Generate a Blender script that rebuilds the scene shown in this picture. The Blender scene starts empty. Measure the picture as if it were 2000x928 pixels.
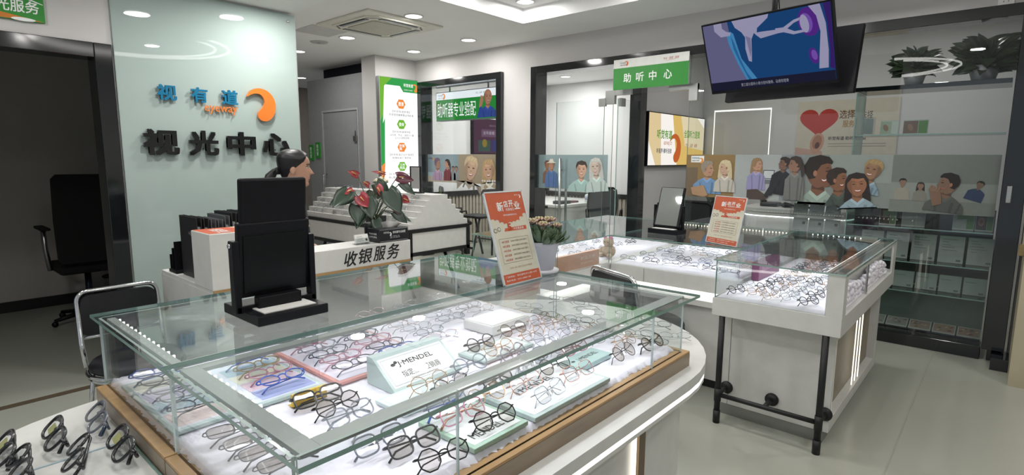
import bpy, bmesh, math, random
from mathutils import Vector, Matrix
PI = math.pi
RND = random.Random(11)
sc = bpy.context.scene
COL = sc.collection

# ------------------------------------------------------------------ camera
cam_d = bpy.data.cameras.new('camera')
cam = bpy.data.objects.new('camera', cam_d)
COL.objects.link(cam)
cam_d.sensor_width = 36.0
cam_d.lens = 1092.2 / 2000 * 36.0
cam_d.clip_start = 0.02
YAW, PITCH, ROLL = [math.radians(a) for a in (41.41, 8.11, 0.319)]
_f = Vector((-math.sin(YAW) * math.cos(PITCH), math.cos(YAW) * math.cos(PITCH), -math.sin(PITCH)))
_r = Vector((math.cos(YAW), math.sin(YAW), 0))
_u = _r.cross(_f)
_r2 = _r * math.cos(ROLL) + _u * math.sin(ROLL)
_u2 = -_r * math.sin(ROLL) + _u * math.cos(ROLL)
mw = Matrix((_r2, _u2, -_f)).transposed().to_4x4()
mw.translation = Vector((0, 0, 1.5))
cam.matrix_world = mw
sc.camera = cam

# ------------------------------------------------------------------ world, exposure, light levels
vs = sc.view_settings
vs.view_transform = 'Standard'
vs.look = 'None'
vs.gamma = 1.0
vs.use_curve_mapping = False
vs.exposure = -0.14
sc.cycles.transparent_max_bounces = 40
sc.cycles.max_bounces = 8
sc.cycles.glossy_bounces = 5
sc.cycles.diffuse_bounces = 4
sc.cycles.caustics_reflective = False
sc.cycles.caustics_refractive = False
sc.cycles.use_denoising = True
sc.cycles.sample_clamp_indirect = 4.0
world = bpy.data.worlds.new('street_daylight')
sc.world = world
world.use_nodes = True
bg = world.node_tree.nodes['Background']
bg.inputs[0].default_value = (0.70, 0.78, 0.86, 1)
bg.inputs[1].default_value = 0.6          # daylight through the open shop front behind the camera
LAMP_W = 13.0       # each ceiling downlight, watts
CASE_W = 1.25       # LED strips in the showcases, watts per metre
GLOW = 9.0          # emission of lamp diffusers

# ------------------------------------------------------------------ materials
def lin(c):
    return tuple((x / 12.92 if x <= 0.04045 else ((x + 0.055) / 1.055) ** 2.4) for x in c)
def hx(s):
    s = s.lstrip('#')
    return lin(tuple(int(s[i:i + 2], 16) / 255 for i in (0, 2, 4)))
_mats = {}
def mat(name, col, rough=0.5, metal=0.0, var=0.04, scale=14.0, bump=0.0, spec=0.5, coat=0.0, stretch=None):
    if name in _mats: return _mats[name]
    m = bpy.data.materials.new(name); m.use_nodes = True
    nt = m.node_tree; b = nt.nodes['Principled BSDF']
    c = hx(col) if isinstance(col, str) else col
    tc = nt.nodes.new('ShaderNodeTexCoord')
    nz = nt.nodes.new('ShaderNodeTexNoise'); nz.inputs['Scale'].default_value = scale
    nz.inputs['Detail'].default_value = 3
    src = tc.outputs['Object']
    if stretch:
        mp = nt.nodes.new('ShaderNodeMapping'); mp.inputs['Scale'].default_value = stretch
        nt.links.new(src, mp.inputs[0]); src = mp.outputs[0]
    nt.links.new(src, nz.inputs['Vector'])
    rp = nt.nodes.new('ShaderNodeValToRGB')
    rp.color_ramp.elements[0].position = 0.3; rp.color_ramp.elements[1].position = 0.7
    rp.color_ramp.elements[0].color = tuple(max(0, x * (1 - var)) for x in c) + (1,)
    rp.color_ramp.elements[1].color = tuple(min(1, x * (1 + var)) for x in c) + (1,)
    nt.links.new(nz.outputs['Fac'], rp.inputs[0]); nt.links.new(rp.outputs[0], b.inputs['Base Color'])
    b.inputs['Roughness'].default_value = rough; b.inputs['Metallic'].default_value = metal
    b.inputs['Specular IOR Level'].default_value = spec
    b.inputs['Coat Weight'].default_value = coat; b.inputs['Coat Roughness'].default_value = 0.04
    if bump:
        bp = nt.nodes.new('ShaderNodeBump'); bp.inputs['Strength'].default_value = bump
        nt.links.new(nz.outputs['Fac'], bp.inputs['Height']); nt.links.new(bp.outputs[0], b.inputs['Normal'])
    _mats[name] = m
    return m
def emis(name, col, strength):
    if name in _mats: return _mats[name]
    m = bpy.data.materials.new(name); m.use_nodes = True
    nt = m.node_tree; nt.nodes.remove(nt.nodes['Principled BSDF'])
    e = nt.nodes.new('ShaderNodeEmission')
    e.inputs[0].default_value = (hx(col) if isinstance(col, str) else col) + (1,)
    e.inputs[1].default_value = strength
    nt.links.new(e.outputs[0], nt.nodes['Material Output'].inputs[0])
    _mats[name] = m
    return m
def glass(name, tint='FAFCFC', r0=0.04, haze=0.0, film=None, filmfac=0.0, gain=1.0, rough=0.0):
    """thin pane: tinted transparency + Schlick mirror, per face, same from both sides"""
    if name in _mats: return _mats[name]
    m = bpy.data.materials.new(name); m.use_nodes = True
    nt = m.node_tree; nt.nodes.remove(nt.nodes['Principled BSDF'])
    N = nt.nodes.new; L = nt.links.new
    geo = N('ShaderNodeNewGeometry')
    dot = N('ShaderNodeVectorMath'); dot.operation = 'DOT_PRODUCT'
    L(geo.outputs['Normal'], dot.inputs[0]); L(geo.outputs['Incoming'], dot.inputs[1])
    def math_(op, a, b=None):
        n = N('ShaderNodeMath'); n.operation = op
        for i, x in enumerate((a, b)):
            if x is None: continue
            if isinstance(x, (int, float)): n.inputs[i].default_value = x
            else: L(x, n.inputs[i])
        return n.outputs[0]
    k = math_('ABSOLUTE', dot.outputs['Value'])
    k = math_('SUBTRACT', 1.0, k); k = math_('POWER', k, 5.0)
    k = math_('MULTIPLY', k, (1 - r0) * gain); k = math_('ADD', k, r0)
    tr = N('ShaderNodeBsdfTransparent'); tr.inputs[0].default_value = hx(tint) + (1,)
    base = tr.outputs[0]
    if filmfac:
        df = N('ShaderNodeBsdfDiffuse'); df.inputs[0].default_value = hx(film) + (1,)
        mx = N('ShaderNodeMixShader'); mx.inputs[0].default_value = filmfac
        L(base, mx.inputs[1]); L(df.outputs[0], mx.inputs[2]); base = mx.outputs[0]
    gl = N('ShaderNodeBsdfGlossy'); gl.inputs['Roughness'].default_value = rough
    mx2 = N('ShaderNodeMixShader'); L(k, mx2.inputs[0]); L(base, mx2.inputs[1]); L(gl.outputs[0], mx2.inputs[2])
    L(mx2.outputs[0], nt.nodes['Material Output'].inputs[0])
    _mats[name] = m
    return m
def wood(name, c1, c2, rough=0.45, scale=6.0, stretch=(1, 8, 8)):
    if name in _mats: return _mats[name]
    m = mat(name, c1, rough)
    nt = m.node_tree
    rp = [n for n in nt.nodes if n.type == 'VALTORGB'][0]
    rp.color_ramp.elements[0].color = hx(c1) + (1,); rp.color_ramp.elements[1].color = hx(c2) + (1,)
    nz = [n for n in nt.nodes if n.type == 'TEX_NOISE'][0]; nz.inputs['Scale'].default_value = scale
    mp = nt.nodes.new('ShaderNodeMapping'); mp.inputs['Scale'].default_value = stretch
    tc = [n for n in nt.nodes if n.type == 'TEX_COORD'][0]
    nt.links.new(tc.outputs['Object'], mp.inputs[0]); nt.links.new(mp.outputs[0], nz.inputs['Vector'])
    return m

WHITE = mat('white_lacquer', 'D2D2CF', 0.32)
WALL = mat('wall_paint', 'C6C4C3', 0.75, var=0.015, scale=3)
CEIL = mat('ceiling_paint', 'F0F0F0', 0.8, var=0.015, scale=3)
BLACKGLOSS = mat('black_polished_metal', '15181A', 0.08, 0.0, spec=0.8)
BLACK = mat('black_plastic', '0C0D12', 0.45, spec=0.25)
BLACKMATT = mat('black_matt_metal', '101214', 0.5)
CHROME = mat('chrome', 'D4D6D8', 0.12, 1.0)
STEEL = mat('brushed_steel', 'B9BBBA', 0.3, 1.0, stretch=(1, 1, 30))
FUR = mat('white_plush', 'E6E3EC', 0.95, var=0.05, scale=60, bump=0.5)
GREENGLASS = mat('glass_edge_green', '7E9E96', 0.12, spec=0.8)
PALEEDGE = mat('glass_edge_pale', 'BCCBC7', 0.15, spec=0.8)
PANE = glass('clear_glass')
LENS = glass('lens_glass', 'F4F6F8', r0=0.085)
PLACRYL = glass('clear_acrylic', 'F4F6F6', r0=0.05)
LED = emis('led_white', (1.0, 0.97, 0.92), 7.0)
LEDWARM = emis('led_warm', (1.0, 0.90, 0.72), 7.0)
GLOWM = emis('lamp_diffuser', (1.0, 0.98, 0.95), GLOW)
GREY = mat('grey_laminate', '8E9092', 0.35)
INKBLACK = mat('black_ink', '17181B', 0.5)
INKWHITE = mat('white_ink', 'EDEFEE', 0.5)
PAPER = mat('paper_white', 'E9E8E4', 0.6)

# ------------------------------------------------------------------ mesh helpers
class Fr:
    """a flat frame in space: x along u, y along v, d along the facing normal"""
    def __init__(s, o, u, v):
        s.o, s.u, s.v = Vector(o), Vector(u).normalized(), Vector(v).normalized()
        s.n = s.u.cross(s.v)
    def p(s, x, y, d=0.0): return s.o + s.u * x + s.v * y + s.n * d
def front(x0, z0, y): return Fr((x0, y, z0), (1, 0, 0), (0, 0, 1))     # faces -Y
def side(y0, z0, x): return Fr((x, y0, z0), (0, 1, 0), (0, 0, 1))      # faces +X
def flat(x0, y0, z): return Fr((x0, y0, z), (1, 0, 0), (0, 1, 0))      # faces up

OFF = {}
_txt = {}
class MB:
    def __init__(s): s.v, s.f, s.m, s.sm, s.mats = [], [], [], [], []
    def mi(s, m):
        if m not in s.mats: s.mats.append(m)
        return s.mats.index(m)
    def add(s, vs_, fs, m, smooth=False):
        b = len(s.v); k = s.mi(m)
        s.v += [Vector(p) for p in vs_]
        for f in fs:
            s.f.append([b + i for i in f]); s.m.append(k); s.sm.append(smooth)
        return s
    def box(s, x0, x1, y0, y1, z0, z1, m, bev=0.0, M4=None):
        if bev:
            bm = bmesh.new(); bmesh.ops.create_cube(bm, size=1.0)
            for v in bm.verts:
                v.co = Vector(((x0 + x1) / 2 + v.co.x * (x1 - x0), (y0 + y1) / 2 + v.co.y * (y1 - y0), (z0 + z1) / 2 + v.co.z * (z1 - z0)))
            bmesh.ops.bevel(bm, geom=bm.edges[:], offset=bev, segments=2, affect='EDGES', profile=0.5)
            bm.verts.index_update()
            vv = [v.co.copy() for v in bm.verts]; ff = [[v.index for v in f.verts] for f in bm.faces]; bm.free()
        else:
            vv = [Vector(p) for p in ((x0, y0, z0), (x1, y0, z0), (x1, y1, z0), (x0, y1, z0), (x0, y0, z1), (x1, y0, z1), (x1, y1, z1), (x0, y1, z1))]
            ff = [(0, 3, 2, 1), (4, 5, 6, 7), (0, 1, 5, 4), (1, 2, 6, 5), (2, 3, 7, 6), (3, 0, 4, 7)]
        if M4: vv = [M4 @ v for v in vv]
        return s.add(vv, ff, m)
    def slab(s, x0, x1, y0, y1, z0, z1, m, edge):
        """pane: the two largest faces get m, the four edges get edge"""
        d = [x1 - x0, y1 - y0, z1 - z0]; a = d.index(min(d))
        vv = ((x0, y0, z0), (x1, y0, z0), (x1, y1, z0), (x0, y1, z0), (x0, y0, z1), (x1, y0, z1), (x1, y1, z1), (x0, y1, z1))
        ff = [(0, 3, 2, 1), (4, 5, 6, 7), (0, 1, 5, 4), (1, 2, 6, 5), (2, 3, 7, 6), (3, 0, 4, 7)]
        ax = [2, 2, 1, 0, 1, 0]
        for want, mm in ((True, m), (False, edge)):
            s.add(vv, [f for f, k in zip(ff, ax) if (k == a) == want], mm)
        return s
    def tube(s, path, r, m, n=8, closed=False, smooth=True):
        P = [Vector(p) for p in path]; N = len(P)
        rr = r if isinstance(r, (list, tuple)) else [r] * N
        T = []
        for i in range(N):
            a = P[(i - 1) % N] if (closed or i > 0) else P[i]
            b = P[(i + 1) % N] if (closed or i < N - 1) else P[i]
            t = (b - a); T.append(t.normalized() if t.length > 1e-9 else Vector((0, 0, 1)))
        up = Vector((0, 0, 1)) if abs(T[0].z) < 0.9 else Vector((1, 0, 0))
        x = T[0].cross(up).normalized(); vv = []
        for i in range(N):
            x = (x - T[i] * x.dot(T[i]))
            x = x.normalized() if x.length > 1e-6 else T[i].orthogonal().normalized()
            y = T[i].cross(x)
            for k in range(n):
                a = 2 * PI * k / n
                vv.append(P[i] + (x * math.cos(a) + y * math.sin(a)) * rr[i])
        ff = []
        for i in range(N if closed else N - 1):
            j = (i + 1) % N
            for k in range(n):
                l = (k + 1) % n
                ff.append((i * n + k, i * n + l, j * n + l, j * n + k))
        if not closed:
            ff.append(tuple(range(n - 1, -1, -1))); ff.append(tuple((N - 1) * n + k for k in range(n)))
        return s.add(vv, ff, m, smooth)
    def lathe(s, prof, c, m, n=24, smooth=True, M4=None):
        vv = []; c = Vector(c)
        for r, z in prof:
            for k in range(n):
                a = 2 * PI * k / n; q = Vector((r * math.cos(a), r * math.sin(a), z))
                vv.append((M4 @ q if M4 else q) + c)
        ff = []
        for i in range(len(prof) - 1):
            for k in range(n):
                l = (k + 1) % n
                ff.append((i * n + k, i * n + l, (i + 1) * n + l, (i + 1) * n + k))
        if prof[0][0] > 1e-5: ff.append(tuple(range(n - 1, -1, -1)))
        if prof[-1][0] > 1e-5: ff.append(tuple((len(prof) - 1) * n + k for k in range(n)))
        return s.add(vv, ff, m, smooth)
    def ell(s, c, r, m, n=16, k=10, M4=None):
        prof = [(max(1e-6, math.sin(PI * i / k)), -math.cos(PI * i / k)) for i in range(k + 1)]
        S = Matrix.Diagonal(Vector((r[0], r[1], r[2]))).to_4x4()
        return s.lathe(prof, c, m, n, True, (M4 @ S) if M4 else S)
    def poly(s, fr, pts, d, m):
        return s.add([fr.p(x, y, d) for x, y in pts], [tuple(range(len(pts)))], m)
    def rect(s, fr, x0, x1, y0, y1, d, m): return s.poly(fr, [(x0, y0), (x1, y0), (x1, y1), (x0, y1)], d, m)
    def prism(s, fr, pts, d0, d1, m, m2=None):
        n = len(pts)
        a = sum(pts[i][0] * pts[(i + 1) % n][1] - pts[(i + 1) % n][0] * pts[i][1] for i in range(n))
        if a < 0: pts = pts[::-1]
        vv = [fr.p(x, y, d0) for x, y in pts] + [fr.p(x, y, d1) for x, y in pts]
        s.add(vv, [tuple(range(n - 1, -1, -1)), tuple(range(n, 2 * n))], m)
        return s.add(vv, [(i, (i + 1) % n, n + (i + 1) % n, n + i) for i in range(n)], m2 or m)
    def pbox(s, fr, x0, x1, y0, y1, d0, d1, m): return s.prism(fr, [(x0, y0), (x1, y0), (x1, y1), (x0, y1)], d0, d1, m)
    def text(s, fr, t, x0, x1, y0, y1, d, m, bold=0.02, thick=0.0, shear=0.0, m_side=None):
        """lettering stretched to fill the rectangle x0..x1, y0..y1 of a frame"""
        vv, ff = text_mesh(t, 0.0, thick > 0, shear)
        mx0 = min(v[0] for v in vv); mx1 = max(v[0] for v in vv); my0 = min(v[1] for v in vv); my1 = max(v[1] for v in vv)
        sh = [(0, 0)] if bold < 0.012 else [(-1, -1), (1, -1), (1, 1), (-1, 1), (0, 0)]
        k = bold * 0.6; bx, by = k * (x1 - x0) / (mx1 - mx0), k * (y1 - y0) / (my1 - my0)   # stroke weight
        if len(sh) == 1: bx = by = 0.0
        for i, (ex, ey) in enumerate(sh):
            o = []
            for x, y, z in vv:
                o.append(fr.p(x0 + bx + (x - mx0) / (mx1 - mx0) * (x1 - x0 - 2 * bx) + ex * bx, y0 + by + (y - my0) / (my1 - my0) * (y1 - y0 - 2 * by) + ey * by, d + i * 0.00006 + (thick if z > 0 else 0.0)))
            s.add(o, ff, m)
        return s
    def build(s, name, parent=None, kind=None, mod=None):
        off = OFF.get(parent.name, Vector()) if parent else Vector()
        me = bpy.data.meshes.new(name)
        me.from_pydata([v - off for v in s.v], [], s.f)
        for m in s.mats: me.materials.append(m)
        me.polygons.foreach_set('material_index', s.m)
        me.polygons.foreach_set('use_smooth', s.sm)
        me.update()
        o = bpy.data.objects.new(name, me); COL.objects.link(o)
        if parent: o.parent = parent
        OFF[o.name] = off
        if kind: o['kind'] = kind
        return o
def text_mesh(t, bold, thick, shear=0.0):
    key = (t, bold, thick, shear)
    if key in _txt: return _txt[key]
    cu = bpy.data.curves.new('lettering', 'FONT'); cu.body = t; cu.size = 1.0
    cu.offset = bold; cu.resolution_u = 2; cu.shear = shear
    if thick: cu.extrude = 0.02
    ob = bpy.data.objects.new('lettering', cu); COL.objects.link(ob)
    dg = bpy.context.evaluated_depsgraph_get(); dg.update()
    ev = ob.evaluated_get(dg); me = ev.to_mesh()
    vv = [tuple(v.co) for v in me.vertices]; ff = [tuple(p.vertices) for p in me.polygons]
    ev.to_mesh_clear(); bpy.data.objects.remove(ob); bpy.data.curves.remove(cu)
    _txt[key] = (vv, ff)
    return vv, ff

def tag(o, label=None, cat=None, group=None):
    if label: o['label'] = label
    if cat: o['category'] = cat
    if group: o['group'] = group
    return o
def thing(name, label, cat, loc=(0, 0, 0), group=None):
    o = bpy.data.objects.new(name, None); o.empty_display_size = 0.05; COL.objects.link(o)
    o.location = loc; OFF[o.name] = Vector(loc)
    return tag(o, label, cat, group)
def dup(root, loc, rz, label, group=None):
    r = root.copy(); COL.objects.link(r); r.location = loc; r.rotation_euler = (0, 0, rz)
    r['label'] = label
    if group: r['group'] = group
    for ch in root.children:
        c = ch.copy(); COL.objects.link(c); c.parent = r
        for g in ch.children:
            d = g.copy(); COL.objects.link(d); d.parent = c
    return r
def area(parent, loc, size, watts, col=(1, 0.97, 0.93), rot=(0, 0, 0), shape='DISK', size_y=None, spread=None):
    l = bpy.data.lights.new('lamp_light', 'AREA'); l.energy = watts; l.color = col; l.shape = shape; l.size = size
    if size_y: l.size_y = size_y
    if spread: l.spread = spread
    o = bpy.data.objects.new('lamp_light', l); COL.objects.link(o)
    off = OFF.get(parent.name, Vector()) if parent else Vector()
    o.location = Vector(loc) - off; o.rotation_euler = rot
    if parent: o.parent = parent
    return o
def arc(cx, cy, rx, ry, a0, a1, n):
    return [(cx + rx * math.cos(a0 + (a1 - a0) * i / (n - 1)), cy + ry * math.sin(a0 + (a1 - a0) * i / (n - 1))) for i in range(n)]
def ellipse(cx, cy, rx, ry, n=24, rot=0.0):
    o = []
    for i in range(n):
        a = 2 * PI * i / n; x, y = rx * math.cos(a), ry * math.sin(a)
        o.append((cx + x * math.cos(rot) - y * math.sin(rot), cy + x * math.sin(rot) + y * math.cos(rot)))
    return o
ORD = ['first', 'second', 'third', 'fourth', 'fifth', 'sixth', 'seventh', 'eighth', 'ninth', 'tenth', 'eleventh', 'twelfth', 'thirteenth', 'fourteenth', 'fifteenth', 'sixteenth']
# the droplet-shaped swoosh that follows the shop's lettering; s = height
def swoosh(mb, fr, x, y, s, d, m, thick=0.0, m2=None):
    key = [(0.0, 0.72), (0.10, 0.87), (0.28, 0.975), (0.50, 1.0), (0.73, 0.94), (0.91, 0.79), (1.0, 0.58), (0.985, 0.36), (0.90, 0.17), (0.76, 0.045), (0.60, 0.0), (0.45, 0.035), (0.37, 0.13), (0.37, 0.24), (0.45, 0.34), (0.55, 0.44), (0.61, 0.56), (0.60, 0.69), (0.52, 0.79), (0.40, 0.835), (0.24, 0.82), (0.10, 0.76)]
    pts = []; n = len(key)
    for i in range(n):
        p0, p1, p2, p3 = (Vector(key[(i + k) % n]) for k in (-1, 0, 1, 2))
        for q in ((0, 0.5) if i else (0,)):
            v = p1 if q == 0 else (p0 * -1 + p1 * 9 + p2 * 9 - p3) / 16
            pts.append((x + (v.x - 0.5) * s * 0.9, y + (v.y - 0.5) * s))
    if thick: mb.prism(fr, pts, d, d + thick, m, m2)
    else: mb.poly(fr, pts, d, m)
# ================================================================== the room shell
CZ, W1 = 2.92, 5.5      # ceiling height, the glazed wall's face
FLOOR = mat('floor_resin', 'A5A79D', 0.22, var=0.03, scale=0.8, spec=0.35)
MB().box(-12, 4, -3.5, 10, -0.1, 0, FLOOR).build('floor', kind='structure')
MB().box(-0.314, -0.306, 2.6, 5.4, 0, 0.0008, mat('floor_joint', '9A9C92', 0.4)).build('trim_5', kind='structure')
mb = MB()
mb.box(-12, -4.04, 2.3, 10, CZ, 3.15, CEIL)
mb.box(-4.04, 4, 4.74, 10, CZ, 3.15, CEIL)
mb.box(-4.04, 4, 2.3, 4.74, 3.07, 3.15, CEIL)
mb.box(-2.6, 4, -3.5, 2.3, 3.07, 3.15, CEIL)
mb.box(-12, -2.6, -3.5, 2.3, 2.62, 3.15, CEIL)
mb.build('ceiling', kind='structure')
# left wall with its door opening
mb = MB()
mb.box(-4.53, -4.38, -3.5, -0.25, 0, 2.62, WALL)
mb.box(-4.53, -4.38, -0.25, 1.08, 2.20, 2.62, WALL)
mb.box(-4.53, -4.38, 1.08, 2.34, 0, 2.62, WALL)
mb.build('wall_left', kind='structure')
mb = MB()
GREYROOM = mat('back_room_paint', 'C2BFBA', 0.8, var=0.02, scale=3)
mb.box(-7.25, -7.1, -3.5, 1.78, 0, 2.62, GREYROOM)
mb.box(-12, -4.53, 1.78, 2.34, 0, 2.92, WALL)
mb.box(-7.25, -4.53, -1.6, -1.5, 0, 2.62, GREYROOM)
mb.build('wall_backroom', kind='structure')
MB().box(-7.1, -7.07, -1.5, 1.78, 0, 0.1, BLACKMATT).build('baseboard_backroom', kind='structure')
# far end of the passage
mb = MB()
SLAT = mat('slat_wall_beige', '8B837B', 0.6)
mb.box(-11.3, -11.2, 2.3, 9, 0, 2.92, SLAT)
for i in range(60): mb.box(-11.2, -11.17, 2.4 + i * 0.06, 2.435 + i * 0.06, 0, 2.92, SLAT)
mb.build('wall_passage', kind='structure')
# wall behind the light box, with its pier
mb = MB()
mb.box(-7.13, -6.8, 4.79, 5.65, 0, CZ, WALL)
mb.build('wall_lightbox', kind='structure')
# glazed wall: plaster above and between the openings
mb = MB()
mb.box(-6.8, -6.69, W1, 5.65, 0, CZ, WALL)
mb.box(-6.69, 3, W1, 5.65, 2.595, CZ, WALL)
mb.box(-5.01, -4.51, W1, 5.65, 0, 2.595, WALL)
mb.box(0.12, 3, W1, 5.65, 0, 2.595, WALL)
mb.build('wall_back', kind='structure')
MB().box(2.8, 2.95, -3.5, 9.5, 0, 3.15, WALL).build('wall_right', kind='structure')
# hearing rooms behind the glass
ROOMW = mat('room_paint', 'D2D2D2', 0.8, var=0.015, scale=3)
FLUTE = mat('fluted_panel', 'A79F92', 0.55)
MB().box(-7.15, -3.33, 9.0, 9.15, 0, 2.92, ROOMW).build('wall_hearing_far', kind='structure')
MB().box(-7.15, -7.0, 5.65, 9.0, 0, 2.92, ROOMW).build('wall_hearing_left', kind='structure')
MB().box(-3.33, -3.25, 6.0, 9.15, 0, 2.92, ROOMW).build('wall_hearing_middle', kind='structure')
MB().box(-3.25, 3, 7.65, 7.8, 0, 2.92, ROOMW).build('wall_hearing_right', kind='structure')
mb = MB()
for i in range(46): mb.box(-6.98 + i * 0.08, -6.93 + i * 0.08, 8.96, 9.0, 0.0, 0.77, FLUTE)
for i in range(42): mb.box(-7.0, -6.96, 5.66 + i * 0.08, 5.71 + i * 0.08, 0.0, 0.86, FLUTE)
mb.build('trim_1', kind='structure')
mb = MB()
mb.box(-7.0, -3.33, 8.94, 9.0, 0.77, 0.85, BLACKMATT); mb.box(-7.0, -6.94, 5.65, 9.0, 0.86, 0.94, BLACKMATT)
mb.build('trim_2', kind='structure')
MB().box(-3.36, -3.22, 5.86, 6.0, 0, 2.92, BLACKGLOSS).build('trim_3', kind='structure')
# black polished frames
def frame_x(mb, x0, x1, z1, w, y0=5.44, y1=5.66):
    mb.box(x0, x0 + w, y0, y1, 0, z1, BLACKGLOSS, 0.004); mb.box(x1 - w, x1, y0, y1, 0, z1, BLACKGLOSS, 0.004)
    mb.box(x0 + w, x1 - w, y0 + 0.001, y1, z1 - w, z1, BLACKGLOSS, 0.004)
w1 = MB(); frame_x(w1, -6.69, -5.01, 2.595, 0.085); w1 = w1.build('window_1', kind='structure')
MB().slab(-6.61, -5.09, 5.535, 5.547, 0.0, 2.51, PANE, GREENGLASS).build('window_pane', w1, 'structure')
mb = MB(); frame_x(mb, -4.51, 0.09, 2.6, 0.085)
mb.box(-1.06, -0.034, 5.42, 5.6, 0, 0.10, BLACKGLOSS, 0.004)
mb.box(-0.03, 0.10, 5.36, 5.44, 0.1, 2.599, BLACKGLOSS, 0.004)
w2 = mb.build('window_2', kind='structure')
MB().slab(-4.43, -3.40, 5.555, 5.567, 0.0, 2.52, PANE, GREENGLASS).build('window_pane', w2, 'structure')
MB().slab(-3.37, -2.50, 5.535, 5.547, 2.20, 2.52, PANE, GREENGLASS).build('window_pane', w2, 'structure')
MB().slab(-2.495, -0.03, 5.535, 5.547, 0.0, 2.52, PANE, GREENGLASS).build('window_pane', w2, 'structure')
# door leaves
d2 = MB().slab(-4.16, -3.49, 5.515, 5.527, 0.02, 2.16, PANE, GREENGLASS).build('door_2', kind='structure')
mb = MB()
for y in (5.47, 5.60):
    mb.tube([(-4.06, y, 0.44), (-4.06, y, 1.50)], 0.016, STEEL, 10)
for z in (0.6, 1.36): mb.tube([(-4.06, 5.46, z), (-4.06, 5.61, z)], 0.01, STEEL, 8)
mb.build('door_handle', d2, 'structure')
MB().box(-3.56, -3.47, 5.505, 5.537, 2.08, 2.17, STEEL, 0.003).build('hinge', d2, 'structure')
d3 = MB().slab(-3.345, -3.333, 5.56, 6.36, 0.02, 2.16, PANE, GREENGLASS).build('door_3', kind='structure')
mb = MB()
for y in (5.60, 6.24): mb.box(-3.356, -3.322, y, y + 0.10, 2.08, 2.17, STEEL, 0.003)
mb.build('hinge', d3, 'structure')
mb = MB()
mb.box(-3.48, -3.16, 5.518, 5.562, 2.19, 2.25, STEEL, 0.003); mb.box(-3.48, -3.36, 5.516, 5.564, 2.10, 2.25, STEEL, 0.003)
mb.box(-2.72, -2.41, 5.518, 5.562, 2.19, 2.25, STEEL, 0.003); mb.box(-2.50, -2.41, 5.516, 5.564, 2.08, 2.25, STEEL, 0.003)
mb.build('bracket', w2, 'structure')
# left door frame
mb = MB()
mb.box(-4.54, -4.36, 0.985, 1.08, 0, 2.20, BLACKGLOSS, 0.004)
mb.box(-4.54, -4.36, -0.30, -0.20, 0, 2.20, BLACKGLOSS, 0.004)
mb.box(-4.54, -4.36, -0.20, 0.985, 2.11, 2.20, BLACKGLOSS, 0.004)
mb.build('door_1', kind='structure')
MB().box(-4.40, -4.34, -0.3, 1.08, 0, 0.003, mat('threshold_strip', '5A4F40', 0.4)).build('trim_4', kind='structure')
# cream marble pier at the right edge
MARBLE = mat('cream_marble', 'B9B097', 0.25, var=0.08, scale=2.5)
mb = MB(); mb.box(0.13, 0.8, 4.9, 5.38, 0, 0.83, MARBLE); mb.box(0.03, 0.13, 5.20, 5.42, 0, 0.09, BLACKGLOSS)
mb.box(0.13, 0.8, 4.9, 5.38, 0.83, 3.0, MARBLE)
mb.build('wall_pier', kind='structure')

# ------------------------------------------------------------------ lamps in the ceiling
TRIMW = mat('lamp_trim', 'E4E4E2', 0.4)
def downlight(x, y, z, label, r=0.085, w=LAMP_W):
    t = thing('downlight', label, 'ceiling light', (x, y, z), 'recessed downlights')
    MB().lathe([(r, -0.001), (r + 0.016, -0.001), (r + 0.016, -0.008), (r, -0.010), (r, -0.001)], (x, y, z), TRIMW).build('trim_ring', t)
    MB().lathe([(1e-6, -0.004), (r, -0.004)], (x, y, z), GLOWM).build('diffuser', t)
    area(t, (x, y, z - 0.02), 2 * r, w)
downlight(-4.68, 3.78, CZ, 'round downlight right above the air conditioner panel')
downlight(-6.11, 3.92, CZ, 'round downlight left of the air conditioner panel, near the speaker grille')
downlight(-6.19, 4.99, CZ, 'round downlight in front of the tall light box')
downlight(-5.09, 4.95, CZ, 'round downlight above the framed window')
downlight(-7.40, 3.98, CZ, 'round downlight half hidden by the pale glass panel edge')
downlight(-9.8, 5.3, CZ, 'round downlight deep in the passage beside the glass panel')
downlight(-3.84, 4.54, 3.07, 'round downlight in the corner of the recessed ceiling tray')
downlight(-3.84, 3.72, 3.07, 'round downlight at the top edge of the photo in the ceiling tray')
downlight(-4.55, 6.9, CZ, 'round downlight in the hearing room behind the glass door', w=34)
for (x, y) in ((-6.0, 8.2), (-2.0, 6.6), (-0.6, 6.6), (-5.8, 6.6)):
    downlight(x, y, CZ, 'round downlight on the hearing room ceiling, behind the glazing', w=34 if x < -3.3 else 9)
for (x, y) in ((-3.48, 1.49), (-3.94, 2.02), (-3.5, 0.0), (-2.2, 0.6), (-0.5, 0.6), (1.2, 1.5), (-1.8, -1.4), (0.4, -1.2)):
    downlight(x, y, 2.62 if x < -2.6 else 3.07, 'round downlight in the low front ceiling, seen only as a reflection')
for (x, y) in ((-2.4, 4.4), (-0.9, 4.4), (0.6, 4.4), (-1.6, 2.8), (0.6, 2.8)):
    downlight(x, y, 3.07, 'round downlight in the ceiling tray, seen only as a reflection')
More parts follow.
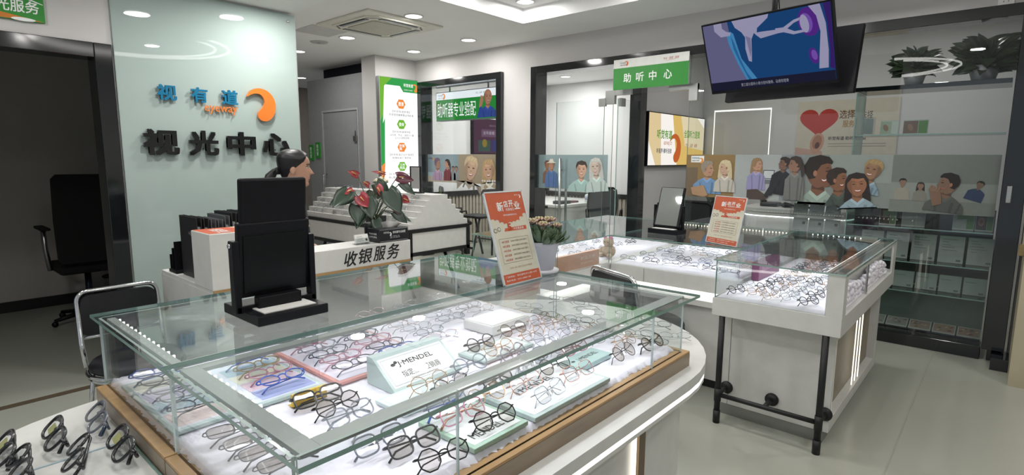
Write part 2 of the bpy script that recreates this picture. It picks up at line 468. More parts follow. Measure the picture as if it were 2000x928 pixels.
# ring of LED tubes hung in the tray, seen mirrored in the glazing
RX, RY, RZ = -1.52, 1.97, 2.70
t = thing('ring_pendant', 'double white LED ring pendant reflected in the glazing above the shelves', 'pendant light', (RX, RY, RZ))
for rr in (0.94, 0.80):
    MB().tube([(RX + rr * math.cos(2 * PI * i / 72), RY + rr * math.sin(2 * PI * i / 72), RZ) for i in range(72)], 0.012, LED, 8, True).build('light_tube', t)
for a in (0.4, 2.5, 4.6): MB().tube([(RX + 0.87 * math.cos(a), RY + 0.87 * math.sin(a), RZ), (RX + 0.3 * math.cos(a), RY + 0.3 * math.sin(a), 3.07)], 0.004, STEEL, 6).build('suspension_wire', t)
for a in (0.4, 2.5, 4.6): MB().tube([(RX + 0.80 * math.cos(a), RY + 0.80 * math.sin(a), RZ), (RX + 0.94 * math.cos(a), RY + 0.94 * math.sin(a), RZ)], 0.006, STEEL, 6).build('spoke', t)
# ------------------------------------------------------------------ ceiling fittings
def aircon():
    cx, cy, h = -5.27, 3.79, 0.485
    t = thing('ceiling_air_conditioner', 'white square four-way cassette air conditioner flush in the ceiling', 'air conditioner', (cx, cy, CZ))
    ACW = mat('aircon_plastic', 'DEDBD0', 0.4); DK = mat('aircon_slot', '2A2B2C', 0.6)
    mb = MB(); mb.box(cx - h, cx + h, cy - h, cy + h, CZ - 0.022, CZ, ACW, 0.008)
    fr = Fr((cx, cy, CZ), (1, 0, 0), (0, -1, 0))
    def octo(a, c): return [(-a + c, -a), (a - c, -a), (a, -a + c), (a, a - c), (a - c, a), (-a + c, a), (-a, a - c), (-a, -a + c)]
    mb.prism(fr, octo(0.40, 0.10), 0.022, 0.034, ACW)
    mb.build('panel', t)
    mb = MB(); GR = mat('aircon_grille', 'BAB7AA', 0.6)
    mb.prism(fr, octo(0.255, 0.03), 0.034, 0.043, GR)
    for i in range(22): mb.pbox(fr, -0.245, 0.245, -0.245 + i * 0.0228, -0.239 + i * 0.0228, 0.043, 0.046, ACW)
    mb.build('intake_grille', t)
    for k in range(4):
        c, s_ = math.cos(k * PI / 2), math.sin(k * PI / 2)
        f2 = Fr((cx, cy, CZ), (c, s_, 0), (s_, -c, 0))
        mb = MB(); mb.pbox(f2, -0.24, 0.24, 0.30, 0.365, 0.030, 0.0355, DK)
        mb.prism(f2, [(-0.235, 0.308), (0.235, 0.308), (0.235, 0.345), (-0.235, 0.345)], 0.036, 0.041, GREY)
        mb.build('louver', t)
        mb = MB(); mb.prism(f2, [(0.27, 0.37), (0.37, 0.27), (0.355, 0.255), (0.255, 0.355)], 0.030, 0.036, mat('aircon_corner', '77756E', 0.5)); mb.build('corner_cover', t)
aircon()
t = thing('ceiling_speaker', 'small round white speaker grille in the ceiling beside the air conditioner', 'speaker', (-6.62, 3.84, CZ))
MB().lathe([(1e-6, -0.012), (0.085, -0.012), (0.10, -0.008), (0.11, 0)], (-6.62, 3.84, CZ), mat('speaker_grille', 'B9B9B8', 0.6)).build('grille', t)
MB().lathe([(1e-6, -0.014), (0.02, -0.014), (0.02, -0.011)], (-6.62, 3.84, CZ), GREY).build('badge', t)
tag(MB().box(-6.25, -5.80, 3.3, 3.75, CZ - 0.006, CZ, mat('hatch_white', 'CDCCCB', 0.6), 0.002).build('access_panel'), 'square white access hatch in the ceiling left of the air conditioner', 'hatch')
# ------------------------------------------------------------------ frosted glass panel with the shop's 3D letters
PALEGLASS = mat('back_painted_glass', 'A3B2AE', 0.015, var=0.01, scale=1.5, spec=0.45)
t = thing('glass_wall_panel', 'tall pale green back-painted glass panel right of the dark doorway', 'wall panel', (-4.38, 1.71, 0))
MB().box(-4.38, -4.366, 1.09, 2.33, 0.0, 2.605, PALEGLASS, 0.004).build('panel', t)
mb = MB(); mb.lathe([(0.011, 0), (0.011, 0.012), (1e-6, 0.014)], (-4.366, 2.27, 2.55), CHROME, 12, True, Matrix.Rotation(PI / 2, 4, 'Y')); mb.build('fixing', t)
LX = -4.352
def sign3d(name, label, chars, m, group, z0, z1, bold, th):
    for (ch, y0, y1) in chars:
        mb = MB(); mb.text(side(0, 0, LX), ch, y0, y1, z0, z1, 0, m, bold, th)
        for dz in (0.25, 0.75): mb.box(-4.366, LX, (y0 + y1) / 2 - 0.003, (y0 + y1) / 2 + 0.003, z0 + (z1 - z0) * dz, z0 + (z1 - z0) * dz + 0.006, m)
        tag(mb.build(name), label % ch, 'sign letter', group)
BLUEL = mat('acrylic_blue', '1B6E93', 0.12, coat=0.6); ORANGEL = mat('acrylic_orange', 'E07B33', 0.12, coat=0.6)
BLKL = mat('acrylic_black', '0D0F12', 0.1, coat=0.6)
sign3d('sign_letter', 'raised blue acrylic character %s in the upper row on the glass panel', [('视', 1.31, 1.43), ('有', 1.52, 1.63), ('道', 1.725, 1.84)], BLUEL, 'blue sign letters', 1.875, 1.98, 0.04, 0.014)
sign3d('sign_letter', 'large raised black acrylic character %s in the lower row on the glass panel', [('视', 1.20, 1.42), ('光', 1.48, 1.68), ('中', 1.74, 1.95), ('心', 2.0, 2.22)], BLKL, 'black sign letters', 1.505, 1.68, 0.05, 0.022)
mb = MB(); mb.text(side(0, 0, LX), 'eyeway', 1.605, 1.83, 1.80, 1.86, 0, ORANGEL, 0.0, 0.01); mb.box(-4.366, LX, 1.70, 1.705, 1.825, 1.83, ORANGEL)
tag(mb.build('sign_word'), 'small orange eyeway word below the blue characters', 'sign lettering')
mb = MB(); swoosh(mb, side(0, 0, LX), 2.01, 1.89, 0.245, 0, ORANGEL, 0.02); mb.box(-4.366, LX, 2.08, 2.085, 1.86, 1.865, ORANGEL)
tag(mb.build('sign_emblem'), 'orange glossy droplet emblem right of the blue characters', 'sign emblem')
# green sign above the door
GREEN = mat('sign_green', '2F8A35', 0.35)
t = thing('door_sign', 'green sign with white characters above the dark doorway, cut by the photo edge', 'sign', (-4.38, 0.56, 2.27))
MB().box(-4.38, -4.36, 0.30, 0.76, 2.272, 2.47, GREEN, 0.002).build('board', t)
fr = side(0, 0, -4.36); mb = MB()
mb.text(fr, '验光服务', 0.475, 0.735, 2.315, 2.385, 0.001, INKWHITE, 0.02)
mb.poly(fr, [(0.30, 2.43), (0.62, 2.41), (0.755, 2.372), (0.755, 2.376), (0.63, 2.42), (0.30, 2.44)], 0.001, INKWHITE); mb.build('lettering', t)
mb = MB(); mb.poly(fr, [(0.30, 2.275), (0.755, 2.275), (0.66, 2.29), (0.50, 2.315), (0.30, 2.32)], 0.001, mat('ink_orange', 'C97A2E', 0.5))
mb.poly(fr, ellipse(0.66, 2.278, 0.055, 0.010), 0.002, INKWHITE); mb.build('wave', t)
# ------------------------------------------------------------------ grey service cabinet beyond the passage
CABG = mat('service_cabinet_grey', '8F9193', 0.3, spec=0.6)
t = thing('service_cabinet', 'tall grey panelled closet wall with a flush door beyond the stepped display', 'closet', (-7.9, 4.8, 0))
mb = MB(); mb.box(-8.69, -7.14, 4.80, 5.6, 0, 2.71, CABG); mb.build('body', t)
mb = MB(); fr = front(0, 0, 4.80)
for (x0, x1, z0, z1) in ((-8.27, -7.25, 2.19, 2.22), (-8.27, -8.24, 0, 2.19), (-7.28, -7.25, 0, 2.19)): mb.pbox(fr, x0, x1, z0, z1, 0, 0.015, mat('closet_casing', 'A5A7A8', 0.3))
mb.build('casing', t)
d = MB().pbox(fr, -8.22, -7.30, 0.02, 2.16, 0, 0.008, CABG).build('door', t)
mb = MB(); mb.tube([(-8.18, 4.79, 0.95), (-8.18, 4.73, 0.97), (-8.18, 4.73, 1.21), (-8.18, 4.79, 1.23)], 0.012, CHROME, 8); mb.build('door_handle', d)
mb = MB(); mb.box(-7.37, -7.29, 4.765, 4.80, 1.73, 1.81, STEEL); mb.tube([(-7.33, 4.78, 1.80), (-7.33, 4.78, 1.89)], 0.006, BLACKMATT, 6); mb.build('latch', d)
MB().box(-8.69, -7.14, 5.1, 5.6, 2.71, 2.92, mat('void_dark', '1C1F2A', 0.9)).build('void_block', kind='structure')  # dark void over the closet: a solid block with the darkness in its colour
for (x, y, z, y_, lab) in ((-8.42, 4.8, 1.60, 4.799, 'small green notice with white characters on the grey closet'), (-8.63, 4.8, 1.56, 4.799, 'small green notice at the far left edge of the grey closet')):
    t = thing('green_notice', lab, 'notice', (x, y, z))
    fr = front(x, z, y_); MB().pbox(fr, -0.065, 0.065, -0.12, 0.13, 0.0, 0.02, GREEN).build('board', t)
    mb = MB(); mb.text(fr, '验\n光\n室', -0.03, 0.03, -0.08, 0.10, 0.021, INKWHITE, 0.02); mb.build('lettering', t)
# ------------------------------------------------------------------ wall outlet
t = thing('wall_outlet', 'white wall socket above the glazing at the top right', 'socket', (-0.135, W1, 2.66))
fr = front(-0.135, 2.66, W1)
MB().pbox(fr, -0.045, 0.045, -0.055, 0.05, 0, 0.01, TRIMW).build('plate', t)
mb = MB()
for (x, y) in ((-0.013, -0.03), (0.013, -0.03), (0, -0.012)): mb.pbox(fr, x - 0.002, x + 0.002, y - 0.005, y + 0.005, 0.0101, 0.0106, INKBLACK)
mb.build('contact_slot', t)
# ================================================================== printed pictures: flat figures in layers
def ink(c):
    return mat('ink_' + c, c, 0.55, var=0.03, scale=30)
E3 = 0.0006
def figure(mb, fr, x, y, r, skin, hair, shirt, d, look=0.0, hairstyle='short', body=True, tilt=0.0, smile=True, bw=2.1, bh=3.2, detail=True, ink=None):
    ink = ink or globals()['ink']
    """head (half height r) at x,y; look -1 = profile left, 0 = frontal, 1 = profile right"""
    S, H, C = ink(skin), ink(hair), ink(shirt)
    ca, sa = math.cos(tilt), math.sin(tilt)
    def q(pts): return [(x + (px * ca - py * sa) * r, y + (px * sa + py * ca) * r) for px, py in pts]
    def P(pts, k, m): mb.poly(fr, q(pts), d + k * E3, m)
    hw = 0.76
    if hairstyle == 'long':
        P([(-0.9, 0.4), (-0.98, -0.4), (-1.05, -1.4), (-0.75, -1.9), (0.0, -1.6), (0.75, -1.9), (1.05, -1.4), (0.98, -0.4), (0.9, 0.4), (0.55, 1.0), (0, 1.16), (-0.55, 1.0)][::1], 0, H)
    if hairstyle == 'tail':
        s_ = -1 if look >= 0 else 1
        P([(0.3 * s_, 0.7), (0.85 * s_, 0.55), (1.15 * s_, -0.2), (1.2 * s_, -1.3), (0.95 * s_, -2.1), (0.75 * s_, -1.0), (0.5 * s_, 0.0)], 0, H)
    if body:
        P([(-0.36, -0.5), (0.36, -0.5), (0.42, -1.5), (-0.42, -1.5)], 1, S)
        P([(-0.45, -1.15), (0, -1.55), (0.45, -1.15), (bw * 0.62, -1.5), (bw, -2.1), (bw * 1.08, -1.1 - bh), (-bw * 1.08, -1.1 - bh), (-bw, -2.1), (-bw * 0.62, -1.5)], 2, C)
    ring = []
    for i in range(32):
        a = 2 * PI * i / 32; cx, cy = hw * math.sin(a), math.cos(a)
        if cy < 0: cx *= (1 - 0.28 * (-cy) ** 1.5)
        ring.append((cx, cy))
    P(ring, 3, S)
    if abs(look) > 0.6:                       # nose and chin of a profile
        s_ = 1 if look > 0 else -1
        P([(0.62 * s_, 0.25), (0.74 * s_, 0.1), (0.93 * s_, -0.22), (0.76 * s_, -0.32), (0.78 * s_, -0.5), (0.70 * s_, -0.62), (0.66 * s_, -0.9), (0.3 * s_, -0.95), (0.4 * s_, 0.0)], 3.2, S)
    def tone(c, k):
        return ink('%02X%02X%02X' % tuple(max(0, min(255, int(int(c[i:i + 2], 16) * k))) for i in (0, 2, 4)))
    if detail and abs(look) < 0.6:             # printed modelling of the face: a darker cheek, lighter brow and nose, neck
        side_ = 1 if look <= 0 else -1
        cr = [(side_ * hw * math.sin(a) * (1 if math.cos(a) > 0 else 1 - 0.28 * (-math.cos(a)) ** 1.5), math.cos(a)) for a in [PI * (0.28 + 0.66 * i / 14) for i in range(15)]]
        P(cr + [(side_ * (0.40 - 0.1 * abs(y_)), y_) for y_ in (-0.75, -0.4, 0.0, 0.4)], 3.3, tone(skin, 0.84))
        P(ellipse(-side_ * 0.15, 0.50, 0.32, 0.16, 16), 3.4, tone(skin, 1.08)); P([(-0.05 + look * .45, 0.25), (0.05 + look * .45, 0.25), (0.08 + look * .5, -0.15), (-0.04 + look * .5, -0.15)], 3.5, tone(skin, 1.08))
    if detail and body:
        P([(-0.34, -0.78), (0.34, -0.78), (0.40, -1.18), (-0.38, -1.05)], 1.3, tone(skin, 0.72))
        for kx, kw in ((-0.55, 0.16), (0.35, 0.22), (0.8, 0.14)):
            P([(kx * bw, -1.75), (kx * bw + kw, -1.8), (kx * bw * 0.8 + kw * 1.3, -1.1 - bh), (kx * bw * 0.8, -1.1 - bh)], 2.3, tone(shirt, 0.82))
        P([(-0.45, -1.15), (0, -1.55), (0.45, -1.15), (0.55, -1.35), (0, -1.85), (-0.55, -1.35)], 2.5, tone(shirt, 1.15))
    if hairstyle != 'bald' and detail:
        for kx in (-0.35, 0.05, 0.4): P([(kx - 0.12, 0.72), (kx + 0.08, 1.0), (kx + 0.16, 0.98), (kx - 0.02, 0.70)], 4.4, tone(hair, 1.12))
    if hairstyle != 'bald':
        cap = [(-0.80, 0.05), (-0.86, 0.5), (-0.62, 0.98), (0, 1.16), (0.62, 0.98), (0.86, 0.5), (0.80, 0.05)]
        if abs(look) > 0.6:
            k = -1 if look > 0 else 1
            inner = [(-0.72 * k, 0.55), (-0.45 * k, 0.62), (-0.1 * k, 0.50), (0.12 * k, 0.1), (0.2 * k, -0.35), (0.55 * k, -0.45)]
            outer = [(0.84 * k, -0.05), (0.90 * k, 0.45), (0.64 * k, 0.98), (0, 1.16), (-0.55 * k, 1.02), (-0.78 * k, 0.72)]
            P(inner + outer, 4, H)
        else:
            o = look * 0.3
            P(cap + [(0.70, 0.30), (0.50 + o, 0.62), (0.05 + o, 0.55), (-0.4 + o, 0.66), (-0.70, 0.28)], 4, H)
    if not detail: return
    DK = ink('3A2A24')
    es = [(-0.30 + look * 0.4, 0.10), (0.30 + look * 0.4, 0.10)] if abs(look) < 0.6 else [(0.50 * (1 if look > 0 else -1), 0.10)]
    for px, py in es:
        P(ellipse(px, py, 0.13, 0.05, 10), 5, DK); P([(px - 0.18, py + 0.18), (px, py + 0.25), (px + 0.18, py + 0.17), (px, py + 0.21)], 5, H if hairstyle != 'bald' else DK)
    mx = look * 0.45
    w_ = 0.30 if abs(look) < 0.6 else 0.18
    if smile:
        P([(mx - w_, -0.40), (mx, -0.46), (mx + w_, -0.40), (mx + w_ * 0.6, -0.58), (mx, -0.64), (mx - w_ * 0.6, -0.58)], 5, ink('8E3F3A'))
        P([(mx - w_ * 0.85, -0.42), (mx, -0.47), (mx + w_ * 0.85, -0.42), (mx + w_ * 0.5, -0.52), (mx, -0.55), (mx - w_ * 0.5, -0.52)], 6, ink('EDE8E2'))
    else:
        P(ellipse(mx, -0.46, w_, 0.06, 12), 5, ink('A3605A'))
    if abs(look) < 0.6: P([(look * 0.55 - 0.1, -0.18), (look * 0.55, -0.14), (look * 0.55 + 0.1, -0.18), (look * 0.55, -0.23)], 5, ink('8A5A48'))
    else:
        k = -1 if look > 0 else 1
        P(ellipse(0.22 * k, -0.05, 0.12, 0.2, 12), 5, ink('9A6A55'))
def hexagon(x, y, r): return [(x + r * math.cos(PI / 3 * i), y + r * 0.92 * math.sin(PI / 3 * i)) for i in range(6)]

# ------------------------------------------------------------------ tall light box
def lit(c, k=1.15): return emis('lit_%s_%g' % (c, k), c, k)
t = thing('light_box', 'tall glowing light box with coloured hexagons and a green border on the wall', 'light box', (-6.78, 5.13, 0.95))
MB().box(-6.8, -6.735, 4.80, 5.49, 0.955, 2.63, mat('aluminium_frame', '9FA2A2', 0.35, 0.8), 0.003).build('frame', t)
fr = side(4.80, 0.955, -6.7345); W, Hh = 0.69, 1.675
mb = MB(); mb.rect(fr, 0.008, W - 0.008, 0.008, Hh - 0.008, 0.0005, lit('FDFDFD', 1.3)); mb.build('lit_panel', t)
mb = MB()
G1, G2, OR = lit('7CC142', 1.0), lit('3FAE5A', 0.95), lit('F0924A', 1.1)
mb.poly(fr, [(0.008, Hh - 0.008), (0.008, 0.9), (0.05, 1.0), (0.085, Hh - 0.13), (0.10, Hh - 0.11), (0.36, Hh - 0.11), (0.42, Hh - 0.19), (W - 0.008, Hh - 0.19), (W - 0.008, Hh - 0.008)], 0.001, G2)
mb.poly(fr, [(0.008, Hh - 0.008), (0.008, 1.05), (0.055, 1.15), (0.085, Hh - 0.13), (0.22, Hh - 0.008)], 0.0015, G1)
mb.poly(fr, [(0.008, 0.92), (0.008, 0.40), (0.07, 0.45), (0.085, 1.1)], 0.001, G2)
mb.poly(fr, [(0.008, 0.42), (0.008, 0.1), (0.05, 0.18), (0.075, 0.47)], 0.0012, OR)
mb.poly(fr, [(0.008, 0.13), (0.008, 0.008), (0.12, 0.008), (0.05, 0.17)], 0.0014, G1)
mb.build('border', t)
mb = MB(); NAV, GR_ = lit('2C3444', 0.6), lit('7C6C66', 0.6)
for (y, m, s_) in ((1.31, OR, '愿景'), (1.02, G1, '使命'), (0.69, OR, '价值\n观'), (0.41, G1, '工作\n作风')):
    mb.poly(fr, hexagon(0.375, y, 0.082), 0.001, m)
    k = 0.028 if '\n' not in s_ else 0.044
    mb.text(fr, s_, 0.375 - 0.048, 0.375 + 0.048, y - k, y + k, 0.002, lit('FFFFFF', 1.3), 0.02)
for (s_, x0, x1, y0, y1, m) in (('【听觉有道愿景】', 0.22, 0.53, 1.185, 1.218, GR_), ('听觉视觉健康事业领航者', 0.16, 0.60, 1.135, 1.17, NAV), ('【听觉有道使命】', 0.22, 0.53, 0.895, 0.928, GR_), ('以科技、专业、温度为力量', 0.17, 0.60, 0.85, 0.88, NAV), ('让人人耳聪目明', 0.25, 0.51, 0.81, 0.84, NAV),
    ('【听觉有道企业价值观】', 0.16, 0.58, 0.565, 0.598, GR_), ('有情有道 仁爱弥音', 0.20, 0.54, 0.52, 0.55, NAV), ('【听觉有道员工工作作风】', 0.14, 0.60, 0.285, 0.315, GR_), ('用心服务 坚守承诺 行之必果', 0.13, 0.61, 0.235, 0.27, NAV), ('专业 · 温度 · 善美', 0.33, 0.56, 0.10, 0.125, NAV)):
    mb.text(fr, s_, x0, x1, y0, y1, 0.001, m, 0.01)
mb.text(fr, '听觉有道', 0.43, 0.60, Hh - 0.115, Hh - 0.065, 0.002, lit('FFFFFF', 1.2), 0.02); mb.text(fr, '全国听力连锁', 0.43, 0.59, Hh - 0.165, Hh - 0.148, 0.002, lit('FFFFFF', 1.2), 0.0)
mb.build('lettering', t)
mb = MB(); swoosh(mb, fr, 0.635, Hh - 0.12, 0.12, 0.002, OR); mb.build('emblem', t)

# ------------------------------------------------------------------ hanging sign in the window
t = thing('hanging_sign', 'lit green and white hanging sign with a man cupping his ear, in the framed window', 'sign', (-5.95, 5.8, 2.04))
MB().box(-6.68, -5.38, 5.80, 5.90, 2.045, 2.475, mat('sign_case', '6E7376', 0.4, 0.5), 0.004).build('case', t)
fr = front(-6.68, 2.045, 5.7995); mb = MB()
mb.rect(fr, 0.01, 1.29, 0.01, 0.42, 0.0005, lit('EEF4F8', 1.15)); mb.rect(fr, 0.01, 1.29, 0.01, 0.315, 0.001, lit('2FA043', 0.72)); mb.build('lit_panel', t)
mb = MB(); mb.text(fr, '助听器专业验配', 0.03, 0.86, 0.055, 0.27, 0.0016, lit('FFFFFF', 1.15), 0.010)
mb.text(fr, '听觉有道', 0.05, 0.155, 0.365, 0.395, 0.0016, lit('35507A', 0.7), 0.01); mb.text(fr, '全国听力连锁', 0.05, 0.155, 0.335, 0.350, 0.0016, lit('333333', 0.6), 0.0)
mb.text(fr, '专业 · 温度 · 善美', 0.86, 1.06, 0.36, 0.385, 0.0016, lit('444444', 0.7), 0.0, shear=0.3); mb.build('lettering', t)
mb = MB(); swoosh(mb, fr, 0.17, 0.363, 0.09, 0.0016, OR); mb.build('emblem', t)
mb = MB(); figure(mb, fr, 1.10, 0.30, 0.105, 'C58E73', '6A4A3A', '3A55A8', 0.002, 0.35, 'bald', True, 0.0, True, 1.75, 1.55, True, lambda c: lit(c, 0.75))
mb.poly(fr, [(0.885, 0.02), (0.94, 0.17), (0.98, 0.19), (1.0, 0.12), (0.98, 0.02)], 0.0045, lit('3A55A8', 0.75)); mb.poly(fr, [(0.93, 0.16), (0.945, 0.27), (0.98, 0.31), (1.02, 0.27), (0.985, 0.18)], 0.005, lit('C58E73', 0.75))
for i in range(3): mb.poly(fr, [(0.955 + i * 0.014, 0.29), (0.965 + i * 0.02, 0.335 - i * 0.006), (0.978 + i * 0.02, 0.33 - i * 0.006), (0.972 + i * 0.014, 0.285)], 0.0052, lit('C58E73', 0.75))
mb.build('picture', t)
for x in (-6.42, -5.62): MB().tube([(x, 5.85, 2.47), (x, 5.85, 2.92)], 0.012, GREY, 8).build('hanger_rod', t)
# purple screen on the side wall
t = thing('wall_display', 'dim purple wall display inside the framed window, below the hanging sign', 'display', (-6.97, 7.3, 1.56))
MB().box(-7.0, -6.93, 6.84, 7.92, 1.56, 2.17, BLACK, 0.004).build('housing', t)
fr = side(6.84, 1.56, -6.9295); mb = MB()
mb.rect(fr, 0.015, 1.065, 0.015, 0.595, 0.0005, lit('6B4A60', 0.6)); mb.rect(fr, 0.2, 1.0, 0.30, 0.43, 0.001, lit('8C6A86', 0.6))
mb.rect(fr, 0.12, 0.42, 0.05, 0.24, 0.001, lit('5E7A70', 0.5)); mb.rect(fr, 0.46, 0.70, 0.05, 0.25, 0.001, lit('50508F', 0.6)); mb.rect(fr, 0.74, 1.0, 0.05, 0.25, 0.001, lit('50508F', 0.6))
mb.poly(fr, ellipse(0.28, 0.19, 0.06, 0.07), 0.0015, lit('B59A4A', 0.6)); mb.build('screen', t)
mb = MB(); mb.text(fr, '全年套餐 低至享受5折', 0.24, 0.95, 0.34, 0.40, 0.002, lit('D8C8DA', 0.6), 0.02); mb.text(fr, '限时优惠', 0.4, 0.75, 0.48, 0.51, 0.002, lit('B8A0B4', 0.6), 0.0); mb.build('lettering', t)

# ------------------------------------------------------------------ sign over the glass door
t = thing('door_sign', 'green and white sign on the glass above the hearing room doorway', 'sign', (-2.90, 5.43, 2.235))
fr = front(-3.325, 2.235, 5.436); MB().pbox(fr, 0, 0.855, 0, 0.315, 0, 0.012, mat('sign_white', 'DEDFDB', 0.4)).build('board', t)
mb = MB(); mb.rect(fr, 0, 0.855, 0, 0.225, 0.0126, GREEN); mb.build('green_field', t)
mb = MB(); mb.text(fr, '助', 0.125, 0.215, 0.07, 0.165, 0.0135, INKWHITE, 0.025); mb.text(fr, '听', 0.275, 0.365, 0.07, 0.165, 0.0135, INKWHITE, 0.025)
mb.text(fr, '中', 0.425, 0.51, 0.07, 0.165, 0.0135, INKWHITE, 0.025); mb.text(fr, '心', 0.59, 0.68, 0.07, 0.165, 0.0135, INKWHITE, 0.025)
mb.text(fr, '听觉有道', 0.08, 0.145, 0.265, 0.285, 0.0128, ink('4A5A6A'), 0.01); mb.text(fr, '全国听力连锁', 0.08, 0.145, 0.248, 0.258, 0.0128, INKBLACK); mb.text(fr, '专业 · 温度 · 善美', 0.58, 0.75, 0.262, 0.285, 0.0128, ink('B4502F'), 0.0, shear=0.3)
mb.poly(fr, [(0.57, 0.248), (0.68, 0.254), (0.75, 0.262), (0.68, 0.257)], 0.0128, ink('B4502F')); mb.build('lettering', t)
mb = MB(); swoosh(mb, fr, 0.155, 0.268, 0.05, 0.0128, ink('D0692C')); mb.build('emblem', t)

# ------------------------------------------------------------------ printed films on the glazing (eye level)
def film(name, label, x0, x1, z0, z1, y, bgcol, alpha_tint, draw):
    t = thing(name, label, 'window film', ((x0 + x1) / 2, y, z0), 'printed films on the glazing')
    fr = front(x0, z0, y)
    mb = MB(); mb.pbox(fr, 0, x1 - x0, 0, z1 - z0, 0, 0.0006, glass('film_' + bgcol, 'D8DEDE', 0.03, film=bgcol, filmfac=alpha_tint)); mb.build('film', t)
    mb = MB(); draw(mb, fr, x1 - x0, z1 - z0); mb.build('picture', t)
    return t
D0 = 0.0012
def d_win(mb, fr, w, h):
    mb.rect(fr, 0, 0.62, 0, h * 0.35, D0, ink('8FA9B4')); mb.poly(fr, [(0, 0), (0.62, 0), (0.62, 0.05), (0, 0.09)], D0 + E3, ink('A9A391'))
    figure(mb, fr, 0.22, 0.27, 0.075, '9C7868', '6A5568', 'A58AA6', D0 + 2 * E3, 0.7, 'short', True, 0, False, 1.4, 2.2)
    figure(mb, fr, 0.44, 0.27, 0.06, 'B58770', '2E2220', '742F38', D0 + 2 * E3, -0.7, 'tail', True, 0, False, 1.35, 3.0)
    for x in (0.56, 0.63): figure(mb, fr, x, 0.20, 0.035, '8E7264', '3B3230', '7C8389', D0 + 2 * E3, -0.5, 'short', True, 0, False, 1.5, 3.6, False)
    mb.rect(fr, 0.68, w, 0, h, D0 + 8 * E3, ink('8F8470'))
    figure(mb, fr, 0.93, 0.205, 0.160, 'B39680', 'B7A585', '8B8478', D0 + 9 * E3, 0.1, 'short', True, -0.15, True, 1.5, 0.25)
    figure(mb, fr, 1.28, 0.19, 0.135, 'B09078', 'A58B66', 'B9B6AA', D0 + 18 * E3, -0.1, 'long', True, 0.1, True, 1.2, 0.2)
    mb.text(fr, '专业·温度·善美', 1.15, 1.42, 0.03, 0.06, D0 + 27 * E3, INKWHITE); mb.text(fr, '听觉有道', 0.02, 0.10, 0.335, 0.36, D0 + E3, ink('55616B'))
    swoosh(mb, fr, 0.125, 0.335, 0.05, D0 + E3, ink('C9844F'))
film('window_film', 'printed film with two large smiling faces and two women, in the framed window', -6.58, -5.10, 1.14, 1.545, 5.534, '8FA3AC', 0.62, d_win)
def d_left(mb, fr, w, h):
    figure(mb, fr, 0.13, 0.285, 0.05, '8C6650', '5A4030', '7A5C46', D0, 0.4, 'short', True, 0, False, 1.3, 3.4)
    figure(mb, fr, 0.20, 0.285, 0.055, 'A87F66', '5E5348', '4F6C9A', D0 + 8 * E3, -0.2, 'short', True, 0, False, 1.7, 3.8)
    mb.poly(fr, [(0.12, 0.31), (0.28, 0.31), (0.24, 0.325), (0.22, 0.36), (0.18, 0.36), (0.16, 0.325)], D0 + 16 * E3, ink('CFCBBE'))
    figure(mb, fr, 0.64, 0.235, 0.095, 'C4A08A', '3E342E', '9FBDB9', D0, 0.05, 'short', True, 0, True, 1.9, 1.6)
    figure(mb, fr, 0.84, 0.27, 0.095, 'BFAFA2', 'BBBDB8', 'B5C6C2', D0 + 8 * E3, -0.2, 'long', True, 0.1, True, 1.5, 1.9)
film('window_film', 'printed film with a dark-haired boy and an older woman, on the closed glass door', -4.415, -3.42, 1.13, 1.54, 5.512, '9CB3B6', 0.5, d_left)
def d_brown(mb, fr, w, h):
    mb.rect(fr, 0, w, 0, h, D0, ink('8A7148')); mb.rect(fr, 0, 0.12, 0, h * 0.7, D0 + E3, ink('6E5F4A'))
    mb.rect(fr, 0.045, 0.18, 0.345, 0.41, D0 + E3, INKWHITE); mb.text(fr, '听觉有道', 0.055, 0.13, 0.38, 0.398, D0 + 2 * E3, ink('4C86A8')); mb.text(fr, '全国听力连锁', 0.055, 0.13, 0.358, 0.368, D0 + 2 * E3, INKBLACK); swoosh(mb, fr, 0.15, 0.362, 0.055, D0 + 2 * E3, ink('E0913C'))
    figure(mb, fr, 0.22, 0.28, 0.075, 'B08A70', '8E8578', '6E91B8', D0 + 2 * E3, 0.75, 'short', True, 0, False, 1.85, 2.2)
    figure(mb, fr, 0.40, 0.295, 0.068, 'C0A08A', 'C9BC98', 'BDB9AE', D0 + 10 * E3, -0.7, 'long', True, 0, True, 1.45, 2.4)
    mb.poly(fr, [(0.06, 0.09), (0.19, 0.12), (0.24, 0.02), (0.20, 0.0), (0.08, 0.02)], D0 + 18 * E3, ink('A98868'))
film('window_film', 'printed film of a man in blue and a blond woman on brown, on the glazing', -2.49, -2.0, 1.12, 1.542, 5.534, '8A7148', 0.85, d_brown)
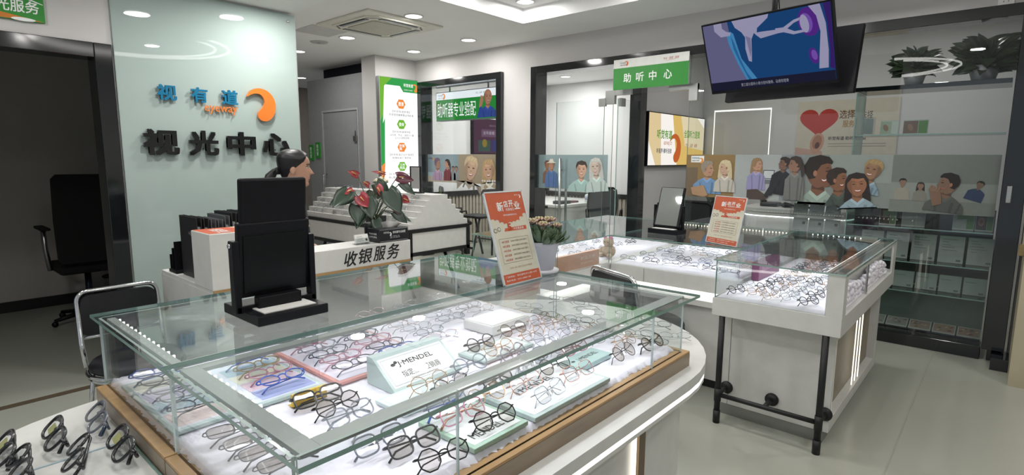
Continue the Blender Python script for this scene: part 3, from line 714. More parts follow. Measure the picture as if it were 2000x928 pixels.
def d_white(mb, fr, w, h):
    mb.rect(fr, 0, 0.42, 0, h, D0, ink('A3A9A8')); mb.rect(fr, 0.42, w, 0, h, D0, ink('858D90'))
    mb.poly(fr, [(0.26, 0.20), (0.36, 0.20), (0.37, 0.28), (0.27, 0.28)], D0 + E3, ink('3A3F45')); mb.poly(fr, [(0.267, 0.205), (0.355, 0.205), (0.362, 0.273), (0.275, 0.273)], D0 + 2 * E3, ink('BFC6C8')); mb.rect(fr, 0.22, 0.40, 0.15, 0.19, D0 + E3, ink('6B7075'))
    figure(mb, fr, 0.205, 0.33, 0.056, 'B58E76', '8F7656', '8F8DB4', D0 + 3 * E3, 0.75, 'long', True, 0, False, 1.45, 3.2)
    mb.poly(fr, [(0.13, 0.0), (0.13, 0.09), (0.22, 0.10), (0.33, 0.03), (0.30, 0.0)], D0 + 11 * E3, ink('4A3E3A'))
    figure(mb, fr, 0.45, 0.34, 0.056, '6E5548', '2E2622', '23262C', D0 + 12 * E3, -0.75, 'short', True, -0.12, False, 1.6, 4.0)
    mb.poly(fr, [(0.37, 0.20), (0.42, 0.19), (0.36, 0.05), (0.30, 0.03), (0.29, 0.05)], D0 + 20 * E3, ink('23262C'))
    figure(mb, fr, 0.545, 0.335, 0.066, '8A6A58', '38302C', '70726F', D0 + 21 * E3, -0.75, 'tail', True, 0, False, 1.2, 3.8)
film('window_film', 'printed film of a standing woman in lavender facing a man in a dark suit', -2.0, -1.385, 1.12, 1.542, 5.534, 'A3A9A8', 0.8, d_white)
def d_family(mb, fr, w, h):
    mb.rect(fr, 0, w, 0, h, D0, ink('7E8682')); mb.rect(fr, 0.2, w, 0.21, h, D0 + E3, ink('8A938E'))
    figure(mb, fr, 0.125, 0.285, 0.135, '74503C', '241C18', '8FA096', D0 + 2 * E3, 0.75, 'short', True, 0.0, True, 1.25, 0.85)
    figure(mb, fr, 0.275, 0.225, 0.095, '7C543C', '2A1F1A', '3F4A44', D0 + 11 * E3, 0.75, 'short', True, 0.12, True, 1.1, 1.2)
    figure(mb, fr, 0.53, 0.315, 0.080, '8A6A52', '9A8258', '7E96A4', D0 + 11 * E3, -0.45, 'short', True, -0.2, True, 1.1, 1.4)
    figure(mb, fr, 0.425, 0.185, 0.095, '8E6248', '1E1816', '8CA2AC', D0 + 21 * E3, 0.15, 'long', True, 0.1, True, 1.55, 0.9)
film('window_film', 'printed film of a laughing family of four close-up faces, on the glazing', -1.385, -0.72, 1.10, 1.542, 5.534, '7E8682', 0.82, d_family)
def d_sofa(mb, fr, w, h):
    mb.rect(fr, 0, w, 0, h, D0, ink('6C746F')); mb.rect(fr, 0, w, 0, 0.24, D0 + E3, ink('808883')); mb.rect(fr, 0, w, 0, 0.10, D0 + 2 * E3, ink('727A74'))
    figure(mb, fr, 0.08, 0.24, 0.030, '7C6555', '1E1B1A', '8C8A80', D0 + 3 * E3, 0.2, 'short', True, 0, False, 1.6, 3.6, False)
    figure(mb, fr, 0.20, 0.215, 0.028, '7C6555', '2A211E', '77786F', D0 + 3 * E3, -0.2, 'long', True, 0, False, 1.6, 3.2, False)
    figure(mb, fr, 0.565, 0.235, 0.028, '6F5B4E', '171717', '2A3B58', D0 + 3 * E3, -0.3, 'short', True, -0.3, False, 1.9, 3.4, False)
    figure(mb, fr, 0.375, 0.235, 0.078, '7A6050', '1C1816', '4E5450', D0 + 11 * E3, -0.75, 'short', True, -0.1, False, 1.55, 1.7)
    mb.poly(fr, [(0.26, 0.20), (0.30, 0.21), (0.335, 0.16), (0.345, 0.08), (0.29, 0.06), (0.27, 0.13)], D0 + 20 * E3, ink('7A6050'))
    for i in range(4): mb.poly(fr, [(0.252 + i * 0.016, 0.185 - i * 0.004), (0.268 + i * 0.018, 0.228 - i * 0.006), (0.278 + i * 0.018, 0.222 - i * 0.006), (0.266 + i * 0.016, 0.175)], D0 + 21 * E3, ink('84695A'))
film('window_film', 'printed film of a woman in grey with raised hands before a sofa', -0.72, -0.05, 1.08, 1.542, 5.534, '6C746F', 0.84, d_sofa)

# ------------------------------------------------------------------ banner light box in the hearing room
t = thing('light_box_banner', 'long glowing yellow and white light box seen through the hearing room glass', 'light box', (-3.2, 6.96, 1.41))
MB().box(-3.248, -3.20, 6.02, 7.62, 1.41, 2.05, BLACK, 0.004).build('housing', t)
fr = side(6.02, 1.41, -3.1995); mb = MB()
mb.rect(fr, 0.012, 1.588, 0.012, 0.628, 0.0005, lit('F2EDE6', 1.15))
mb.poly(fr, [(0.012, 0.628), (0.012, 0.3), (0.2, 0.012), (0.35, 0.012), (0.30, 0.628)], 0.001, lit('EBD4A4', 0.95)); mb.poly(fr, [(0.62, 0.628), (0.78, 0.012), (1.588, 0.012), (1.588, 0.35), (1.1, 0.628)], 0.001, lit('E6C372', 0.95)); mb.poly(fr, [(0.85, 0.628), (1.35, 0.628), (1.588, 0.5), (1.588, 0.2), (1.0, 0.25)], 0.0014, lit('EBDDB8', 0.95)); mb.build('lit_panel', t)
mb = MB(); mb.text(fr, '听觉有道', 0.22, 0.62, 0.33, 0.44, 0.002, lit('63B02C', 0.7), 0.03); mb.text(fr, 'earway.cn', 0.40, 0.62, 0.24, 0.30, 0.002, lit('D06A2C', 0.8), 0.01); mb.text(fr, '听视界·聚听连锁', 0.22, 0.62, 0.155, 0.215, 0.002, lit('3A4A6C', 0.6), 0.02)
mb.text(fr, '全国听力连锁', 0.96, 1.45, 0.36, 0.46, 0.002, lit('63B02C', 0.7), 0.02); mb.text(fr, '专业 · 温度 · 善美', 1.02, 1.38, 0.24, 0.29, 0.002, lit('B0522F', 0.7), 0.0, shear=0.3); mb.build('lettering', t)
mb = MB(); swoosh(mb, fr, 0.72, 0.22, 0.36, 0.002, lit('D9703A', 0.8)); mb.build('emblem', t)
# poster with the heart
t = thing('heart_poster', 'cream wall poster with a red heart above an ear, behind the glazing', 'poster', (-1.5, 7.65, 1.5))
fr = front(-2.03, 1.30, 7.64); w = 1.05
MB().pbox(fr, 0, w, 0, 0.90, -0.01, 0.004, mat('poster_cream', 'CFC8B8', 0.5)).build('board', t)
mb = MB(); RED = ink('B8382C')
hp = [(0.24 + 0.21 * (16 * math.sin(a) ** 3) / 16, 0.66 + 0.19 * (13 * math.cos(a) - 5 * math.cos(2 * a) - 2 * math.cos(3 * a) - math.cos(4 * a)) / 16) for a in [2 * PI * i / 40 for i in range(40)]]
mb.poly(fr, hp, 0.005, RED)
mb.poly(fr, ellipse(0.24, 0.40, 0.075, 0.12, 24, -0.2), 0.006, ink('C99C84')); mb.poly(fr, ellipse(0.24, 0.41, 0.05, 0.085, 20, -0.2), 0.007, ink('A97860')); mb.poly(fr, ellipse(0.245, 0.37, 0.025, 0.04, 16, -0.2), 0.008, ink('5E3428')); mb.poly(fr, ellipse(0.215, 0.30, 0.03, 0.035, 16), 0.0065, ink('C99C84'))
mb.poly(fr, [(0, 0), (0.36, 0), (0.30, 0.3), (0, 0.35)], 0.0045, ink('C9A396')); mb.build('picture', t)
mb = MB(); mb.text(fr, '选择', 0.46, 0.62, 0.68, 0.78, 0.005, ink('7A5A34'), 0.03); mb.text(fr, '服务', 0.50, 0.62, 0.58, 0.66, 0.005, ink('A8813A'), 0.02); mb.text(fr, '听觉有道·助听器连锁', 0.36, 0.75, 0.43, 0.475, 0.005, INKBLACK, 0.02); mb.text(fr, '选择', 0.68, 0.80, 0.66, 0.76, 0.005, ink('4A463F'), 0.01)
for i in range(2): mb.rect(fr, 0.36, 0.95, 0.385 - i * 0.03, 0.39 - i * 0.03, 0.005, ink('6A655C'))
mb.build('lettering', t)
# glowing niche
t = thing('lit_niche', 'wall panel outlined by a thin LED line, behind the hearing room glazing', 'wall panel', (-2.66, 7.65, 1.2))
fr = front(-3.08, 1.2, 7.648); MB().pbox(fr, 0, 0.74, 0, 0.95, 0, 0.008, ROOMW).build('panel', t)
mb = MB()
for a in ((0, 0.74, 0.93, 0.95), (0, 0.012, 0, 0.95), (0.728, 0.74, 0, 0.95)): mb.rect(fr, a[0], a[1], a[2], a[3], 0.009, emis('led_line', (1, 0.98, 0.9), 1.6))
mb.build('led_line', t)
# ================================================================== central oval table with the two glass cases
OAK = wood('oak_edge', '9C7B52', 'B08D5E', 0.4, 5.0, (6, 1, 8))
OAKSIDE = wood('oak_side', '80705E', '93836E', 0.35, 5.0, (6, 1, 8))
def stadium(cx, hx, y0, y1, off=0.0, n=22):
    r = hx - off
    return [(cx + r * math.cos(a), y1 + r * math.sin(a)) for a in [PI * i / n for i in range(n + 1)]] + [(cx + r * math.cos(a), y0 + r * math.sin(a)) for a in [PI + PI * i / n for i in range(n + 1)]]
fl = flat(0, 0, 0)
t = thing('oval_table', 'white oval-ended display table under the large glass showcases, in the foreground', 'table', (-1.31, 1.05, 0))
mb = MB(); mb.prism(fl, stadium(-1.31, 0.612, 0.46, 1.66), 0.765, 0.80, WHITE); mb.prism(fl, stadium(-1.31, 0.612, 0.46, 1.66, 0.002), 0.735, 0.748, WHITE); mb.prism(fl, stadium(-1.31, 0.612, 0.46, 1.66, 0.012), 0.74, 0.77, WHITE); mb.build('tabletop', t)
mb = MB(); mb.prism(fl, stadium(-1.31, 0.612, 0.46, 1.66, 0.006), 0.748, 0.765, LED); mb.build('edge_light', t)
mb = MB(); mb.prism(fl, stadium(-1.31, 0.612, 0.46, 1.66, 0.08), 0.08, 0.735, WHITE); mb.prism(fl, stadium(-1.31, 0.612, 0.46, 1.66, 0.13), 0.0, 0.08, GREY); mb.build('pedestal', t)
mb = MB()
mb.box(-0.785, -0.765, 1.46, 1.50, 0.06, 0.735, mat('bronze_strip', '6E5C48', 0.35, 0.5)); mb.build('pillar_trim', t)
mb = MB(); mb.box(-0.777, -0.765, 1.436, 1.444, 0.08, 0.73, emis('pillar_led', (1.0, 0.93, 0.78), 3.0)); mb.build('pillar_light', t)

STRIP = mat('led_profile', 'B4B8B6', 0.5)
def case_block(name, label, x0, x1, far):
    y0, y1, zt = 0.36, 1.765, 1.055
    t = thing(name, label, 'showcase', ((x0 + x1) / 2, (y0 + y1) / 2, 0.80), 'twin glass showcases')
    wx0, wx1 = (x0 + 0.03, x1) if far else (x0, x1 - 0.03)
    mb = MB(); mb.box(wx0, wx1, 0.352, 1.775, 0.80, 0.845, OAKSIDE); mb.box(wx0, wx1, 0.352, 1.775, 0.845, 0.853, OAK, 0.002); mb.build('wood_base', t)
    mb = MB(); mb.slab(x0, x1, y0, y1, zt - 0.009, zt, PANE, GREENGLASS); mb.build('top_glass', t)
    gx = x0 + 0.022 if far else x1 - 0.052
    for yy in (y0 + 0.015, y1 - 0.021):
        a, b = (gx, x1 - 0.004) if far else (x0 + 0.004, gx)
        MB().slab(a, b, yy, yy + 0.006, 0.853, zt - 0.009, PANE, PALEEDGE).build('side_glass', t)
    if far:
        MB().slab(gx - 0.006, gx, y0 + 0.022, y1 - 0.022, 0.853, zt - 0.009, PANE, PALEEDGE).build('back_glass', t)
    else:
        for a, b in ((y0 + 0.022, 0.715), (0.718, 1.535), (1.538, y1 - 0.022)):
            MB().slab(gx, gx + 0.006, a, b, 0.853, zt - 0.009, PANE, PALEEDGE).build('front_glass', t)
    # light profiles under the top
    mb = MB(); z0, z1 = zt - 0.018, zt - 0.0095
    a, b = x0 + 0.012, x1 - 0.012
    if not far:
        mb.box(a, b - 0.04, y0 + 0.03, y0 + 0.065, z0, z1, STRIP); mb.box(b - 0.075, b - 0.04, y0 + 0.0655, y1 - 0.0605, z0, z1, STRIP)
        mb.box(a, b - 0.04, y1 - 0.06, y1 - 0.03, z0, z1, STRIP); mb.box(a, a + 0.03, y0 + 0.0655, y1 - 0.0605, z0, z1, STRIP)
    else:
        mb.box(a + 0.03, b, y0 + 0.03, y0 + 0.05, z0, z1, STRIP); mb.box(b - 0.02, b, y0 + 0.0505, y1 - 0.03, z0, z1, STRIP)
    mb.build('light_profile', t)
    mb = MB(); n = 13 if far else 15; yy = y0 + (0.052 if far else 0.067)
    for i in range(n):
        x = a + 0.06 + (b - a - 0.14) * i / (n - 1); mb.box(x - 0.0025, x + 0.0025, yy, yy + 0.004, z0 - 0.003, z1 - 0.001, LED)
    mb.build('led_strip', t)
    for x in (a + 0.1, b - 0.1):
        area(t, (x, (y0 + y1) / 2, zt - 0.022), 0.02, CASE_W * 1.3, (0.95, 0.94, 1.0), (0, 0, 0), 'RECTANGLE', 1.25)
    return t
case_block('glass_showcase', 'far half of the big lit glass showcase, holding the tall black mirror and price board', -1.905, -1.312, True)
case_block('glass_showcase', 'near half of the big lit glass showcase, its long front edge facing the camera', -1.308, -0.725, False)
def fur_sheet(name, label, x0, x1, y0, y1, z0, z1, n=110, ragged=True):
    rnd = random.Random(5); mb = MB(); nx = max(8, int(n * (x1 - x0))); ny = max(8, int(n * (y1 - y0)))
    vv, ff = [], []
    for i in range(nx + 1):
        for j in range(ny + 1):
            ed = min(i, nx - i, j, ny - j)
            z = z1 - rnd.random() * 0.004 if ed > 0 else z0
            jx = (rnd.random() - 0.5) * 0.010 if ragged and ed <= 1 else 0; jy = (rnd.random() - 0.5) * 0.010 if ragged and ed <= 1 else 0
            vv.append((x0 + (x1 - x0) * i / nx + jx, y0 + (y1 - y0) * j / ny + jy, z))
    for i in range(nx):
        for j in range(ny):
            a = i * (ny + 1) + j; ff.append((a, a + ny + 1, a + ny + 2, a + 1))
    mb.add(vv, ff, FUR, True)
    return tag(mb.build(name), label, 'plush mat')
fur_sheet('plush_mat', 'white plush mat covering the floor of the big central showcase', -1.875, -0.795, 0.385, 1.74, 0.8535, 0.868)

# display boards lying on the plush
FZ = 0.869
MINT = mat('board_mint', 'AFC0BC', 0.4); CORAL = mat('board_coral', 'CE9089', 0.4)
def board(name, label, x0, x1, y0, y1, rim, face, cells, txt=None, th=0.010):
    t = thing(name, label, 'display board', ((x0 + x1) / 2, (y0 + y1) / 2, FZ), 'display boards in the big showcase')
    MB().box(x0, x1, y0, y1, FZ, FZ + th, rim, 0.002).build('board', t)
    fr = flat(0, 0, FZ + th); mb = MB(); mb.rect(fr, x0 + 0.012, x1 - 0.012, y0 + 0.012, y1 - 0.012, 0.0004, face)
    for (a, b, c, d_, m) in cells: mb.rect(fr, a, b, c, d_, 0.0009, ink(m))
    mb.build('printed_face', t)
    if txt: 
        f2 = Fr((0, 0, FZ + th), (0, 1, 0), (-1, 0, 0)); mb = MB(); mb.text(f2, txt[0], txt[1], txt[2], txt[3], txt[4], 0.0014, txt[5], txt[6]); mb.build('lettering', t)
xs = [-1.70, -1.615, -1.53, -1.445]
board('display_board', 'mint display board with pastel squares holding clear children glasses, left end of showcase', -1.74, -1.36, 0.56, 0.765, MINT, ink('D6DCE6'),
      [(-1.66, -1.595, 0.60, 0.75, 'AFC6D2'), (-1.59, -1.525, 0.60, 0.75, 'D6D7C4'), (-1.52, -1.455, 0.60, 0.75, 'D8C0CC'), (-1.45, -1.38, 0.60, 0.75, '9FA8D0')], ('Sunops', 0.615, 0.72, 1.685, 1.715, ink('6B7896'), 0.01))
board('display_board', 'long mint display board along the left end glass with dark children glasses', -1.76, -1.36, 0.385, 0.545, MINT, ink('D9DCE4'),
      [(-1.74, -1.66, 0.40, 0.535, 'DAD6C6'), (-1.65, -1.57, 0.40, 0.535, 'C4BFD8'), (-1.56, -1.48, 0.40, 0.535, 'B9CDD6'), (-1.47, -1.38, 0.40, 0.535, 'DCC9C4')])
board('display_board', 'coral-edged white display board full of colourful children glasses', -1.745, -1.335, 0.79, 1.125, CORAL, ink('DCD6E2'), [])
board('display_board', 'plain mint display tray under glasses in front of the wedge sign', -1.17, -1.05, 0.795, 0.99, mat('tray_clear', 'C3D3D3', 0.15), ink('CDD9D9'), [])
board('display_board', 'pale mint tray holding gold rimmed glasses behind the wedge sign', -1.27, -1.15, 1.18, 1.42, MINT, ink('D5DEDC'), [])
board('display_board', 'large white tray with mint border near the front glass', -1.01, -0.795, 0.99, 1.33, MINT, ink('E2E2E4'), [], ('J·MENDEL', 1.06, 1.22, 0.905, 0.935, INKBLACK, 0.01), 0.012)
board('display_board', 'white and green tray nearest the front glass, with three pairs of glasses', -0.99, -0.80, 0.79, 0.97, mat('tray_green', '9DB9A6', 0.4), ink('DADFDD'), [], ('MENDEL', 0.82, 0.92, 0.83, 0.855, INKBLACK, 0.01), 0.012)
# wedge sign and small teal block
t = thing('wedge_sign', 'white wedge sign with black brand lettering standing on the plush in the showcase', 'sign', (-1.25, 0.99, FZ))
f2 = Fr((-1.175, 0.86, FZ + 0.004), (0, 1, 0), Vector((-0.10, 0, 0.07)))
mb = MB(); fs = Fr((0, 0.86, 0), (1, 0, 0), (0, 0, 1)); mb.prism(fs, [(-1.172, FZ), (-1.172, FZ + 0.006), (-1.275, FZ + 0.078), (-1.30, FZ + 0.078), (-1.30, FZ)], -0.245, 0.0, MINT); mb.build('block', t)
mb = MB(); mb.rect(f2, 0.008, 0.237, 0.01, 0.112, 0.0035, PAPER)
for a in ((0.014, 0.231, 0.016, 0.0172), (0.014, 0.231, 0.104, 0.1052), (0.014, 0.0152, 0.016, 0.105), (0.230, 0.231, 0.016, 0.105)): mb.rect(f2, a[0], a[1], a[2], a[3], 0.004, ink('7C98A8'))
mb.build('printed_face', t)
mb = MB(); mb.text(f2, 'J·MENDEL', 0.06, 0.185, 0.068, 0.089, 0.0042, INKBLACK, 0.015); mb.text(f2, '指定授权经销商', 0.055, 0.19, 0.034, 0.056, 0.0042, INKBLACK, 0.01); mb.text(f2, 'Distribution authorized', 0.075, 0.17, 0.022, 0.028, 0.0042, INKBLACK, 0.0)
mb.poly(f2, ellipse(0.045, 0.082, 0.008, 0.005), 0.0042, INKBLACK); mb.poly(f2, ellipse(0.056, 0.088, 0.006, 0.005), 0.0042, INKBLACK); mb.build('lettering', t)
t = thing('brand_block', 'small teal brand block lying on the plush near the right end of the showcase', 'sign', (-0.935, 1.40, FZ))
MB().box(-0.975, -0.895, 1.31, 1.50, FZ, FZ + 0.016, mat('block_teal', '9DB8B6', 0.4), 0.002).build('block', t)
f2 = Fr((-0.935, 1.31, FZ + 0.016), (0, 1, 0), (-1, 0, 0)); mb = MB(); mb.text(f2, 'J·MENDEL', 0.06, 0.165, -0.012, 0.012, 0.0006, INKBLACK, 0.01); mb.poly(f2, ellipse(0.04, 0.004, 0.008, 0.005), 0.0006, INKBLACK); mb.build('lettering', t)
t = thing('riser_block', 'plain white riser block on the plush near the far right of the showcase', 'display block', (-1.40, 1.48, FZ))
MB().box(-1.47, -1.32, 1.395, 1.60, FZ, FZ + 0.035, WHITE, 0.004).build('block', t); MB().box(-1.46, -1.33, 1.405, 1.59, FZ + 0.035, FZ + 0.037, PAPER).build('pad', t)
t = thing('price_tag', 'small yellow card standing at the front corner of the coral-edged board', 'tag', (-1.305, 0.69, FZ))
MB().box(-1.308, -1.300, 0.64, 0.735, FZ, FZ + 0.034, mat('card_yellow', 'D9B53C', 0.5)).build('card', t); MB().box(-1.325, -1.30, 0.64, 0.735, FZ, FZ + 0.002, mat('card_yellow', 'D9B53C', 0.5)).build('foot', t)
# tray on the table at the left
t = thing('display_tray', 'white tray with a glass edge on the table end, lower left corner', 'tray', (-1.3, 0.1, 0.80))
MB().box(-1.56, -1.0, -0.10, 0.345, 0.80, 0.806, WHITE, 0.001).build('board', t)
mb = MB(); mb.box(-1.566, -1.56, -0.10, 0.351, 0.80, 0.807, mat('tray_edge_blue', '9FB6C0', 0.3)); mb.box(-1.56, -1.0, 0.345, 0.35, 0.80, 0.808, GREENGLASS); mb.build('edge_trim', t)

# ================================================================== black table mirrors
def mirror_front(name, label, loc, rz, w, h, tilt, face):
    """swing mirror facing local -y, base at z=0"""
    t = thing(name, label, 'mirror', (0, 0, 0)); bw = w * 1.22
    MB().box(-bw / 2, bw / 2, -0.045, 0.085, 0, 0.036, BLACK, 0.003).build('base', t)
    MB().box(-bw * 0.36, bw * 0.36, -0.038, 0.012, 0.0362, 0.040, PAPER).build('card', t)
    mb = MB()
    for s in (-1, 1): mb.box(s * (bw / 2 - 0.009) - 0.009, s * (bw / 2 - 0.009) + 0.009, 0.03, 0.058, 0.036, h * 0.62, BLACK, 0.003)
    mb.box(-bw / 2, bw / 2, 0.03, 0.058, 0.036, 0.055, BLACK, 0.002); mb.box(-bw * 0.27, bw * 0.27, 0.012, 0.045, 0.036, 0.072, BLACK, 0.003); mb.build('stand', t)
    M4 = Matrix.Translation((0, 0.045, h * 0.5)) @ Matrix.Rotation(tilt, 4, 'X')
    mb = MB(); mb.box(-w / 2, w / 2, -0.008, 0.008, -h * 0.36, h * 0.53, BLACK, 0.006, M4); mb.box(-w / 2 - 0.008, w / 2 + 0.008, -0.012, 0.012, -h * 0.36, h * 0.17, BLACK, 0.005, M4); mb.build('frame', t)
    mb = MB(); mb.box(-w / 2 + 0.012, w / 2 - 0.012, -0.0135, -0.0125, -h * 0.34, h * 0.51, face, 0, M4); mb.build('looking_glass', t)
    t.location = loc; t.rotation_euler = (0, 0, rz)
    return t
MIRR = mat('mirror_silver', 'E6E8E8', 0.02, 1.0, var=0.0)
def back_mirror():
    bx, by, z = -1.545, 0.727, 1.055
    t = thing('table_mirror', 'large black swing mirror seen from behind on the big glass showcase', 'mirror', (bx, by, z))
    mb = MB(); mb.box(-1.655, -1.435, 0.625, 0.828, z, z + 0.028, BLACK, 0.003); mb.build('base', t)
    MB().box(-1.535, -1.452, 0.65, 0.80, z + 0.0283, z + 0.031, PAPER).build('card', t)
    mb = MB()
    for y in (0.616, 0.834): mb.box(-1.555, -1.525, y - 0.009, y + 0.009, z + 0.02, 1.275, BLACK, 0.003)
    mb.box(-1.555, -1.525, 0.61, 0.84, z + 0.02, z + 0.04, BLACK, 0.002); mb.box(-1.535, -1.505, 0.66, 0.785, z + 0.02, z + 0.062, BLACK, 0.003); mb.build('stand', t)
    M4 = Matrix.Translation((-1.54, 0.727, 1.268)) @ Matrix.Rotation(math.radians(5), 4, 'Y')
    mb = MB(); mb.box(-0.008, 0.008, -0.096, 0.096, -0.15, 0.175, BLACK, 0.007, M4); mb.box(-0.012, 0.011, -0.103, 0.103, -0.155, 0.055, BLACK, 0.005, M4)
    mb.build('back_panel', t)
    mb = MB(); mb.box(0.0112, 0.0145, -0.09, 0.09, -0.142, 0.02, mat('mirror_cover', '0A0B0F', 0.22, spec=0.3), 0.001, M4); mb.build('cover_plate', t)
    mb = MB(); mb.box(-0.0135, -0.0122, -0.088, 0.088, -0.145, 0.165, MIRR, 0, M4); mb.build('looking_glass', t)
    mb = MB()
    for y in (0.606, 0.844): mb.lathe([(0.006, -0.004), (0.006, 0.004)], (-1.54, y, 1.262), CHROME, 12, True, Matrix.Rotation(PI / 2, 4, 'X'))
    mb.build('pivot_screw', t)
back_mirror()
mirror_front('table_mirror', 'small black swing mirror with a bright lamp reflected, on the corner showcase', (-1.865, 3.83, 0.9505), math.radians(-4), 0.20, 0.335, math.radians(-17), MIRR)

# ================================================================== acrylic price boards
def price_board(label, fr, w, h, foot, loc):
    t = thing('price_board', label, 'price board', loc, 'orange opening offer boards')
    ORG = ink('C25A36'); CRM = ink('CFCBB8'); TX = ink('6A5A4C')
    mb = MB(); mb.pbox(fr, 0, w, 0, h, -0.004, 0.0, PLACRYL); mb.pbox(fr, 0, w, 0, 0.004, 0.0, 0.004, PLACRYL)
    for a in ((0, 0.005, 0, h), (w - 0.005, w, 0, h), (0, w, h - 0.005, h), (0, w, 0, 0.004)): mb.pbox(fr, a[0], a[1], a[2], a[3], -0.005, 0.0022, mat('acrylic_edge', 'D5DADA', 0.2))
    mb.build('holder', t)
    foot(t)
    x0, x1, y0, y1 = 0.005, w - 0.005, 0.004, h - 0.005; S = (x1 - x0)
    X = lambda u: x0 + u * S
    Y = lambda v: y0 + v * (y1 - y0)
    mb = MB(); mb.rect(fr, x0, x1, y0, y1, 0.0004, CRM)
    top = [(X(0), Y(1)), (X(0), Y(0.735))]
    for i in range(9):
        u = (i + 0.5) / 9; dip = [0.70, 0.69, 0.66, 0.64, 0.65, 0.655, 0.665, 0.70, 0.735][i]
        for k in range(5):
            a = PI + PI * k / 4; top.append((X(u + 0.055 * math.cos(a)), Y(dip - 0.014 * math.sin(a))))
    top += [(X(1), Y(0.745)), (X(1), Y(1))]
    mb.poly(fr, top, 0.0009, ORG); mb.rect(fr, x0, x1, y0, Y(0.105), 0.0009, ORG)
    mb.poly(fr, [(X(0.30), Y(0.565)), (X(0.33), Y(0.60)), (X(0.92), Y(0.61)), (X(0.92), Y(0.565))], 0.0009, ORG)
    r0, r1, s0, s1 = 0.10, 0.90, 0.22, 0.49
    for a in ((r0, r1, s0, s0 + 0.003), (r0, r1, s1 - 0.003, s1), (r0, r0 + 0.005, s0, s1), (r1 - 0.005, r1, s0, s1)): mb.rect(fr, X(a[0]), X(a[1]), Y(a[2]), Y(a[3]), 0.0009, TX)
    for k, cx in enumerate((0.07, 0.17)): mb.add([fr.p(X(cx) + px, Y(0.585 + k * 0.012) + py, 0.001) for px, py in ellipse(0, 0, S * 0.045, S * 0.04, 14)], [tuple(range(14))], INKBLACK); mb.poly(fr, ellipse(X(cx), Y(0.585 + k * 0.012), S * 0.035, S * 0.03, 14), 0.0013, CRM)
    mb.build('printed_sheet', t)
    mb = MB()
    mb.text(fr, '新', X(0.24), X(0.41), Y(0.79), Y(0.895), 0.0014, INKWHITE, 0.03); mb.text(fr, '店', X(0.43), X(0.55), Y(0.83), Y(0.905), 0.0014, INKWHITE, 0.03); mb.text(fr, '开', X(0.57), X(0.69), Y(0.83), Y(0.905), 0.0014, INKWHITE, 0.03); mb.text(fr, '业', X(0.71), X(0.87), Y(0.80), Y(0.89), 0.0014, INKWHITE, 0.03)
    mb.text(fr, '钜惠相见', X(0.46), X(0.69), Y(0.79), Y(0.82), 0.0014, INKWHITE, 0.01); mb.text(fr, '视觉有道眼镜视光中心', X(0.36), X(0.74), Y(0.735), Y(0.755), 0.0014, INKWHITE, 0.005); mb.text(fr, '视有道', X(0.78), X(0.88), Y(0.955), Y(0.97), 0.0014, INKWHITE, 0.01)
    swoosh(mb, fr, X(0.92), Y(0.945), 0.04 * (y1 - y0), 0.0014, INKWHITE)
    mb.text(fr, '5', X(0.40), X(0.51), Y(0.57), Y(0.65), 0.0014, ink('B9431F'), 0.05); mb.text(fr, '大优惠套餐', X(0.55), X(0.84), Y(0.574), Y(0.60), 0.0014, INKWHITE, 0.01)
    for i, (a, b) in enumerate((('98元套餐', '(298元镜架+298元镜片)'), ('188元套餐', '(398元镜架+398元镜片)'), ('298元套餐', '(498元镜架+398元镜片)'), ('498元套餐', '(698元镜架+598元镜片)'), ('698元套餐', '(880元镜架+998元镜片)'))):
        v = 0.452 - i * 0.05
        mb.text(fr, a, X(0.16), X(0.35), Y(v - 0.012), Y(v + 0.014), 0.0014, ink('B9431F'), 0.01); mb.text(fr, b, X(0.40), X(0.85), Y(v - 0.012), Y(v + 0.014), 0.0014, TX, 0.0)
    mb.text(fr, '以科技、专业、温度为力量 让人人耳聪目明', X(0.22), X(0.83), Y(0.155), Y(0.175), 0.0014, ink('B0835F'), 0.0)
    mb.text(fr, '门店地址：视光服务中心路118号', X(0.06), X(0.92), Y(0.065), Y(0.085), 0.0014, INKWHITE, 0.0); mb.text(fr, '联系电话：0371-68881188', X(0.06), X(0.72), Y(0.025), Y(0.045), 0.0014, INKWHITE, 0.0); mb.build('lettering', t)
    return t
up = Vector((-0.105, 0, 0.321))
fr = Fr((-1.268, 1.40, 1.0585), (0, 1, 0), up)
def foot1(t):
    mb = MB(); mb.box(-1.43, -1.262, 1.40, 1.605, 1.055, 1.058, PLACRYL); mb.build('foot', t)
price_board('orange and cream offer board leaning back on the big showcase beside the potted succulent', fr, 0.207, 0.338, foot1, (-1.27, 1.5, 1.055))
a = math.radians(-25)
u = Vector((math.cos(a), math.sin(a), 0)); nb = Vector((-math.sin(a), math.cos(a), 0))
fr = Fr((-1.477, 3.632, 0.9535), u, nb * 0.07 + Vector((0, 0, 0.31)))
def foot2(t):
    f3 = Fr((-1.477, 3.632, 0.9505), u, nb); MB().pbox(f3, 0, 0.27, 0, 0.10, 0, 0.003, PLACRYL).build('foot', t)
price_board('smaller orange and cream offer board crossed by a ring reflection, on the rear corner showcase', fr, 0.27, 0.315, foot2, (-1.36, 3.6, 0.9505))

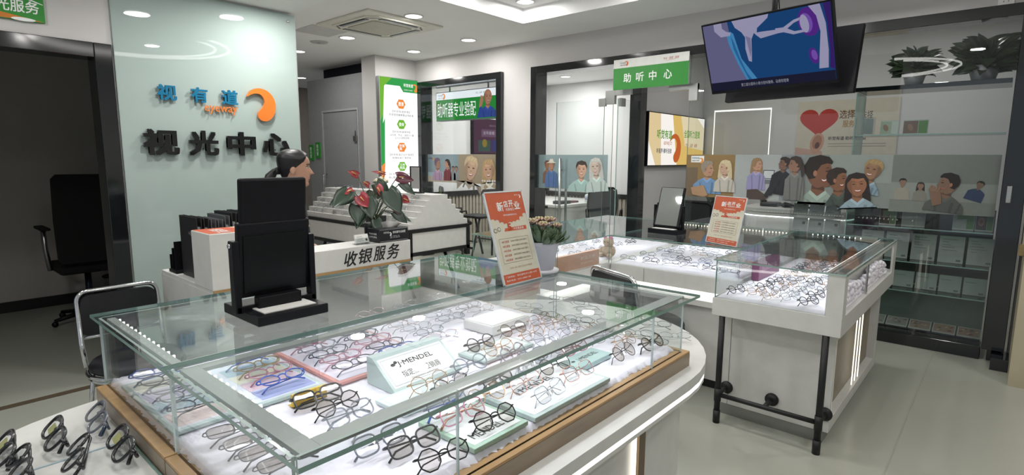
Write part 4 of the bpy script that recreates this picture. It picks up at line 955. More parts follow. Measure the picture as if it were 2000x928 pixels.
# ================================================================== potted succulent on the showcase
def succulent():
    cx, cy, z = -1.345, 1.70, 1.0555
    t = thing('potted_succulent', 'pink-tipped artificial succulent in a white pot behind the offer board', 'potted plant', (cx, cy, z))
    POT = mat('pot_white', 'CFCFD6', 0.45); 
    MB().lathe([(0.058, 0.0), (0.068, 0.003), (0.07, 0.012), (0.045, 0.014)], (cx, cy, z), POT, 28).build('saucer', t)
    MB().lathe([(0.043, 0.010), (0.048, 0.012), (0.066, 0.108), (0.070, 0.110), (0.071, 0.125), (0.066, 0.126), (0.062, 0.112), (1e-4, 0.108)], (cx, cy, z), POT, 32).build('pot', t)
    MB().lathe([(0.061, 0.112), (1e-4, 0.116)], (cx, cy, z), mat('soil_dark', '2A2622', 0.9), 24, False).build('soil', t)
    LG = mat('succulent_green', '5E7358', 0.5, var=0.15); LP = mat('succulent_pink', 'C9A79A', 0.5, var=0.12); LC = mat('succulent_cream', 'BDB38F', 0.5, var=0.12)
    rnd = random.Random(3); mb = MB(); mp = MB()
    def blade(q, o, dx, L, W, m_):
        sd = Vector((-dx.y, dx.x, 0.001)).normalized(); nn = sd.cross(dx)
        rows = []
        for u_, w_, b_ in ((0, .35, 0), (.35, .8, -.02), (.7, 1, -.03), (.9, .7, 0), (1, .12, .03)):
            c = o + dx * L * u_ - nn * L * b_
            rows.append([c - sd * W * w_ + nn * W * .25 * w_, c, c + sd * W * w_ + nn * W * .25 * w_])
        vv = [p for r_ in rows for p in r_]; k = len(vv); vv += [p - nn * 0.003 for p in vv]; ff = []
        for i in range(4):
            for e in range(2): a = i * 3 + e; ff += [(a, a + 1, a + 4, a + 3), (k + a, k + a + 3, k + a + 4, k + a + 1)]
            ff += [(i * 3, i * 3 + 3, k + i * 3 + 3, k + i * 3), (i * 3 + 2, k + i * 3 + 2, k + i * 3 + 5, i * 3 + 5)]
        q.add(vv, ff, m_, True)
    for k in range(95):                      # upright spoon-shaped leaves filling the pot
        a = rnd.random() * 2 * PI; rr = 0.05 * math.sqrt(rnd.random()); el = rnd.uniform(0.35, 1.25) if rr > 0.02 else rnd.uniform(1.0, 1.5)
        blade(mb, Vector((cx + rr * math.cos(a), cy + rr * math.sin(a), z + 0.112)), Vector((math.cos(a) * math.cos(el), math.sin(a) * math.cos(el), math.sin(el))), rnd.uniform(0.06, 0.092), rnd.uniform(0.010, 0.014), LG)
    for (ox, oy, oz, sc_) in ((-0.02, -0.045, 0.192, 1.0), (0.03, -0.03, 0.185, 0.9), (0.01, 0.03, 0.196, 1.0), (0.045, 0.035, 0.178, 0.8), (-0.03, 0.02, 0.195, 0.9)):
        for ringi in range(3):
            for k in range(7):
                a = 2 * PI * (k + 0.5 * (ringi % 2)) / 7 + rnd.random() * 0.2; el = math.radians(25 + ringi * 24)
                blade(mp, Vector((cx + ox, cy + oy, z + oz)), Vector((math.cos(a) * math.cos(el), math.sin(a) * math.cos(el), math.sin(el))), (0.033 - ringi * 0.006) * sc_, 0.012 * sc_, LP if ringi == 0 else LC)
    mb.build('outer_leaves', t); mp.build('rosette', t)
succulent()
# ================================================================== rear corner showcase (two arms) and the small showcase
def lower_case(t, x0, x1, y0, y1, front_y, front_x):
    """glazed box on white base; front_y: faces -Y at y0, front_x: faces +X at x1"""
    mb = MB(); mb.box(x0, x1, y0, y1, 0.64, 0.742, WHITE, 0.003); mb.build('box_base', t)
    mb = MB(); mb.slab(x0 - 0.004, x1 + (0.004 if front_x else 0), y0 - 0.006, y1, 0.942, 0.95, PANE, GREENGLASS); mb.build('top_glass', t)
    if front_y: MB().slab(x0, x1, y0 + 0.004, y0 + 0.010, 0.742, 0.942, PANE, GREENGLASS).build('front_glass', t)
    if front_x: MB().slab(x1 - 0.010, x1 - 0.004, y0 + (0 if not front_y else 0.012), y1 if front_y else 3.5, 0.742, 0.942, PANE, GREENGLASS).build('side_glass', t)
    MB().slab(x0, x1, y1 - 0.012, y1 - 0.006, 0.742, 0.942, PANE, GREENGLASS).build('back_glass', t)
t = thing('corner_showcase', 'rear glass showcase running left to right behind the black chair, mirror on top', 'showcase', (-1.7, 4.1, 0), 'corner showcase arms')
lower_case(t, -2.121, -1.2, 3.5, 4.7, True, False)
mb = MB(); mb.box(-2.13, -1.2, 3.66, 4.66, 0.06, 0.64, WHITE); mb.box(-2.13, -1.2, 3.46, 3.66, 0.55, 0.59, WHITE, 0.002); mb.box(-2.13, -1.2, 3.50, 3.66, 0.06, 0.55, WHITE); mb.build('cabinet', t)
mb = MB(); mb.box(-2.13, -1.2, 3.52, 4.6, 0.0, 0.06, BLACKMATT); mb.build('plinth', t)
MB().box(-1.853, -1.850, 3.4985, 3.5, 0.645, 0.738, mat('joint_dark', '7D7C78', 0.6)).build('panel_joint', t)
MB().box(-1.853, -1.850, 3.4985, 3.5, 0.06, 0.55, mat('joint_dark', '7D7C78', 0.6)).build('panel_joint', t)
mb = MB(); mb.box(-2.12, -1.21, 3.56, 3.64, 0.632, 0.6395, LED); mb.build('ledge_light', t)
mb = MB()
for i in range(36): mb.box(-2.1 + i * 0.025, -2.092 + i * 0.025, 4.62, 4.625, 0.928, 0.94, LEDWARM)
mb.build('led_strip', t)
for yy in (3.75, 4.5): area(t, (-1.66, yy, 0.935), 0.85, CASE_W * 0.9, (0.95, 0.96, 1.0), (0, 0, 0), 'RECTANGLE', 0.02)
t = thing('corner_showcase', 'rear glass showcase arm running away behind the succulent, peach card inside', 'showcase', (-2.5, 3.8, 0), 'corner showcase arms')
lower_case(t, -2.9, -2.13, 2.85, 4.7, False, True)
MB().slab(-2.9, -2.13, 2.856, 2.862, 0.742, 0.942, PANE, GREENGLASS).build('front_glass', t)
mb = MB(); mb.box(-2.86, -2.30, 2.9, 4.66, 0.06, 0.64, WHITE); mb.box(-2.30, -2.14, 2.87, 3.5, 0.06, 0.55, WHITE); mb.box(-2.32, -2.09, 2.86, 3.48, 0.55, 0.59, WHITE, 0.002); mb.build('cabinet', t)
MB().box(-2.84, -2.16, 2.9, 4.6, 0, 0.06, BLACKMATT).build('plinth', t)
MB().box(-2.27, -2.2, 2.88, 3.48, 0.632, 0.6395, LED).build('ledge_light', t)
for yy in (3.3, 4.2): area(t, (-2.5, yy, 0.935), 0.6, CASE_W * 0.6, (0.95, 0.96, 1.0), (0, 0, 0), 'RECTANGLE', 0.02)
fur_sheet('plush_mat', 'white plush mat inside the rear left-to-right showcase', -2.10, -1.22, 3.53, 4.66, 0.7425, 0.756, 60, False)
fur_sheet('plush_mat', 'white plush mat inside the showcase arm behind the succulent', -2.86, -2.22, 3.3, 4.66, 0.7425, 0.756, 60, False)
t = thing('peach_card', 'peach printed card along the glass of the showcase behind the succulent', 'display card', (-2.20, 3.15, 0.7425))
MB().box(-2.20, -2.17, 2.90, 3.42, 0.7425, 0.85, mat('card_peach', 'D9A98F', 0.4), 0.002).build('block', t)
fr = side(2.9, 0.7425, -2.1695); mb = MB(); mb.text(fr, '新品上市', 0.28, 0.46, 0.055, 0.08, 0.0006, ink('F0E4DA'), 0.01); mb.text(fr, '欢迎选购', 0.28, 0.44, 0.025, 0.04, 0.0006, ink('F0E4DA'), 0.0); mb.build('lettering', t)
t = thing('plush_toy', 'small beige plush toy with pink ears inside the rear showcase corner', 'soft toy', (-2.24, 3.66, 0.757))
BEI = mat('plush_beige', 'B9A58E', 0.95, var=0.15, scale=40, bump=0.6)
mb = MB(); mb.ell((-2.24, 3.66, 0.80), (0.055, 0.05, 0.05), BEI); mb.ell((-2.235, 3.645, 0.868), (0.042, 0.04, 0.038), BEI)
for s in (-1, 1): mb.ell((-2.24 + s * 0.05, 3.64, 0.80), (0.018, 0.02, 0.032), BEI, 10, 6); mb.ell((-2.24 + s * 0.035, 3.62, 0.770), (0.02, 0.035, 0.018), BEI, 10, 6)
mb.build('body', t)
mb = MB(); PK = mat('plush_pink', 'D98FB0', 0.9)
for s in (-1, 1): mb.ell((-2.235 + s * 0.026, 3.64, 0.902), (0.014, 0.008, 0.018), PK, 10, 6)
mb.build('ear', t)
mb = MB()
for s in (-1, 1): mb.ell((-2.23 + s * 0.014, 3.606, 0.872), (0.004, 0.003, 0.004), INKBLACK, 8, 5)
mb.build('eye', t)

# ------------------------------------------------------------------ small showcase on black pipe legs
t = thing('small_showcase', 'white glass-topped showcase on a cabinet with black pipe legs at right', 'showcase', (-0.86, 3.9, 0))
x0, x1, y0, y1 = -1.175, -0.54, 3.045, 4.70
mb = MB(); mb.box(x0 - 0.005, x1, y0, y1, 0.632, 0.732, WHITE, 0.002); mb.box(x1 - 0.075, x1, y0, y0 + 0.02, 0.732, 0.943, WHITE); mb.box(x1 - 0.012, x1, y0 + 0.02, y0 + 0.075, 0.732, 0.943, WHITE); mb.box(x1 - 0.012, x1, y1 - 0.12, y1, 0.732, 0.943, WHITE)
mb.box(x1 - 0.012, x1, y0 + 0.075, y1 - 0.12, 0.918, 0.943, WHITE); mb.build('box_base', t)
MB().box(x1 - 0.02, x1 - 0.012, 3.72, 3.75, 0.732, 0.92, STEEL).build('divider_post', t)
MB().box(x1 - 0.080, x1 - 0.074, y0 + 0.022, y1 - 0.02, 0.732, 0.925, WHITE).build('lining_panel', t)
MB().slab(x0 - 0.006, x1 + 0.006, y0 - 0.01, y1, 0.943, 0.951, PANE, GREENGLASS).build('top_glass', t)
MB().slab(x0 + 0.004, x1 - 0.077, y0 + 0.004, y0 + 0.010, 0.732, 0.943, PANE, GREENGLASS).build('front_glass', t)
MB().slab(x0 + 0.002, x0 + 0.008, y0 + 0.012, y1, 0.732, 0.943, PANE, GREENGLASS).build('side_glass', t)
mb = MB(); mb.box(x1 - 0.095, x1 - 0.08, y0 + 0.05, y1 - 0.05, 0.93, 0.942, STRIP); mb.build('light_profile', t)
mb = MB()
for i in range(60): mb.box(x1 - 0.1, x1 - 0.094, y0 + 0.08 + i * 0.026, y0 + 0.088 + i * 0.026, 0.93, 0.941, LED)
for i in range(10): mb.box(x0 + 0.1 + i * 0.035, x0 + 0.106 + i * 0.035, y1 - 0.03, y1 - 0.025, 0.93, 0.941, LED)
mb.build('led_strip', t)
area(t, (-0.68, 3.85, 0.928), 0.02, CASE_W * 1.2, (0.95, 0.96, 1.0), (0, 0, 0), 'RECTANGLE', 1.4)
area(t, (-1.05, 3.85, 0.928), 0.02, CASE_W * 1.2, (0.95, 0.96, 1.0), (0, 0, 0), 'RECTANGLE', 1.4)
cb = MB(); cb.box(-1.163, -0.63, 3.2, 4.55, 0.065, 0.632, WHITE); cb.box(-0.63, -0.585, 3.2, 3.235, 0.13, 0.565, WHITE); cb.box(-0.63, -0.585, 4.47, 4.55, 0.13, 0.565, WHITE); cb.box(-0.63, -0.585, 3.2, 4.55, 0.065, 0.13, WHITE); cb.box(-0.63, -0.585, 3.2, 4.55, 0.565, 0.632, WHITE)
cb = cb.build('cabinet', t)
JD = mat('joint_dark', '7D7C78', 0.6)
MB().box(-1.120, -1.117, 3.1985, 3.2, 0.065, 0.63, JD).build('panel_joint', cb)
MB().box(-0.645, -0.642, 3.1985, 3.2, 0.065, 0.60, JD).build('panel_joint', cb)
MB().box(-0.632, -0.628, 3.26, 4.47, 0.13, 0.565, mat('niche_brown', '8A806F', 0.4)).build('niche_panel', cb)
for y in (3.262, 3.30, 3.84, 3.93, 4.02):
    MB().tube([(-0.600, y, 0.131), (-0.600, y, 0.564)], 0.0035, emis('led_tube_warm', (1.0, 0.93, 0.78), 1.8), 8).build('light_tube', cb)
MB().box(-1.156, -0.61, 3.2, 4.5, 0.0, 0.063, mat('plinth_grey', '8B8C88', 0.35, 0.4)).build('plinth', t)
for x in (-1.125, -0.605):
    mb = MB(); mb.tube([(x, 3.06, 0.0), (x, 3.06, 0.632)], 0.0165, BLACKMATT, 14)
    for z in (0.0, 0.13): mb.tube([(x, 3.06, z), (x, 3.06, z + 0.075)], 0.0195, BLACKMATT, 14)
    mb.build('leg', t)
mb = MB(); mb.tube([(-1.125, 3.06, 0.168), (-0.605, 3.06, 0.168)], 0.013, BLACKMATT, 12); mb.build('foot_rail', t)
for x in (-1.125, -0.872, -0.605):
    mb = MB(); mb.tube([(x, 3.06, 0.168), (x, 3.199, 0.168)], 0.013, BLACKMATT, 12); mb.lathe([(0.036, 0.0), (0.036, 0.012), (0.02, 0.02), (0.014, 0.022)], (x, 3.2, 0.168), BLACKMATT, 20, True, Matrix.Rotation(PI / 2, 4, 'X')); mb.build('wall_flange', t)
fur_sheet('plush_mat', 'white plush mat inside the small showcase at right', x0 + 0.012, x1 - 0.03, y0 + 0.022, y1 - 0.03, 0.7325, 0.75, 60, False)
rnd = random.Random(9); k = 0
for (ya, yb, lab) in ((3.13, 3.68, 'fluffy white cushion in the near side opening of the small showcase'), (3.78, 4.5, 'fluffy white cushion in the far side opening of the small showcase')):
    mb = MB()
    for i in range(150):
        u_ = rnd.random(); mb.ell((x1 - 0.044 + rnd.uniform(-0.014, 0.012), ya + (yb - ya) * u_, 0.748 + rnd.random() * (0.035 + 0.06 * math.sin(PI * u_) ** 0.5)), (0.015, rnd.uniform(0.012, 0.03), rnd.uniform(0.010, 0.018)), FUR, 8, 5, Matrix.Rotation(rnd.uniform(-.6, .6), 4, 'X'))
    mb.ell((x1 - 0.046, (ya + yb) / 2, 0.765), (0.02, (yb - ya) / 2, 0.032), FUR, 12, 8)
    tag(mb.build('fluffy_cushion'), lab, 'cushion')
t = thing('purple_sign', 'small purple counter sign inside the small showcase', 'sign', (-1.12, 3.8, 0.75))
MB().box(-1.145, -1.10, 3.56, 3.98, 0.7505, 0.865, mat('sign_purple', '6E3A5C', 0.4), 0.003).build('block', t)
fr = side(3.56, 0.7505, -1.0995); mb = MB(); mb.text(fr, '品质镜架', 0.05, 0.36, 0.05, 0.085, 0.0006, ink('B99AB0'), 0.0); mb.build('lettering', t)
# ================================================================== stepped display and its table
X0, X1_, YF, YB, ZT = -6.72, -4.60, 3.60, 4.44, 0.755
t = thing('stepped_display', 'white double-sided stair display covered with metal eyeglasses, on a black table', 'display stand', (-5.66, 4.02, ZT))
n = 6; st = 0.345 / n; dy = 0.36 / n
prof = [(YF, ZT)]
for i in range(n): prof += [(YF + i * dy, ZT + (i + 1) * st), (YF + (i + 1) * dy, ZT + (i + 1) * st)]
prof = prof[:-1] + [(YF + n * dy - dy + (YB - YF) - 2 * (n - 1) * dy, ZT + n * st)]
back = [(YF + YB - y, z) for y, z in prof[:-2]][::-1]
TIERS = []
fr = Fr((X0, 0, 0), (0, 1, 0), (0, 0, 1))
MB().prism(fr, prof + [(YF + YB - prof[-2][0], ZT + n * st)] + back[1:] if False else prof[:-1] + [(YF + YB - prof[-2][0], ZT + n * st)] + back, 0.0, X1_ - X0, WHITE).build('steps', t)
mb = MB()
for i in range(n): mb.box(X0, X1_ - 0.01, YF + i * dy - 0.001, YF + i * dy, ZT + (i + 1) * st - 0.003, ZT + (i + 1) * st, mat('step_edge_grey', 'B8B7B4', 0.5))  # thin strip, slightly greyer than the steps, along each front edge
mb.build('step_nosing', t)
t = thing('display_table', 'black framed table with white panels carrying the stair display', 'table', (-5.66, 4.02, 0))
mb = MB()
a, b, c, d = X0 - 0.02, X1_ + 0.02, YF - 0.02, YB + 0.02
mb.box(a, b, c, d, 0.715, 0.755, BLACKMATT, 0.003)
for (x, y) in ((a, c), (b - 0.05, c), (a, d - 0.05), (b - 0.05, d - 0.05)): mb.box(x, x + 0.05, y, y + 0.05, 0.40, 0.715, BLACKMATT)
mb.box(a, b, c, c + 0.05, 0.47, 0.51, BLACKMATT); mb.box(a, b, d - 0.05, d, 0.47, 0.51, BLACKMATT); mb.box(b - 0.05, b, c, d, 0.47, 0.51, BLACKMATT); mb.box(a, a + 0.05, c, d, 0.47, 0.51, BLACKMATT); mb.build('frame', t)
mb = MB(); mb.box(a + 0.01, b - 0.01, c + 0.01, c + 0.03, 0.51, 0.715, WHITE); mb.box(b - 0.03, b - 0.01, c + 0.03, d - 0.03, 0.51, 0.715, WHITE); mb.box(a + 0.01, b - 0.01, d - 0.03, d - 0.01, 0.51, 0.715, WHITE); mb.build('side_panel', t)
for y in (c + 0.12, d - 0.12):
    for s in ((-1, a + 0.35), (1, b - 0.35)):
        mb = MB(); mb.tube([(s[1], y, 0.49), (s[1] + s[0] * 0.28, y, 0.0)], 0.02, BLACKMATT, 6); mb.build('leg', t)
BROWNCASE = mat('case_black', '1B1C1D', 0.4)
tag(MB().box(-5.30, -4.98, 3.55, 3.60, 0.78, 0.88, BROWNCASE, 0.006).build('planter_box'), 'small black box on the display table edge behind the red flowers', 'box')
# small white-flowered plant on top of the stairs and dark slim display stand
t = thing('small_potted_flower', 'small cream flowering plant on top of the stair display', 'potted plant', (-5.66, 4.02, ZT + n * st))
MB().lathe([(0.03, 0), (0.045, 0.055), (0.042, 0.055), (1e-4, 0.05)], (-5.66, 4.02, ZT + n * st), WHITE, 20).build('pot', t)
rnd = random.Random(2); mb = MB(); m2 = MB()
for i in range(60):
    a_, r_ = rnd.random() * 2 * PI, 0.09 * math.sqrt(rnd.random()); p = Vector((-5.66 + r_ * math.cos(a_), 4.02 + r_ * math.sin(a_), ZT + n * st + 0.10 + 0.05 * (1 - r_ / 0.1) + rnd.random() * 0.02))
    mb.ell(p, (0.014, 0.014, 0.011), mat('petal_cream', 'CFC8AE', 0.7), 8, 5)
for i in range(26):
    a_ = rnd.random() * 2 * PI; p = Vector((-5.66, 4.02, ZT + n * st + 0.06)); m2.tube([p, p + Vector((0.09 * math.cos(a_), 0.09 * math.sin(a_), 0.045))], [0.004, 0.010], mat('leaf_dull_green', '66755A', 0.6), 5)
mb.build('blossoms', t); m2.build('foliage', t)
t = thing('display_mirror', 'slim black framed upright mirror on the stair display in front of the light box', 'mirror', (-5.0, 4.02, ZT + n * st))
mb = MB()
for x in (-5.08, -4.91): mb.box(x - 0.006, x + 0.006, 4.01, 4.03, ZT + n * st, ZT + n * st + 0.30, BLACKMATT)
mb.box(-5.08, -4.91, 4.01, 4.03, ZT + n * st + 0.29, ZT + n * st + 0.30, BLACKMATT); mb.box(-5.10, -4.89, 3.98, 4.06, ZT + n * st, ZT + n * st + 0.015, BLACKMATT); mb.build('frame', t)
MB().box(-5.074, -4.916, 4.015, 4.025, ZT + n * st + 0.05, ZT + n * st + 0.29, MIRR).build('looking_glass', t)

# ================================================================== cashier desk
t = thing('cashier_desk', 'white L-shaped cashier desk with a tall block and black brush lettering', 'desk', (-3.2, 1.66, 0))
mb = MB()
mb.box(-3.14, -2.90, 1.05, 1.52, 0.835, 1.12, WHITE, 0.003)
mb.box(-3.66, -2.90, 1.05, 1.62, 0.0, 0.82, WHITE)
mb.box(-3.66, -2.905, 1.052, 1.62, 0.82, 0.842, WHITE, 0.003)
mb.box(-3.12, -2.90, 1.52, 2.28, 0.837, 0.965, WHITE, 0.003); mb.box(-3.22, -2.98, 1.62, 2.26, 0.0, 0.82, WHITE)
mb.build('body', t)
MB().box(-3.12, -2.898, 1.053, 2.282, 0.818, 0.837, OAK, 0.002).build('oak_trim', t)
fr = side(0, 0, -2.8995); mb = MB()
for ch, y0, y1, z0, z1 in (('收', 1.785, 1.88, 0.852, 0.942), ('银', 1.885, 1.985, 0.856, 0.948), ('服', 1.99, 2.085, 0.860, 0.95), ('务', 2.09, 2.19, 0.858, 0.955)): mb.text(fr, ch, y0, y1, z0, z1, 0.0, INKBLACK, 0.012, 0.002, 0.25)
mb.build('lettering', t)
t = thing('leaflet', 'orange and cream offer leaflet lying on the tall desk block', 'leaflet', (-3.02, 1.25, 1.121))
MB().box(-3.135, -2.905, 1.055, 1.46, 1.1203, 1.1213, ink('D3CDB8')).build('sheet', t)
fr = Fr((-2.905, 1.055, 1.1214), (0, 1, 0), (-1, 0, 0)); mb = MB(); mb.poly(fr, [(0, 0), (0.16, 0), (0.19, 0.05), (0.16, 0.11), (0.2, 0.17), (0.17, 0.23), (0, 0.23)], 0.0002, ink('B5502F')); mb.build('print', t)
mb = MB(); f2 = Fr((-3.1, 1.075, 1.1217), (1, 0, 0), (0, 1, 0)); mb.text(f2, '新店开业', 0.02, 0.17, 0.03, 0.10, 0.0002, INKWHITE, 0.02)
for i in range(5): mb.rect(f2, 0.03, 0.16, 0.20 + i * 0.03, 0.21 + i * 0.03, 0, ink('7A6A58'))
mb.build('lettering', t)
# black binders
BIND = mat('binder_black', '202124', 0.45); BINDG = mat('binder_grey', '55585B', 0.45)
for i in range(10):
    y = 1.09 + i * 0.036; x0 = -3.42 + 0.006 * (i % 3); g = i in (2, 3, 4); h = 0.335 - 0.006 * (i % 4) if i < 5 else 0.345 + 0.004 * (i % 2)
    lab = ['black catalogue binder at the near end of the row on the cashier desk', 'second binder of the row, right behind the foremost black one', 'grey binder, third in the row on the cashier desk', 'grey binder in the middle of the desk row, fourth from the near end', 'grey binder nearest to the far black ones', 'black binder just behind the grey ones on the desk', 'black binder, sixth from the near end of the desk row', 'taller black binder in the far half of the desk row', 'black binder second from the far end of the desk row', 'black binder at the far end of the desk row, by the mirror'][i]
    t = thing('catalogue_binder', lab, 'binder', (-3.3, y, 0.8425), 'catalogue binders on the cashier desk')
    m = BINDG if g else BIND
    mb = MB(); mb.box(x0, -3.17, y, y + 0.004, 0.8425, 0.8425 + h, m, 0.001); mb.box(x0, -3.17, y + 0.022, y + 0.026, 0.8425, 0.8425 + h, m, 0.001); mb.box(x0, x0 + 0.004, y, y + 0.026, 0.8425, 0.8425 + h, m); mb.build('cover', t)
    MB().box(x0 + 0.012, -3.18, y + 0.005, y + 0.021, 0.846, 0.8425 + h - 0.05, mat('binder_pages', '9C9C9A', 0.7)).build('pages', t)
    if i == 0:
        fr = front(x0, 0.8425, y); mb = MB(); mb.text(fr, 'HOYA', 0.13, 0.20, h - 0.10, h - 0.08, 0.0005, ink('9A9A98'), 0.0); mb.build('lettering', t)
t = thing('file_tray', 'low black plastic file tray beside the binders on the cashier desk', 'tray', (-3.5, 1.2, 0.8425))
mb = MB()
for x in (-3.56, -3.52, -3.48): mb.box(x, x + 0.004, 1.07, 1.40, 0.8425, 0.8425 + 0.10 + (x + 3.56), BLACK, 0.001)
mb.build('divider', t)
MB().box(-3.57, -3.45, 1.065, 1.41, 0.8425, 0.86, BLACK, 0.002).build('base', t)
# tissue box
t = thing('tissue_box', 'black printed tissue box with a white tissue on the cashier desk', 'tissue box', (-2.98, 2.16, 0.9655))
NB = mat('tissue_box_navy', '16181F', 0.4)
MB().box(-3.035, -2.912, 2.045, 2.272, 0.9655, 1.052, NB, 0.003).build('box', t)
fr = side(2.045, 0.9655, -2.9115); mb = MB(); mb.text(fr, '听觉有道', 0.035, 0.075, 0.056, 0.068, 0.0003, INKWHITE, 0.01); mb.text(fr, '助听器专业验配', 0.105, 0.205, 0.052, 0.068, 0.0003, INKWHITE, 0.02); mb.text(fr, '地址：视光中心一楼', 0.085, 0.155, 0.033, 0.038, 0.0003, INKWHITE); mb.text(fr, '电话：0371-68881188', 0.085, 0.16, 0.024, 0.029, 0.0003, INKWHITE)
swoosh(mb, fr, 0.085, 0.05, 0.024, 0.0003, INKWHITE)
f2 = front(-3.035, 0.9655, 2.0445); mb.text(f2, '专注听力健康', 0.02, 0.10, 0.048, 0.06, 0.0003, INKWHITE, 0.01); mb.text(f2, '让世界充满声音', 0.02, 0.10, 0.028, 0.04, 0.0003, INKWHITE, 0.01)
for a in (0.006, 0.08): mb.rect(fr, 0.006, 0.221, a, a + 0.001, 0.0003, INKWHITE)
mb.build('lettering', t)
mb = MB(); TS = mat('tissue_white', 'DAD8D6', 0.8); vv = []; ff = []
for i in range(9):
    for j in range(5):
        u_, v_ = i / 8, j / 4; vv.append((-2.975 + 0.02 * math.sin(u_ * 9) * v_ + 0.015 * v_, 2.12 + u_ * 0.11 - 0.02 * v_ * math.cos(u_ * 3), 1.050 + v_ * 0.05 * (1 - 0.75 * abs(u_ - 0.25))))
for i in range(8):
    for j in range(4): a_ = i * 5 + j; ff.append((a_, a_ + 5, a_ + 6, a_ + 1))
mb.add(vv, ff, TS, True); mb.build('tissue', t)
t = thing('card_holder', 'clear holder with white business cards beside the tissue box', 'card holder', (-2.97, 1.96, 0.9655))
fr = Fr((-2.955, 1.905, 0.9725), (0, 1, 0), Vector((-0.02, 0, 0.05)))
mb = MB(); mb.pbox(fr, 0, 0.10, 0, 0.03, 0.006, 0.008, PLACRYL); mb.pbox(fr, 0, 0.10, 0, 0.055, -0.012, -0.010, PLACRYL); mb.box(-3.0, -2.945, 1.905, 2.005, 0.9655, 0.968, PLACRYL); mb.build('holder', t)
mb = MB(); mb.pbox(fr, 0.004, 0.096, 0.002, 0.056, -0.009, 0.004, PAPER)
for i in range(4): mb.rect(fr, 0.012, 0.06 - 0.008 * (i % 2), 0.012 + i * 0.009, 0.0145 + i * 0.009, 0.0045, GREY)
mb.rect(fr, 0.072, 0.086, 0.012, 0.026, 0.0045, INKBLACK); mb.build('cards', t)

# ------------------------------------------------------------------ anthurium
def leafshape(n=14):
    pts = []
    for i in range(n):
        u_ = i / (n - 1); w = math.sin(PI * u_ ** 0.62) ** 0.9
        pts.append((u_, w))
    return pts
def leaf(mb, o, d, up, L, W, m, droop=0.25, lobe=0.14, th=0.0015):
    """heart-shaped blade from base o along d, face normal near up"""
    d = Vector(d).normalized(); s = d.cross(Vector(up)).normalized(); nn = s.cross(d)
    vv, ff = [], []; N = 10
    for i in range(N + 1):
        u_ = i / N; w = W * (math.sin(PI * min(1, (u_ * 0.86 + 0.14)) ** 0.75)) if i < N else 0.0005
        c = Vector(o) + d * L * u_ - nn * droop * L * u_ * u_
        for k, q in enumerate((-1, -0.5, 0, 0.5, 1)):
            back = -d * lobe * L * (1 - u_) ** 3 * abs(q)
            vv.append(c + s * w * q + nn * (0.10 * W * abs(q)) + back)
    nvt = len(vv); vv += [v - nn * th for v in vv]
    for i in range(N):
        for k in range(4):
            a = i * 5 + k; ff.append((a, a + 1, a + 6, a + 5)); ff.append((nvt + a, nvt + a + 5, nvt + a + 6, nvt + a + 1))
    for i in range(N): 
        for k in (0, 4): a = i * 5 + k; ff.append((a, a + 5, nvt + a + 5, nvt + a))
    mb.add(vv, ff, m, True)
